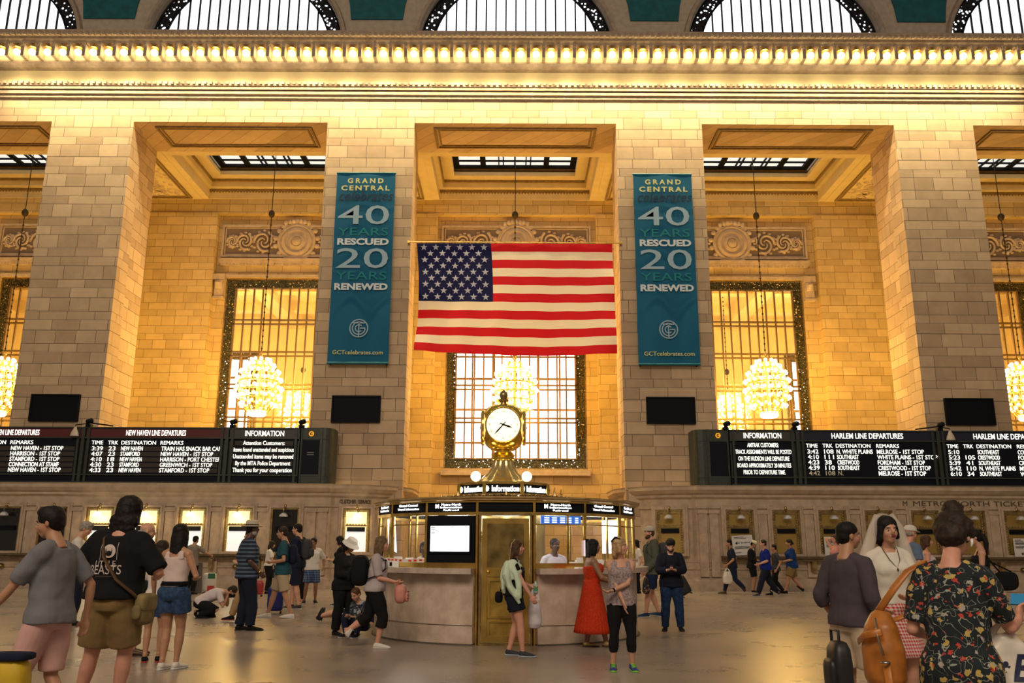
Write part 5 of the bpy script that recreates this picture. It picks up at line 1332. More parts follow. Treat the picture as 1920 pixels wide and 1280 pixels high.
def held(name, label, cat, o, F, mb, m, part='body', vox=None, smooth=3, disp=0):
    """a carried thing, modelled in the carrier's figure frame, standing as its own top-level object"""
    t = thing(name, label, cat, tuple(o.location), o.rotation_euler.z)
    if mb is not None:
        me = solidify_union(scaled(mb, F.H), vox, smooth, disp) if vox else mesh_of(scaled(mb, F.H), part)
        link(part, me, m, t)
    return t
def add_held(t, F, mb, m, part, vox=None, smooth=3, disp=0):
    me = solidify_union(scaled(mb, F.H), vox, smooth, disp) if vox else mesh_of(scaled(mb, F.H), part); return link(part, me, m, t)

# ---- fabrics
BLK = fab('black', (.008,.008,.010)); WHT = fab('white', (.66,.62,.58)); NAVY = fab('navy', (.010,.014,.035)); CHAR = fab('charcoal', (.045,.047,.055))
GREYT = fab('grey_marl', (.17,.17,.19)); KHAKI = fab('khaki', (.22,.145,.06)); PINKS = fab('pale_pink', (.60,.36,.33)); DENIM = fab('denim', (.028,.058,.13), var=.3, scale=20)
JEAN = fab('dark_jeans', (.012,.030,.085), var=.3, scale=14); TEALT = fab('teal', (.02,.075,.10)); BEIGE = fab('beige', (.42,.33,.22)); ROYAL = fab('royal_blue', (.006,.018,.20))
MINT = fab('mint_knit', (.64,.76,.60), bump=.6, bscale=120); RSK = fab('red_skirt', (.55,.050,.012), var=.25, scale=60, col2=(.40,.022,.006)); HEATH = fab('heather_grey', (.42,.33,.33), col2=(.20,.155,.17), scale=45)
OLIVE = fab('olive_grey', (.075,.085,.065)); MAUVE = fab('mauve_grey', (.070,.055,.068)); CREAMF = fab('cream', (.58,.46,.33)); LTGREY = fab('light_grey', (.42,.36,.38)); CAMO = fab('camo', (.045,.045,.025), col2=(.012,.012,.008), scale=22)
BOTGR = fab('bottle_green', (.012,.03,.03)); BLUESH = fab('pale_blue', (.12,.17,.27)); RUB = mat('rubber_white', (.62,.60,.57), .6); RUBK = mat('rubber_black', (.01,.01,.01), .6); LEATH = mat('brown_leather', (.06,.025,.01), .45)
TAN = mat('orange_tan_leather', (.40,.135,.018), .38, var=.25, scale=9); PLAST = mat('white_plastic_bag', (.66,.60,.52), .35, var=.06, scale=12); SHOEB = mat('shoe_blue', (.012,.03,.20), .6); NEON = mat('neon_green', (.25,.75,.05), .6)
SATCH = mat('satchel_canvas', (.20,.15,.06), .8, var=.25, scale=10); PINKL = mat('pink_bag_leather', (.55,.22,.17), .55); SBLUE = mat('suitcase_blue', (.006,.016,.16), .35); CASEB = mat('suitcase_black', (.012,.012,.014), .45)
def pattern(name, kind, ca, cb, sc, cc=None):
    m, nt, b = newmat(name); L = nt.links; tc = N(nt, 'ShaderNodeTexCoord'); b.inputs['Roughness'].default_value = .9; s = N(nt, 'ShaderNodeSeparateXYZ'); L.new(tc.outputs['Object'], s.inputs[0])
    def ms(op, a, v=None):
        n = N(nt, 'ShaderNodeMath', operation=op); L.new(a, n.inputs[0])
        if v is not None: (L.new(v, n.inputs[1]) if hasattr(v, 'is_linked') else setattr(n.inputs[1], 'default_value', v))
        return n.outputs[0]
    def mix(f, a, c):
        n = N(nt, 'ShaderNodeMix', data_type='RGBA'); L.new(f, n.inputs[0]); 
        for i, q in ((6, a), (7, c)): (L.new(q, n.inputs[i]) if hasattr(q, 'is_linked') else setattr(n.inputs[i], 'default_value', c4(q)))
        return n.outputs[2]
    if kind == 'stripes':
        f = ms('FRACT', ms('MULTIPLY', s.outputs['Z'], sc)); out = mix(ms('GREATER_THAN', f, .62), ca, cb)
    elif kind == 'check':
        zx = ms('GREATER_THAN', ms('FRACT', ms('MULTIPLY', s.outputs['Z'], sc)), .5); xx = ms('GREATER_THAN', ms('FRACT', ms('MULTIPLY', ms('ADD', s.outputs['X'], s.outputs['Y']), sc)), .5)
        out = mix(ms('MULTIPLY', ms('ADD', zx, xx), .5), ca, cb)
    else:
        out = ca
        for (scale, thr, col, seed) in ((sc, .30, cb, 0), (sc*1.25, .24, cc, 7.3), (sc*.9, .20, (.40,.36,.34), 3.1)):
            mp = N(nt, 'ShaderNodeMapping'); mp.inputs['Location'].default_value = (seed, seed, seed); L.new(tc.outputs['Object'], mp.inputs[0])
            nz = N(nt, 'ShaderNodeTexNoise', i_Scale=scale*2.2, i_Detail=2); L.new(mp.outputs[0], nz.inputs['Vector'])
            ad = N(nt, 'ShaderNodeVectorMath', operation='SCALE'); L.new(nz.outputs['Color'], ad.inputs[0]); ad.inputs['Scale'].default_value = .05
            a2 = N(nt, 'ShaderNodeVectorMath', operation='ADD'); L.new(mp.outputs[0], a2.inputs[0]); L.new(ad.outputs[0], a2.inputs[1])
            v = N(nt, 'ShaderNodeTexVoronoi', i_Scale=scale); L.new(a2.outputs[0], v.inputs['Vector'])
            sp = N(nt, 'ShaderNodeSeparateColor'); L.new(v.outputs['Color'], sp.inputs[0])
            out = mix(ms('MULTIPLY', ms('LESS_THAN', v.outputs['Distance'], thr), ms('GREATER_THAN', sp.outputs[0], .35)), out, col)
        # curling tendrils
        nz = N(nt, 'ShaderNodeTexNoise', i_Scale=12, i_Detail=1, i_Distortion=1.5); L.new(tc.outputs['Object'], nz.inputs['Vector'])
        out = mix(ms('LESS_THAN', ms('ABSOLUTE', ms('SUBTRACT', nz.outputs['Fac'], .5)), .011), out, (.30,.33,.26))
    if hasattr(out, 'is_linked'): L.new(out, b.inputs['Base Color'])
    return m
STRIPE = pattern('striped_knit', 'stripes', (.010,.016,.04), (.085,.13,.20), 14); PLAID = pattern('blue_plaid', 'check', (.010,.025,.12), (.12,.18,.30), 16)
GING = pattern('red_gingham', 'check', (.50,.02,.02), (.68,.55,.50), 34); FLORAL = pattern('floral_print', 'floral', (.008,.014,.020), (.52,.36,.10), 17, (.50,.055,.035))

def stand(px, fy, ty, k=1.0):
    g = gr(px, fy); d = _fw + _R*(px-960)/FPX + _U*(640-ty)/FPX; return (g.x, g.y, 0), (CZ+d.z*g.y/d.y)/1.015*k
R_ = radians
RIGHT, LEFT, AWAY, CAMERA = -90, 90, 0, 180
def bag_shape(c, r, e=3.2, n=20, m=14, rot=0, taper=0):
    b = MB(); vs = []; fs = []
    for j in range(m+1):
        t = -pi/2+pi*j/m
        for i in range(n):
            a = 2*pi*i/n; x, y, z = cos(t)*cos(a), cos(t)*sin(a), sin(t); q = (abs(x)**e+abs(y)**e+abs(z)**e)**(-1/e); k = 1-taper*(z*q+1)/2
            v = Matrix.Rotation(rot, 3, 'Z') @ V(x*q*r[0]*k, y*q*r[1]*k, 0); vs.append((c[0]+v.x, c[1]+v.y, c[2]+z*q*r[2]))
    for j in range(m):
        for i in range(n): fs.append((j*n+i, j*n+(i+1)%n, (j+1)*n+(i+1)%n, (j+1)*n+i))
    return b.add(vs, fs, True)
def backpack(o, F, label, m, size=(.085,.055,.125), up=.70, strap=True):
    """worn on the back; straps run over both shoulders"""
    c = F.T(V(0,-.062*F.w-size[1], up)); t = held('backpack', label, 'backpack', o, F, bag_shape((c.x,c.y,c.z), size, 3), m, 'bag_body', .012, 2, .01)
    c2 = F.T(V(0,-.062*F.w-size[1]*2-.004, up-.04)); add_held(t, F, bag_shape((c2.x,c2.y,c2.z), (size[0]*.72,.02,size[2]*.42), 3), m, 'front_pocket', .012, 2)
    for k in (-1, 1):
        p = [F.T(V(k*.055,-.058*F.w-.01,.62)), F.T(V(k*.055,-.062*F.w-.006,.78)), F.T(V(k*.055,-.01,.842)), F.T(V(k*.060,.058*F.w+.014,.79)), F.T(V(k*.072,.066*F.w+.016,.72)), F.T(V(k*(.102*F.w+.012),.02,.655)), F.T(V(k*.08,-.07*F.w,.62))]
        add_held(t, F, MB().tube(p, [(.016,.005)]*7, 8, F.BR(.8) @ V(1,0,0)), m, 'strap')
    return t
def suitcase(px, py, label, m, w_=.40, h_=.62, d_=.24, rz=0, handle=.35, extra=None):
    g = gr(px, py); o = thing('suitcase', label, 'suitcase', (g.x, g.y, 0), rz)
    local_part(bag_shape((0,0,.06+h_/2), (w_/2, d_/2, h_/2), 7), 'shell', m, o)
    rb = MB()
    for k in range(-3, 4): rb.box(k*w_*.13-.006, k*w_*.13+.006, -d_/2-.004, -d_/2+.01, .12, h_)
    local_part(rb, 'shell_ribs', m, o)
    for sx in (-1, 1):
        for sy in (-1, 1):
            b = MB().lathe([(.028,-.012),(.028,.012)], (0,0,0), 12); b.v = [(sx*(w_/2-.05)+z, sy*(d_/2-.04)+y, .028+x) for x, y, z in b.v]; local_part(b, 'wheel', RUBK, o)
    if handle: local_part(MB().tube([(-.07,0,.05+h_),(-.07,0,.06+h_+handle),(.07,0,.06+h_+handle),(.07,0,.05+h_)], .009, 6, (0,1,0)), 'pull_handle', mat('handle_metal', (.35,.33,.3), .3, .8), o)
    if extra: extra(o, w_, d_, h_)
    return o
def plastic_bag(loc, label, w_=.16, h_=.38, m=None, top=.2, rz=0, name='carrier_bag'):
    """hangs from loc (where it is held)"""
    o = thing(name, label, 'bag', loc, rz); m = m or PLAST; b = MB()
    b.tube([(0,0,-top),(0,0,-top-.04),(0,0,-top-h_*.4),(0,0,-top-h_*.85),(0,0,-top-h_)], [(w_*.35,.03),(w_*.7,.05),(w_*.95,.08),(w_*1.05,.09),(w_*.8,.06)], 16)
    me = solidify_union(b, .012, 3, .03); link('pouch', me, m, o)
    for k in (-1, 1): local_part(MB().tube([(k*w_*.5,0,-top-.03),(k*w_*.3,0,-top*.4),(0,0,0)], [(.03,.006),(.02,.006),(.012,.006)], 8), 'handle', m, o)
    return o
def project_print(txts, m, name, target, o, F, yoff, back=True, extra_shapes=None):
    """lettering laid on the cloth: each point is dropped onto the garment along the figure's y axis"""
    from mathutils.bvhtree import BVHTree
    me = target.data; bv = BVHTree.FromPolygons([v.co for v in me.vertices], [tuple(p.vertices) for p in me.polygons])
    bm = bmesh.new()
    for s, size, x, z, wd in txts:
        tm = text_mesh(s, size, depth=0); xs = [v.co.x for v in tm.vertices]; k = wd/max(1e-6, max(xs)-min(xs))
        tm.transform(Matrix.Translation((x, 0, z)) @ Matrix.Rotation(pi/2, 4, 'X') @ Matrix.Scale(k, 4, V(1,0,0))); bm.from_mesh(tm); bpy.data.meshes.remove(tm)
    if extra_shapes: tm = mesh_of(extra_shapes, 't'); bm.from_mesh(tm); bpy.data.meshes.remove(tm)
    bmesh.ops.triangulate(bm, faces=bm.faces[:]); bmesh.ops.subdivide_edges(bm, edges=[e for e in bm.edges if e.calc_length() > .03], cuts=2, use_grid_fill=False)
    sgn = -1 if back else 1
    for v in bm.verts:
        x = v.co.x if back else -v.co.x
        hit = bv.ray_cast(V(x, sgn*1.0, v.co.z), V(0, -sgn, 0))[0]
        v.co = V(x, (hit.y if hit else sgn*yoff)+sgn*.006, v.co.z)
    nm = bpy.data.meshes.new(name); bm.to_mesh(nm); bm.free(); return link(name, nm, m, target)
def part_of(o, name): return [c for c in o.children if c.name.split('.')[0] == name][0]

# ---------------------------------------------------------------- near left
loc, H = stand(64, 1392, 941)
F = Fig(H, 'm', .84, lean=5, pel=(0,0,.505), feet=[(-.05,.10,0),(.05,-.12,.02,-25)], hands=[(-.15,.20,.52),(.17,-.06,.50)], look=(14,-5))
o = person(loc, R_(80), 'boy in grey shirt and pale pink shorts walking out at the left edge', F, 'tan', ('messy','black'), ('grey_shirt','tee',GREYT,dict(hem=.50,grow=.022,straight=.9,slv=.42,flare=.0)), ('shorts',PINKS,dict(t1=.46,flare=.014)), (WHT,RUB), vox=.011)
g = gr(5, 1420); b = thing('yellow_bag', 'bright yellow bag with navy top edge cut off at the lower left corner', 'bag', (g.x-.05, g.y, 0))
local_part(bag_shape((0,0,.36), (.16,.10,.33), 5), 'bag_body', mat('yellow_bag_cloth', (.55,.36,.01), .6, var=.12, scale=8), b); local_part(bag_shape((0,0,.70), (.17,.105,.03), 5), 'bag_rim', NAVY, b)
loc, H = stand(186, 1340, 922)
F = Fig(H*.985, 'm', 1.16, pel=(.012,0,.512), feet=[(-.115,.0,0),(.06,.03,0)], hands=[(-.16,.14,.60),(.155,.13,.62)], elbows=[(-.8,-1,-.2),(.8,-1,-.2)], look=(-6,-8), side=3)
o = person(loc, R_(-4), 'tall broad man with long dark hair in black printed shirt and khaki shorts, back turned', F, 'rosy', ('mane','black',.10), ('printed_shirt','tee',BLK,dict(hem=.525,grow=.018,straight=1.0,slv=.48,flare=.012)), ('cargo_shorts',KHAKI,dict(t1=.44,flare=.020,grow=.014)), (LEATH,RUBK), vox=.012)
ring = MB(); zz = .735*H
for i in range(20):
    a0, a1 = 2*pi*i/20, 2*pi*(i+1)/20; ring.add([(.02,0,zz),(.02+.066*cos(a0),0,zz+.062*sin(a0)),(.02+.066*cos(a1),0,zz+.062*sin(a1))], [(0,1,2)])
for x in (-.07,.10): ring.add([(x-.002,0,zz-.08),(x+.002,0,zz-.08),(x+.002,0,zz+.08),(x-.002,0,zz+.08)], [(0,1,2,3)])
PRW = mat('shirt_print_white', (.60,.50,.46), .8)
project_print([('LITTLE',.085,-.01,.675*H,.20),('BEASTS',.12,-.01,.648*H,.31),('................',.03,-.01,.625*H,.16)], PRW, 'shirt_print', part_of(o,'printed_shirt'), o, F, .2, True, ring)
inner = MB()
for i in range(14):
    a0, a1 = 2*pi*i/14, 2*pi*(i+1)/14; inner.add([(.02,0,zz-.01),(.02+.03*cos(a0),0,zz-.02+.024*sin(a0)),(.02+.03*cos(a1),0,zz-.02+.024*sin(a1))], [(0,1,2)])
inner.add([(-.012,0,zz-.01),(-.002,0,zz-.01),(-.01,0,zz+.035)], [(0,1,2)]).add([(.052,0,zz-.01),(.042,0,zz-.01),(.05,0,zz+.035)], [(0,1,2)])
q = project_print([], BLK, 'emblem_figure', part_of(o,'printed_shirt'), o, F, .2, True, inner)
for v in q.data.vertices: v.co.y -= .004
sb = thing('satchel', 'olive canvas satchel hanging at the right hip of the tall man in black shirt', 'bag', tuple(o.location), o.rotation_euler.z)
c = V(.158,.02,.475); add_held(sb, F, bag_shape(c, (.030,.072,.072), 4), SATCH, 'bag_body', .012, 2, .01)
add_held(sb, F, bag_shape(c+V(.006,0,.03), (.032,.076,.045), 4), SATCH, 'flap', .012, 2)
add_held(sb, F, bag_shape(c+V(.0,-.078,-.01), (.022,.012,.035), 3), SATCH, 'side_pocket', .01, 2)
st_ = [F.T(V(-.045,.01,.842)), F.T(V(-.055,-.062,.80)), F.T(V(-.02,-.108,.72)), F.T(V(.06,-.116,.62)), F.T(V(.125,-.08,.56)), c+V(-.01,-.05,.05)]
add_held(sb, F, MB().tube(st_, [(.014,.006)]*6, 8, (0,1,0)), mat('strap_brown', (.09,.045,.015), .7), 'shoulder_strap')
loc, H = stand(130, 1172, 975)
F = Fig(H, 'm', 1.0, hands=[(-.05,.16,.60),(.06,.16,.60)], look=(-10,-25))
person(loc, R_(-70), 'person with wavy grey hair in dark clothes behind the boy in grey shirt', F, 'fair', ('messy','grey'), ('shirt','tee',WHT,dict(hem=.5)), ('trousers',NAVY,dict(t1=.98,grow=.012,flare=.01)), (BLK,RUBK))
loc, H = stand(245, 1228, 977)
F = Fig(H, 'm', 1.05, hands=[(-.05,.14,.62),(.10,.15,.60)], feet=[(-.06,.02,0),(.06,.0,0)], look=(0,-8))
person(loc, R_(-62), 'balding man in bottle green shirt and black shorts beside the tall man', F, 'fair', ('balding','grey'), ('shirt','tee',BOTGR,dict(hem=.49,grow=.013)), ('shorts',BLK,dict(t1=.50,flare=.012)), (LEATH,RUBK))
loc, H = stand(283, 1241, 1012)
F = Fig(H, 'f', .92)
person(loc, R_(10), 'girl with dark shoes mostly hidden behind the long haired girl in white top', F, 'tan', ('long','dark',.1), ('shirt','tee',WHT,dict(hem=.5)), ('shorts',DENIM,dict(t1=.30)), (BLK,mat('red_trim', (.4,.02,.03), .6)))
loc, H = stand(312, 1255, 981)
F = Fig(H, 'f', .98, feet=[(-.035,-.01,0,0,0),(.045,.04,0)], hands=[(-.16,.01,.50),(.09,.13,.62)], elbows=[None,(.8,-1,-.2)], pel=(.005,0,.515), look=(-4,0))
o = person(loc, R_(-12), 'girl with very long black hair in white top and denim shorts, back turned', F, 'tan', ('long','black',.36), ('white_top','tank',fab('white_rose', (.62,.50,.48)),dict(hem=.565,grow=.010,straight=.5)), ('denim_shorts',DENIM,dict(t1=.27,flare=.016,grow=.012,waist=.60)), (WHT,RUB), vox=.009)
bt = MB(); add_rings(bt, F, [(z, a+.022, b_+.022, y) for z, a, b_, y in torso_rings(F, .575, .606)]); link('belt', mesh_of(scaled(bt, H), 'belt'), BLK, o)
# ---------------------------------------------------------------- left middle ground
loc, H = stand(355, 1114, 1003)
F = Fig(H, 'm', 1.0, hands=[(-.12,.2,.62),(.20,.26,.66)], elbows=[None,(1,-.2,-.6)], lean=6)
person(loc, R_(-14), 'man in grey shirt leaning an arm on the counter of a bright ticket window', F, 'tan', ('short','black'), ('shirt','tee',fab('dull_grey', (.20,.17,.15)),dict(hem=.49)), ('trousers',BLK,dict(t1=.98,grow=.012)), (BLK,RUBK), vox=.013)
g = gr(356, 1112); b = thing('sandwich_board', 'grey folding floor board standing by the man in grey shirt', 'floor sign', (g.x, g.y, 0))
for k in (-1, 1):
    m = MB(); m.prism([(-.34,0),(.34,0),(.22,1.0),(-.22,1.0)], -.012, .012); rt = Matrix.Rotation(R_(10*k), 3, 'X'); m.v = [tuple(rt @ Vector(v) + V(0,-k*.0,0)) for v in m.v]; m.v = [(x, y+k*.18-.0 if False else y-k*.0+k*.175*-1, z) for x, y, z in m.v]
    local_part(m, 'board_face', mat('grey_board', (.20,.18,.17), .5), b)
local_part(MB().box(-.22,.22,-.03,.03,.97,1.0), 'hinge_bar', BLK, b)
def flagcase(o, w_, d_, h_):
    for x0, x1, c in ((-.2,-.067,(.02,.14,.06)),(-.067,.067,(.62,.58,.52)),(.067,.2,(.45,.03,.03))):
        z0 = .06+h_*(x0+.2)/.4; z1 = .06+h_*(x1+.2)/.4
        local_part(MB().box(-.02, w_/2+.006, -d_/2-.012, -d_/2, .06+h_*(1-(x1+.2)/.4)+.02, .06+h_*(1-(x0+.2)/.4)-.01), 'colour_panel', mat('panel_%d' % int(x0*100), c, .4), o)
suitcase(391, 1112, 'white suitcase with green white red panels behind the crouching photographer', mat('suitcase_white', (.62,.58,.52), .35), .42, .60, .24, 0, .50, flagcase)
g = gr(378, 1158); F = Fig(1.74, 'm', 1.0, lean=38, pitch=42, pel=(0,-.03,.17), feet=[(-.07,-.10,.02,-50),(.07,-.02,.0,0)], knees=[(-.2,1,-.3),(.25,1,.6)], hands=[(-.015,.30,.25),(.03,.30,.25)], elbows=[(-.7,0,-1),(.7,0,-1)], look=(0,20))
o = person((g.x, g.y, 0), R_(-84), 'person in white shirt crouching low on the floor with camera', F, 'tan', ('short','dark'), ('shirt','tee',fab('white_lilac', (.60,.52,.55)),dict(hem=.51)), ('trousers',BLK,dict(t1=.98,grow=.010)), (BLK,RUBK))
cmr = held('camera', 'black camera in the hands of the crouching person', 'camera', o, F, bag_shape((.0,.335,.27), (.042,.022,.028), 5), BLK, 'camera_body'); add_held(cmr, F, MB().tube([(0,.345,.265),(0,.39,.262)], [.02,.021], 14), BLK, 'lens')
loc, H = stand(470, 1166, 986)
F = Fig(H, 'm', 1.0, feet=[(-.05,-.03,0),(.05,.26,0)] , pel=(0,.06,.49), hands=[(-.06,.16,.62),(.06,.17,.62)])
person(loc, R_(LEFT-10), 'man in black shirt and tan trousers behind the man in fedora', F, 'fair', ('short','dark'), ('shirt','tee',BLK,dict(hem=.48,grow=.014)), ('trousers',fab('tan_trousers', (.36,.24,.12)),dict(t1=.97,grow=.012,flare=.008)), (BLK,mat('red_sole', (.30,.03,.03), .6)))
loc, H = stand(455, 1182, 969)
F = Fig(H*.97, 'm', 1.1, belly=None if 0 else 0, feet=[(-.06,.0,0),(.06,.05,0)], hands=[(-.14,.05,.52),(.12,.09,.53)]) if False else Fig(H*.97, 'm', 1.1, feet=[(-.06,-.02,0),(.06,.05,0)], hands=[(-.14,.05,.52),(.12,.09,.53)])
o = person(loc, R_(-58), 'man in pale straw fedora, striped navy shirt and dark trousers', F, 'dark', ('short','black'), ('striped_shirt','tee',STRIPE,dict(hem=.475,grow=.016,straight=1,slv=.46,belly=.25)), ('trousers',fab('ink_trousers', (.010,.013,.028)),dict(t1=.99,grow=.014,flare=.010,taper=.034)), (BLK,RUBK), hat=('fedora',mat('straw', (.50,.42,.32), .8),BLK), beard='grey')
w1 = F.wri[1]; a = (w1-F.elb[1]).normalized(); wt = held('wristwatch', 'gold wristwatch of the man in fedora', 'watch', o, F, MB().tube([w1-a*.018, w1-a*.008], [.0175,.0175], 14), BRASS, 'watch_band')
p = posed(o, F, F.wri[0]+V(0,0,-.05)); plastic_bag(tuple(p), 'dull blue bag hanging beside the man in fedora', .13, .34, fab('dull_blue', (.04,.06,.10)), .12)
loc, H = stand(500, 1113, 1013)
F = Fig(H, 'f', 1.0, hands=[(-.10,.15,.62),(.12,.16,.60)], look=(-10,-15))
o = person(loc, R_(-60), 'woman in white top with black shoulder bag by the curved counter', F, 'fair', ('long','dark',.1), ('shirt','tee',WHT,dict(hem=.53)), ('trousers',BLK,dict(t1=.98)), (BLK,RUBK), vox=.012)
p = posed(o, F, V(.16,.05,.56)); plastic_bag(tuple(p), 'black tote bag of the woman in white top', .15, .28, BLK, .15, 0, 'tote_bag')
g = gr(482, 1108); suitcase(484, 1118, 'small red suitcase beside the woman in white top', mat('suitcase_red', (.30,.02,.015), .4), .30, .42, .2, 0, .3)
suitcase(515, 1150, 'bright blue suitcase beside the boy in teal shirt', SBLUE, .36, .56, .24, R_(8), .30)
loc, H = stand(552, 1141, 980)
F = Fig(H, 'm', 1.0, feet=[(-.05,-.07,0),(.05,.06,0)], hands=[(-.08,.16,.62),(.07,.16,.64)])
o = person(loc, R_(LEFT-8), 'youth in dark clothes walking just behind the boy in teal shirt', F, 'fair', ('short','black'), ('shirt','tee',NAVY,dict(hem=.48)), ('shorts',NAVY,dict(t1=.5,flare=.014)), (CHAR,RUB))
backpack(o, F, 'grey backpack on the youth in dark clothes', CHAR)
loc, H = stand(528, 1158, 983)
F = Fig(H, 'm', .98, feet=[(-.05,-.11,0,-4),(.05,.16,0)], pel=(0,.02,.500), hands=[(-.11,.13,.60),(.16,.04,.58)], elbows=[None,(.6,-1,-.1)], look=(0,-5))
o = person(loc, R_(LEFT+6), 'boy in teal shirt and beige shorts stepping left past the blue suitcase', F, 'tan', ('short','dark'), ('shirt','tee',TEALT,dict(hem=.48,grow=.014)), ('shorts',BEIGE,dict(t1=.45,flare=.016)), (WHT,RUB))
backpack(o, F, 'navy backpack on the boy in teal shirt', NAVY, (.07,.045,.11))
loc, H = stand(562, 1128, 1006)
F = Fig(H, 'f', 1.0); person(loc, R_(150), 'dark haired person hidden behind the boy in white shirt', F, 'tan', ('bob','black',.06), ('shirt','tee',CHAR,dict(hem=.5)), ('trousers',BLK,dict(t1=.98)), (mat('pink_shoe', (.5,.2,.15), .6),RUB), vox=.013)
loc, H = stand(582, 1131, 1007)
F = Fig(H, 'm', .95, child=False, feet=[(-.07,-.02,0),(.10,.0,0)], hands=[(-.17,-.02,.56),(.17,.02,.56)], look=(-28,-10))
o = person(loc, R_(196), 'boy in white shirt and blue plaid shorts', F, 'brown', ('short','black'), ('shirt','tee',WHT,dict(hem=.51,grow=.016,straight=.9,slv=.44,flare=.014)), ('plaid_shorts',PLAID,dict(t1=.42,flare=.020)), (BLK,RUB))
project_print([('NEW YORK CITY',.05,0,.70*H,.22)], BLK, 'shirt_print', part_of(o,'shirt'), o, F, .15, False) if False else None
# person lying on the floor
g = gr(590, 1168); g.x += .80; F = Fig(1.66, 'm', 1.0, pitch=84, pel=(0,0,.075), feet=[(-.06,-.47,.02,-75),(.06,-.46,.03,-75)], knees=[(-.1,0,1),(.1,0,1)], hands=[(-.12,.34,.05),(.12,.34,.05)], look=(0,25))
person((g.x, g.y+.1, 0), R_(RIGHT-4), 'person in camouflage shorts lying on the floor behind the striding woman', F, 'fair', ('short','dark'), ('shirt','tee',NAVY,dict(hem=.5)), ('camo_shorts',CAMO,dict(t1=.52,flare=.014)), (NAVY,RUBK))
loc, H = stand(636, 1135, 1004)
F = Fig(H, 'f', 1.05, hands=[(-.04,.17,.66),(.05,.17,.66)], look=(0,-15))
o = person(loc, R_(LEFT-12), 'woman with black hair in black top using phone by the corner ticket window', F, 'fair', ('bob','black',.05), ('jacket','tee',BLK,dict(hem=.48,slv=.62,grow=.014)), ('trousers',BLK,dict(t1=.98,grow=.013)), (CHAR,RUB))
h_ = held('phone', 'phone in the hands of the woman by the corner ticket window', 'phone', o, F, MB().obox(V(.0,.215,.675), .045, .006, .075, Matrix.Rotation(R_(-40),3,'X')), BLK, 'phone_body')
loc, H = stand(640, 1190, 1001)
F = Fig(H*.97, 'f', 1.08, feet=[(-.05,.08,0),(.05,-.05,0)], hands=[(-.06,.16,.60),(.06,.16,.62)], look=(0,-25), lean=6)
person(loc, R_(-125), 'woman in white bucket hat and black clothes behind the striding woman', F, 'tan', ('bob','black',.06), ('jacket','tee',BLK,dict(hem=.46,slv=.9,grow=.016)), ('trousers',BLK,dict(t1=.98,grow=.014,flare=.012)), (BLK,RUBK), hat=('bucket',WHT))
# striding woman
loc, H = stand(702, 1214, 1001)
F = Fig(H, 'f', 1.12, lean=4, pel=(0,-.01,.502), feet=[(-.04,-.27,.095,-62),(.045,.03,0)], knees=[(-.05,1,-.4),(.1,1,0)], hands=[(-.03,.16,.575),(.06,.17,.585)], elbows=[(-.5,-1,-.4),(.5,-1,-.4)])
o = person(loc, R_(RIGHT+2), 'woman striding right in pale grey shirt and black cropped trousers', F, 'rosy', ('long','sandy',.20), ('shirt','tee',LTGREY,dict(hem=.51,grow=.012,slv=.44,belly=.25)), ('cropped_trousers',BLK,dict(t1=.70,grow=.012,flare=.006)), (WHT,RUB), vox=.009)
backpack(o, F, 'big black backpack on the striding woman', BLK, (.10,.085,.14), .69)
t = held('pink_backpack', 'pink backpack with buckled straps held in front by the striding woman', 'backpack', o, F, bag_shape((.03,.225,.475), (.065,.055,.085), 3.2), PINKL, 'bag_body', .010, 2, .012)
add_held(t, F, bag_shape((.03,.285,.45), (.045,.018,.045), 3.2), PINKL, 'front_pocket', .009, 2)
for z in (.50,.47,.44): add_held(t, F, MB().tube([(-.02,.292,z),(.03,.305,z-.004),(.08,.29,z)], [(.004,.003)]*3, 6, (0,0,1)), LEATH, 'buckled_strap')
add_held(t, F, MB().tube([(0,.20,.555),(.02,.19,.59),(.05,.19,.59),(.06,.2,.555)], .006, 6, (0,1,0)), PINKL, 'grab_handle')
loc, H = stand(676, 1192, 1110); 
F = Fig(1.35, 'm', .95, child=True, pel=(0,0,.115), pitch=5, lean=12, feet=[(-.09,.20,.0),(.08,.20,.0)], knees=[(-.4,.3,1),(.4,.3,1)], hands=[(-.05,.2,.25),(.05,.2,.25)], look=(0,-10))
person(loc, R_(150), 'child in navy printed jacket sitting on the floor behind the striding woman', F, 'fair', ('short','brown'), ('jacket','tee',pattern('navy_print', 'floral', (.012,.018,.045), (.35,.38,.42), 9, (.25,.03,.04)),dict(hem=.5,slv=.95,grow=.014)), ('trousers',NAVY,dict(t1=.98,grow=.012)), (BLK,RUB), vox=.009)

# ---------------------------------------------------------------- inside the booth
for dx, dy, H, sk, hr, tp, lb in ((-1.42,-1.15,1.60,'dark',('bob','black',.04),WHT,'clerk in white shirt behind the left booth glass'),(-1.1,-.35,1.62,'fair',('long','dark',.1),fab('plum', (.06,.02,.05)),'clerk in dark top standing deeper inside the left of the booth'),
        (.83,-1.55,1.66,'dark',('short','black'),fab('lilac_white', (.52,.50,.60)),'clerk in white shirt standing behind the glass right of the brass door')):
    F = Fig(H, 'f' if hr[0] != 'short' else 'm', 1.05, hands=[(-.10,.12,.60),(.10,.12,.60)]); person((BX+dx, BY_+dy, 0), R_(160 if dx < 0 else 205), lb, F, sk, hr, ('shirt','tee',tp,dict(hem=.5)), ('trousers',BLK,dict(t1=.98)), (BLK,RUBK), vox=.013)

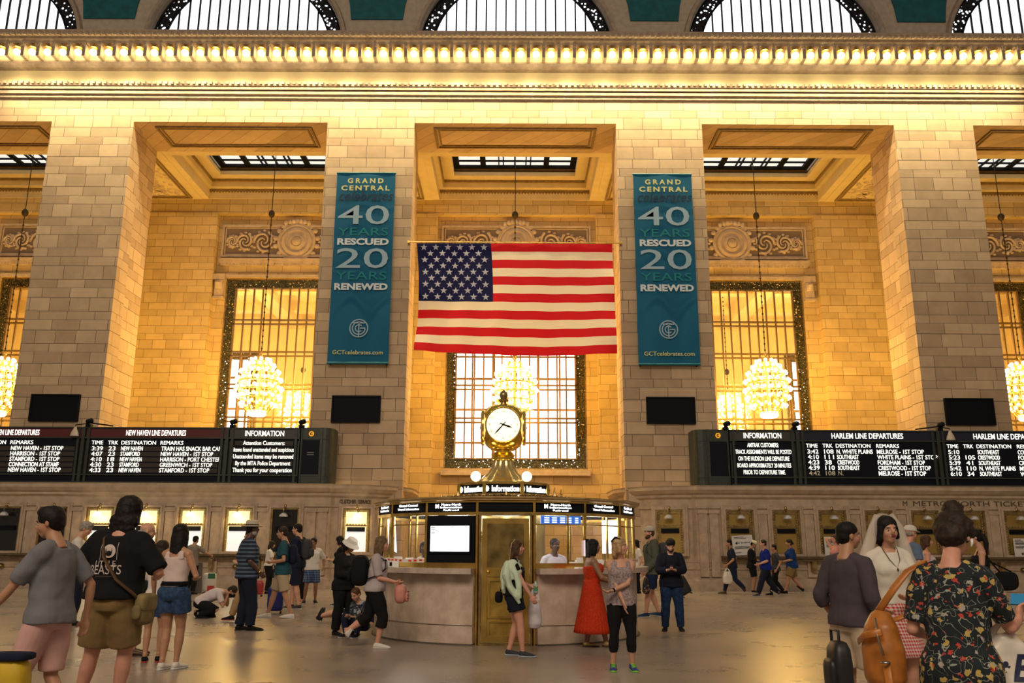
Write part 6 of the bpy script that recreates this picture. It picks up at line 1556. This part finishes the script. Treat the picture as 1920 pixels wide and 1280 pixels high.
# ---------------------------------------------------------------- in front of the booth
loc, H = stand(962, 1229, 1010)
F = Fig(H, 'f', 1.08, feet=[(-.045,-.04,0,0,0),(.05,.09,0,0,-15)], pel=(0,.01,.512), hands=[(-.12,.14,.60),(.10,.17,.515)], elbows=[(-.6,-1,-.3),(.9,-1,-.3)], look=(4,2))
o = person(loc, R_(-96), 'woman with mint cardigan over her shoulders before the brass door', F, 'rosy', ('long','brown',.10), ('black_top','tee',BLK,dict(hem=.52,grow=.008,slv=.22)), ('navy_shorts',fab('navy_skort', (.010,.012,.022)),dict(t1=.27,flare=.016,grow=.012)), (CHAR,mat('pale_blue_sole', (.35,.42,.5), .6)), vox=.009)
hb = MB(); hh_ = F.hh     # blond streaks over the brown crown
for k in range(7):
    a = -1.1+k*.36; hb.tube([F.HP(.22*sin(a),-.10,1.03), F.HP(.40*sin(a)+.03,-.30-.05*cos(a),.80), F.HP(.42*sin(a),-.42,.35), F.HP(.40*sin(a),-.50,-.10)+V(0,0,-.02), F.HP(.30*sin(a),-.48,-.3)+V(0,0,-.04)], [(.008,.005),(.012,.006),(.013,.006),(.011,.006),(.005,.003)], 8)
link('hair_streaks', mesh_of(scaled(hb, H), 'hair_streaks'), mat('hair_blond', HAIRC['blond'], .45, var=.35, scale=25), o)
cg = MB()
add_rings(cg, F, [(z, a+.020+.028*(1 if z < .80 else 0), b_+.022, y-.014) for z, a, b_, y in torso_rings(F, .66, .832)])
for k in (-1, 1): cg.ball(F.sh[(k+1)//2]+V(0,-.006,-.01), (.046,.05,.055), 12, 8)
cg.tube([F.T(V(.085,-.055,.80)), F.T(V(.13,-.06,.70)), F.T(V(.13,-.03,.60)), F.T(V(.135,.03,.52)), F.T(V(.13,.06,.455))], [(.05,.035),(.062,.034),(.058,.03),(.042,.024),(.022,.014)], 14)
cg.tube([F.T(V(.09,-.03,.78)), F.T(V(.13,.035,.70)), F.T(V(.14,.055,.60)), F.T(V(.135,.06,.50))], [(.04,.03),(.036,.028),(.032,.026),(.026,.02)], 12)
cg.tube([F.T(V(.03,-.085,.76)), F.T(V(.07,-.095,.66)), F.T(V(.085,-.09,.575)), F.T(V(.08,-.08,.54))], [(.07,.03),(.066,.026),(.05,.022),(.02,.012)], 14)
me = solidify_union(scaled(cg, H), .010, 6, .03); link('mint_cardigan', me, MINT, o)
t = held('shoulder_bag', 'small black shoulder bag at the hip of the woman in mint cardigan', 'bag', o, F, bag_shape((-.03,-.135,.50), (.05,.035,.05), 3.5), BLK, 'bag_body', .01, 2)
add_held(t, F, MB().tube([(-.03,-.12,.55), F.T(V(-.03,-.10,.72)), F.T(V(-.05,-.02,.845)), F.T(V(-.03,.075,.76)), F.T(V(.03,.10,.62)), (.04,.06,.55)], .006, 6), BLK, 'shoulder_strap')
p = posed(o, F, F.wri[0]+F.hd[0]*.05); plastic_bag((p.x, p.y, p.z), 'white carrier bag hanging from the hand of the woman in mint cardigan', .10, .42, mat('white_bag_lilac', (.60,.55,.60), .35), .16)
p = F.wri[0]+F.hd[0]*.06; t = held('water_bottle', 'clear water bottle with green label held by the woman in mint cardigan', 'bottle', o, F, MB().lathe([(.018,-.05),(.02,-.045),(.02,.03),(.01,.045),(.01,.055)], tuple(p), 14), mat('bottle_clear', (.35,.45,.42), .1), 'bottle_body')
add_held(t, F, MB().lathe([(.0205,-.03),(.0205,.01)], tuple(p), 14, cap=False), mat('bottle_label', (.05,.30,.16), .5), 'bottle_label')
loc, H = stand(1112, 1213, 1010)
F = Fig(H, 'f', 1.32, feet=[(-.05,-.05,0),(.05,.12,0)], hands=[(-.08,.20,.60),(.09,.19,.60)], elbows=[(-.8,-1,-.3),(.8,-.8,-.3)], look=(0,0))
o = person(loc, R_(RIGHT+8), 'woman with long black hair in strapless red top and long red pleated skirt', F, 'brown', ('long','black',.15), ('red_top','strapless',RSK,dict(hem=.60,grow=.008)), None, (mat('gold_sandal', (.50,.36,.16), .4, .6),LEATH), skirt=('pleated_skirt',RSK,dict(hem_z=.135,waist=.625,flare=.080,pleats=30,amp=.045)), vox=.009)
link('earring', mesh_of(scaled(MB().ball(F.HP(.37,0,.30), .006, 8, 6), H), 'earring'), mat('pearl', (.7,.66,.6), .2), o)
loc, H = stand(1168, 1256, 1006)
F = Fig(H, 'f', 1.0, feet=[(-.075,.0,0,0,6),(.075,.0,0,0,-6)], knees=[(-.05,1,0),(.05,1,0)], hands=[(.085,.125,.600,(.9,.35,-.2),.7),(-.02,.115,.475,(-.15,.15,-1),.3)], elbows=[(-1,.1,-.35),(1,-.1,-.6)], look=(62,4), turn=4)
o = person(loc, R_(180), 'woman in heather grey tank and black leggings holding her own elbow', F, 'fair', ('bob','blond',.04), ('tank_top','tank',HEATH,dict(hem=.485,grow=.012,straight=.75)), ('black_leggings',BLK,dict(t1=.80,grow=.007,flare=0)), (SHOEB,NEON), vox=.008)
hb = MB()
for k in range(5): hb.tube([F.HP(-.30+k*.15,.18-.02*abs(k-2),.93+.04*(2-abs(k-2))*.5), F.HP(-.32+k*.16,-.15,1.03), F.HP(-.30+k*.15,-.42,.80)], [(.008,.004),(.012,.006),(.007,.004)], 8)
link('dark_headband', mesh_of(scaled(hb, H), 'dark_headband'), mat('hair_dark', HAIRC['dark'], .45), o)
for s_ in [c for c in o.children if c.name.startswith('shoe')]:
    i = 0 if s_ == [c for c in o.children if c.name.startswith('shoe')][0] else 1; d, u = F.toe[i]; a_ = F.ank[i]; L = MB()
    for q in range(4): pc = a_+d*(.022+.017*q)-u*(.001+.0055*q); sd = d.cross(u); L.tube([pc-sd*.017, pc+u*.006, pc+sd*.017], .0035, 6)
    link('laces', mesh_of(scaled(L, H), 'laces'), NEON, s_)
w1 = F.wri[0]; a_ = (w1-F.elb[0]).normalized(); held('wristwatch', 'black wristwatch of the woman in heather grey tank', 'watch', o, F, MB().tube([w1-a_*.022, w1-a_*.008], [.0165,.0165], 14), BLK, 'watch_band')
# ---------------------------------------------------------------- right of the booth
loc, H = stand(1197, 1112, 1011)
F = Fig(H, 'f', 1.0); person(loc, R_(100), 'dark haired person in white top glimpsed between the booth and the bearded man', F, 'fair', ('bob','black',.06), ('shirt','tee',WHT,dict(hem=.5)), ('trousers',BLK,dict(t1=.98)), (BLK,RUBK), vox=.014)
loc, H = stand(1226, 1156, 981)
F = Fig(H*.98, 'm', 1.05, feet=[(-.05,.10,0),(.05,-.07,0,-8)], pel=(0,0,.508), hands=[(-.13,.09,.52),(.14,.06,.50)])
o = person(loc, R_(LEFT+5), 'bearded man in pale cap, olive hoodie and navy shorts walking left', F, 'fair', ('short','brown'), ('hoodie','tee',OLIVE,dict(hem=.47,slv=.97,grow=.020,straight=.8,hood=True)), ('shorts',fab('navy_shorts', (.012,.02,.06)),dict(t1=.42,flare=.016)), (fab('blue_shoe', (.02,.05,.11)),RUB), hat=('cap',fab('pale_cap', (.45,.40,.36))), beard='brown')
backpack(o, F, 'dark backpack with yellow strip on the bearded man', CHAR, (.085,.07,.13), .70)
p = posed(o, F, F.wri[0]+V(0,.02,-.055)); tb_ = plastic_bag(tuple(p), 'dark flower patterned tote bag carried by the bearded man', .15, .36, pattern('dark_flower_tote', 'floral', (.010,.008,.010), (.28,.12,.08), 11, (.30,.04,.04)), .06, R_(80), 'tote_bag')
loc, H = stand(1262, 1182, 1005)
F = Fig(H*.99, 'm', 1.05, feet=[(-.085,.0,0),(.085,.02,0)], hands=[(-.035,.17,.655,(.5,.6,.2),.9),(.035,.17,.655,(-.5,.6,.2),.9)], elbows=[(-1,-.4,-.8),(1,-.4,-.8)], look=(6,-30), lean=3)
o = person(loc, R_(172), 'man in navy jacket and blue jeans looking down at a phone', F, 'fair', ('messy','black'), ('navy_jacket','tee',fab('ink_navy', (.008,.009,.018)),dict(hem=.47,slv=.93,grow=.018,straight=.8)), ('blue_jeans',JEAN,dict(t1=1.0,grow=.013,flare=.008,taper=.036)), (BLK,RUBK), beard='dark', vox=.009)
backpack(o, F, 'black backpack behind the man in navy jacket', BLK, (.10,.06,.13), .66)
held('phone', 'small phone held by the man in navy jacket', 'phone', o, F, MB().obox(V(.0,.205,.675), .042, .006, .075, Matrix.Rotation(R_(-50),3,'X')), BLK, 'phone_body')
g = gr(1296, 1124); sc_ = suitcase(1290, 1122, 'tilted black wheeled suitcase right of the man in navy jacket', CASEB, .38, .58, .26, R_(20), .35); sc_.rotation_euler = (0, R_(-28), 0); sc_.location.z = .09
loc, H = stand(1376, 1113, 1008)
F = Fig(H, 'm', 1.0, lean=4, feet=[(-.05,.18,.03,-60) if 0 else (-.05,-.20,.05,-50),(.05,.16,0)], pel=(0,0,.495), hands=[(-.13,.12,.52),(.12,-.02,.52)])
o = person(loc, R_(LEFT-4), 'walker in navy shirt and jeans carrying white carrier bag', F, 'tan', ('short','black'), ('shirt','tee',NAVY,dict(hem=.48,slv=.42)), ('jeans',fab('ink_jeans', (.010,.018,.045)),dict(t1=.99,grow=.010,taper=.03)), (LEATH,RUBK), vox=.013)
p = posed(o, F, F.wri[0]+V(0,.0,-.06)); plastic_bag(tuple(p), 'white carrier bag hanging from the walker in navy shirt', .17, .42, PLAST, .10)
loc, H = stand(1413, 1111, 1010)
F = Fig(H*.98, 'm', 1.0, hands=[(-.05,.15,.62),(.05,.15,.62)], look=(0,-30)); person(loc, R_(-110), 'man in white cap, black shirt and black shorts facing the walkers', F, 'tan', ('short','black'), ('shirt','tee',BLK,dict(hem=.47,slv=.8,grow=.014)), ('shorts',BLK,dict(t1=.44,flare=.014)), (BLK,RUB), hat=('cap',fab('cream_cap', (.62,.58,.42))), vox=.013)
loc, H = stand(1458, 1115, 1018)
F = Fig(H, 'm', 1.0, feet=[(-.05,.14,0),(.05,-.14,.03,-20)], pel=(0,0,.5)); person(loc, R_(LEFT), 'person in dark clothes walking just behind the man in royal blue shirt', F, 'tan', ('short','black'), ('shirt','tee',CHAR,dict(hem=.48)), ('trousers',BLK,dict(t1=.98)), (BLK,RUBK), vox=.014)
loc, H = stand(1436, 1118, 1008)
F = Fig(H, 'm', 1.12, feet=[(-.05,.15,0),(.05,-.24,.03,-30)], pel=(0,-.03,.49), hands=[(-.13,.12,.56),(.14,-.16,.52)])
person(loc, R_(LEFT), 'heavy man in royal blue shirt and dark trousers walking left', F, 'fair', ('short','dark'), ('shirt','tee',ROYAL,dict(hem=.48,slv=.46,grow=.014,belly=.3)), ('trousers',fab('ink_trousers2', (.010,.013,.028)),dict(t1=.98,grow=.015,taper=.036)), (CHAR,RUB), vox=.013)
loc, H = stand(1486, 1112, 1008)
F = Fig(H, 'f', 1.2, feet=[(-.05,.14,0),(.05,-.22,.04,-40)], pel=(0,-.02,.495), hands=[(-.08,.15,.58),(.16,-.08,.54)])
person(loc, R_(LEFT), 'woman in blue shirt and khaki shorts walking left', F, 'tan', ('lowbun','dark'), ('shirt','tee',fab('mid_blue', (.010,.035,.16)),dict(hem=.48,slv=.5,grow=.014)), ('shorts',KHAKI,dict(t1=.42,flare=.018,grow=.013)), (BLK,RUBK), vox=.013)
loc, H = stand(1576, 1126, 1001)
F = Fig(H, 'f', 1.0, hands=[(-.05,-.06,.93,(.8,-.2,.2)),(.05,-.06,.93,(-.8,-.2,.2))], elbows=[(-1,.5,.3),(1,.5,.3)])
person(loc, R_(120), 'person in pink top with both hands behind the head', F, 'rosy', ('bob','brown',.04), ('pink_top','tank',fab('blush', (.55,.24,.24)),dict(hem=.5)), ('trousers',fab('dusk', (.05,.045,.07)),dict(t1=.96)), (WHT,RUB), vox=.013)
loc, H = stand(1722, 1190, 980)
F = Fig(H*.98, 'm', 1.05, look=(0,-5)); person(loc, R_(-75), 'older man in white cap, sunglasses and pale blue shirt', F, 'rosy', ('balding','grey'), ('shirt','tee',BLUESH,dict(hem=.48,grow=.014)), ('shorts',CHAR,dict(t1=.46,flare=.014)), (WHT,RUB), hat=('cap',WHT), glasses=True)
loc, H = stand(1750, 1176, 1002)
F = Fig(H, 'f', 1.05); person(loc, R_(-100), 'person in white tank top partly hidden by the hair bun woman', F, 'rosy', ('bob','brown',.05), ('tank_top','tank',fab('lilac_tank', (.55,.46,.50)),dict(hem=.5)), ('shorts',DENIM,dict(t1=.3)), (WHT,RUB))
loc, H = stand(1858, 1205, 992)
F = Fig(H, 'f', 1.0, hands=[(-.05,.15,.62),(.07,.16,.60)], look=(0,-10))
o = person(loc, R_(LEFT-22), 'woman with black ponytail in black tank looking down beside the near woman', F, 'fair', ('ponytail','black',.12), ('black_tank','tank',BLK,dict(hem=.5)), ('trousers',BLK,dict(t1=.98)), (BLK,RUBK))
t = held('shoulder_bag', 'large black shoulder bag on the woman with black ponytail', 'bag', o, F, bag_shape((.02,-.19,.55), (.04,.10,.085), 3), BLK, 'bag_body', .012, 2, .02)
add_held(t, F, MB().tube([(.02,-.14,.63), F.T(V(.07,-.06,.76)), F.T(V(.07,0,.835)), F.T(V(.08,-.04,.74)), (.02,-.24,.63)], .008, 6), BLK, 'shoulder_strap')
# near right
loc, H = stand(1616, 1375, 975)
F = Fig(H, 'm', .96, feet=[(-.07,.0,0),(.07,.03,0)], hands=[(-.15,.06,.52),(.155,.03,.505)], look=(-25,0))
o = person(loc, R_(-58), 'man in mauve grey shirt with rolled sleeves and cream shorts, back turned', F, 'tan', ('short','black'), ('henley_shirt','tee',MAUVE,dict(hem=.50,slv=.66,grow=.014,straight=.9,flare=.006)), ('cream_shorts',CREAMF,dict(t1=.44,flare=.020,grow=.014)), (WHT,RUB), vox=.010)
p = F.wri[1]+F.hd[1]*.06; t = held('baseball_hat', 'black cap held low in the right hand of the man in mauve grey shirt', 'hat', o, F, bag_shape((p.x+.005,p.y+.02,p.z-.03), (.035,.05,.045), 2.4), BLK, 'crown', .01, 3, .01)
add_held(t, F, bag_shape((p.x+.005,p.y-.025,p.z-.055), (.03,.035,.008), 2.6), BLK, 'brim')
g = gr(1578, 1400); t = thing('luggage', 'tall black luggage standing left of the man in mauve grey shirt', 'suitcase', (g.x, g.y-.1, 0))
local_part(bag_shape((0,0,.42), (.075,.13,.38), 5), 'case_body', CASEB, t); local_part(bag_shape((-.075,0,.55), (.035,.10,.12), 4), 'side_pocket', CASEB, t); local_part(MB().tube([(-.02,-.08,.74),(-.02,-.08,.88),(-.02,.08,.88),(-.02,.08,.74)], .012, 8), 'grab_handle', CASEB, t)
for sx in (-1,1): 
    b = MB().lathe([(.03,-.015),(.03,.015)], (0,0,0), 12); b.v = [(z, sx*.12+y, .03+x) for x, y, z in b.v]; local_part(b, 'wheel', RUBK, t)
loc, H = stand(1694, 1345, 963)
F = Fig(H*.99, 'f', 1.0, hands=[(-.02,.135,.60,(.8,.4,-.1),.6),(.13,.10,.56)], elbows=[(-1,-.5,-.4),(1,-1,-.3)], look=(4,0,3), turn=-4)
o = person(loc, R_(186), 'smiling woman in white bridal veil, white shirt and red gingham skirt', F, 'fair', ('bob','black',.03), ('white_shirt','tee',fab('warm_white', (.70,.66,.58)),dict(hem=.56,grow=.011,slv=.40,flare=.010)), None, (WHT,RUB), skirt=('gingham_skirt',GING,dict(hem_z=.30,waist=.60,flare=.05,pleats=10,amp=.03)), vox=.008, lips='dark_red')
vl = MB(); X = F.HR @ V(1,0,0)
vl.tube([F.HP(0,-.20,1.02), F.HP(0,-.42,.6), F.T(V(0,-.10,.80)), F.T(V(0,-.12,.65)), F.T(V(0,-.13,.50)), F.P+V(0,-.12,-.18)], [(.03,.02),(.066,.03),(.10,.034),(.12,.036),(.13,.04),(.14,.045)], 24, X)
me = mesh_of(scaled(vl, H), 'veil'); VM, nt, b_ = newmat('veil_tulle'); b_.inputs['Base Color'].default_value = (.80,.72,.64,1); b_.inputs['Alpha'].default_value = .42; b_.inputs['Roughness'].default_value = .8
link('veil', me, VM, o)
for k in (-1,1):
    v2 = MB().tube([F.HP(k*.25,-.12,1.0), F.HP(k*.50,-.10,.5), F.T(V(k*.115,-.02,.79)), F.T(V(k*.15,.02,.66)), F.T(V(k*.15,.05,.50))], [(.02,.012),(.03,.018),(.034,.02),(.034,.02),(.03,.018)], 16); link('veil_fold', mesh_of(scaled(v2, H), 'veil_fold'), VM, o)
nk = MB(); pts = [F.T(V(.035*cos(a)*1.2, .0+.062*(1-0), .835-.0) ) for a in (0,)]
pts = [F.T(V(-.04,.02,.838)), F.T(V(-.028,.070,.78)), F.T(V(0,.090,.735)), F.T(V(.028,.070,.78)), F.T(V(.04,.02,.838))]
nk.tube(pts, .0022, 6); nk.ball(F.T(V(0,.094,.728)), (.006,.004,.009), 8, 6); link('necklace', mesh_of(scaled(nk, H), 'necklace'), mat('necklace_dark', (.10,.06,.03), .4), o)
# vee neckline: skin coloured inset following the chest
vn = MB(); vn.add([F.T(V(-.034,.046,.832)), F.T(V(.034,.046,.832)), F.T(V(.0,.088,.765)), F.T(V(0,.068,.825))], [(0,3,2),(3,1,2),(0,1,3)])
# woman in floral dress
g = at(1774, 1000, 4.9); g.z = 0; H = 1.70
F = Fig(H, 'f', .95, feet=[(-.06,.0,0),(.06,.03,0)], hands=[(-.13,.14,.60),(.125,.235,.655,(.05,.55,.75),.8)], elbows=[(-.3,-.6,-1),(.35,-.5,-1)], look=(2,-26), lean=6)
o = person((g.x, g.y, 0), R_(-42), 'near woman in dark floral dress with high hair bun, seen from behind', F, 'rosy', ('bigbun','dark'), ('floral_bodice','tee',FLORAL,dict(hem=.36,grow=.013,slv=.42,flare=.004)), None, (WHT,RUB), skirt=('floral_skirt',FLORAL,dict(hem_z=.22,waist=.63,flare=.035,pleats=9,amp=.03,grow=.018)), vox=.008)
link('earphone', mesh_of(scaled(MB().tube([F.HP(.39,.02,.46), F.HP(.40,.05,.36), F.HP(.38,.07,.27)], [.006,.0045,.003], 8), H), 'earphone'), mat('earphone_white', (.75,.73,.70), .3), o)
hd_ = F.wri[1]+F.hd[1]*.06
t = held('phone', 'phone in blue and red case held up by the near woman in floral dress', 'phone', o, F, MB().obox(hd_+V(.0,.02,.02), .060, .008, .040, Matrix.Rotation(R_(-35),3,'X')), mat('phone_blue', (.02,.25,.55), .4), 'phone_case'); add_held(t, F, MB().obox(hd_+V(.036,.018,.018), .014, .010, .046, Matrix.Rotation(R_(-35),3,'X')), mat('phone_red', (.6,.03,.05), .4), 'case_edge')
# tan leather backpack slung on her left shoulder
bc = V(-.205,-.085,.570)
t = held('leather_backpack', 'orange tan leather backpack slung from the left shoulder of the near woman', 'backpack', o, F, MB().tube([bc+V(0,0,-.115), bc+V(0,0,-.09), bc+V(0,0,0), bc+V(0,0,.07), bc+V(0,.01,.115)], [(.058,.046),(.080,.060),(.080,.062),(.062,.048),(.030,.024)], 20, (.7,-.7,0)), TAN, 'bag_body', .010, 4, .012)
add_held(t, F, MB().tube([bc+V(-.075,-.01,.02), bc+V(-.03,-.075,.045), bc+V(.03,-.085,.06)], [(.012,.003)]*3, 8, (0,0,1)), TAN, 'seam_flap')
add_held(t, F, MB().tube([bc+V(.005,-.06,.10), bc+V(.015,-.084,.05), bc+V(.03,-.085,-.01)], .0035, 6), mat('zip_steel', (.35,.32,.28), .3, .9), 'zip')
add_held(t, F, MB().lathe([(.010,-.003),(.015,-.003),(.015,.003),(.010,.003)], tuple(bc+V(.035,-.088,-.03)), 12, cap=False), mat('zip_steel', (.35,.32,.28), .3, .9), 'ring')
add_held(t, F, MB().tube([bc+V(.036,-.084,-.035), bc+V(.04,-.08,-.12), bc+V(.05,-.07,-.25)], [(.013,.003)]*3, 8, (1,0,0)), TAN, 'hanging_strap')
add_held(t, F, MB().tube([bc+V(-.01,0,.11), F.T(V(-.165,-.06,.755)), F.T(V(-.125,-.045,.81)), F.T(V(-.085,.0,.848)), F.T(V(-.10,.05,.79)), F.T(V(-.14,.03,.68)), bc+V(.0,.05,.08)], [(.013,.005)]*7, 8, (1,0,0)), TAN, 'shoulder_strap')
# white shop bag with dark script letters
p = posed(o, F, F.elb[1].lerp(F.wri[1], .55)); cb_ = thing('shop_bag', 'white shop bag with dark letters on the arm of the near woman', 'bag', (p.x-.10, p.y-.04, p.z-.03), R_(-10))
b = MB(); b.tube([(0,0,-.02),(0,0,-.10),(.01,0,-.28),(.01,0,-.55),(0,0,-.72)], [(.05,.03),(.13,.06),(.20,.09),(.23,.10),(.20,.09)], 24)
me = solidify_union(b, .012, 3, .05); sk_ = link('pouch', me, mat('thin_white_plastic', (.72,.66,.58), .3, var=.08, scale=9), cb_)
from mathutils.bvhtree import BVHTree
bv = BVHTree.FromPolygons([v.co for v in me.vertices], [tuple(q.vertices) for q in me.polygons])
for s, x, z, sz in (('B', -.105, -.18, .17), ('&', -.03, -.18, .07), ('B', .05, -.19, .19)):
    tm = text_mesh(s, sz, depth=0, shear=.3, bold=.004); tm.transform(Matrix.Translation((x,0,z)) @ Matrix.Rotation(pi/2,4,'X')); bm = bmesh.new(); bm.from_mesh(tm); bmesh.ops.triangulate(bm, faces=bm.faces[:]); bmesh.ops.subdivide_edges(bm, edges=[e for e in bm.edges if e.calc_length() > .02], cuts=2)
    for v in bm.verts:
        h__ = bv.ray_cast(V(v.co.x, -1, v.co.z), V(0,1,0))[0]; v.co.y = (h__.y if h__ else -.1)-.004
    bm.to_mesh(tm); bm.free(); link('bag_letter', tm, mat('letter_navy', (.010,.015,.06), .5), sk_)
for k in (-1,1): local_part(MB().tube([(k*.06,0,-.08),(k*.04,0,0),(0,0,.04)], [(.03,.008),(.02,.008),(.012,.006)], 8), 'handle', mat('thin_white_plastic', (.72,.66,.58), .3), cb_)
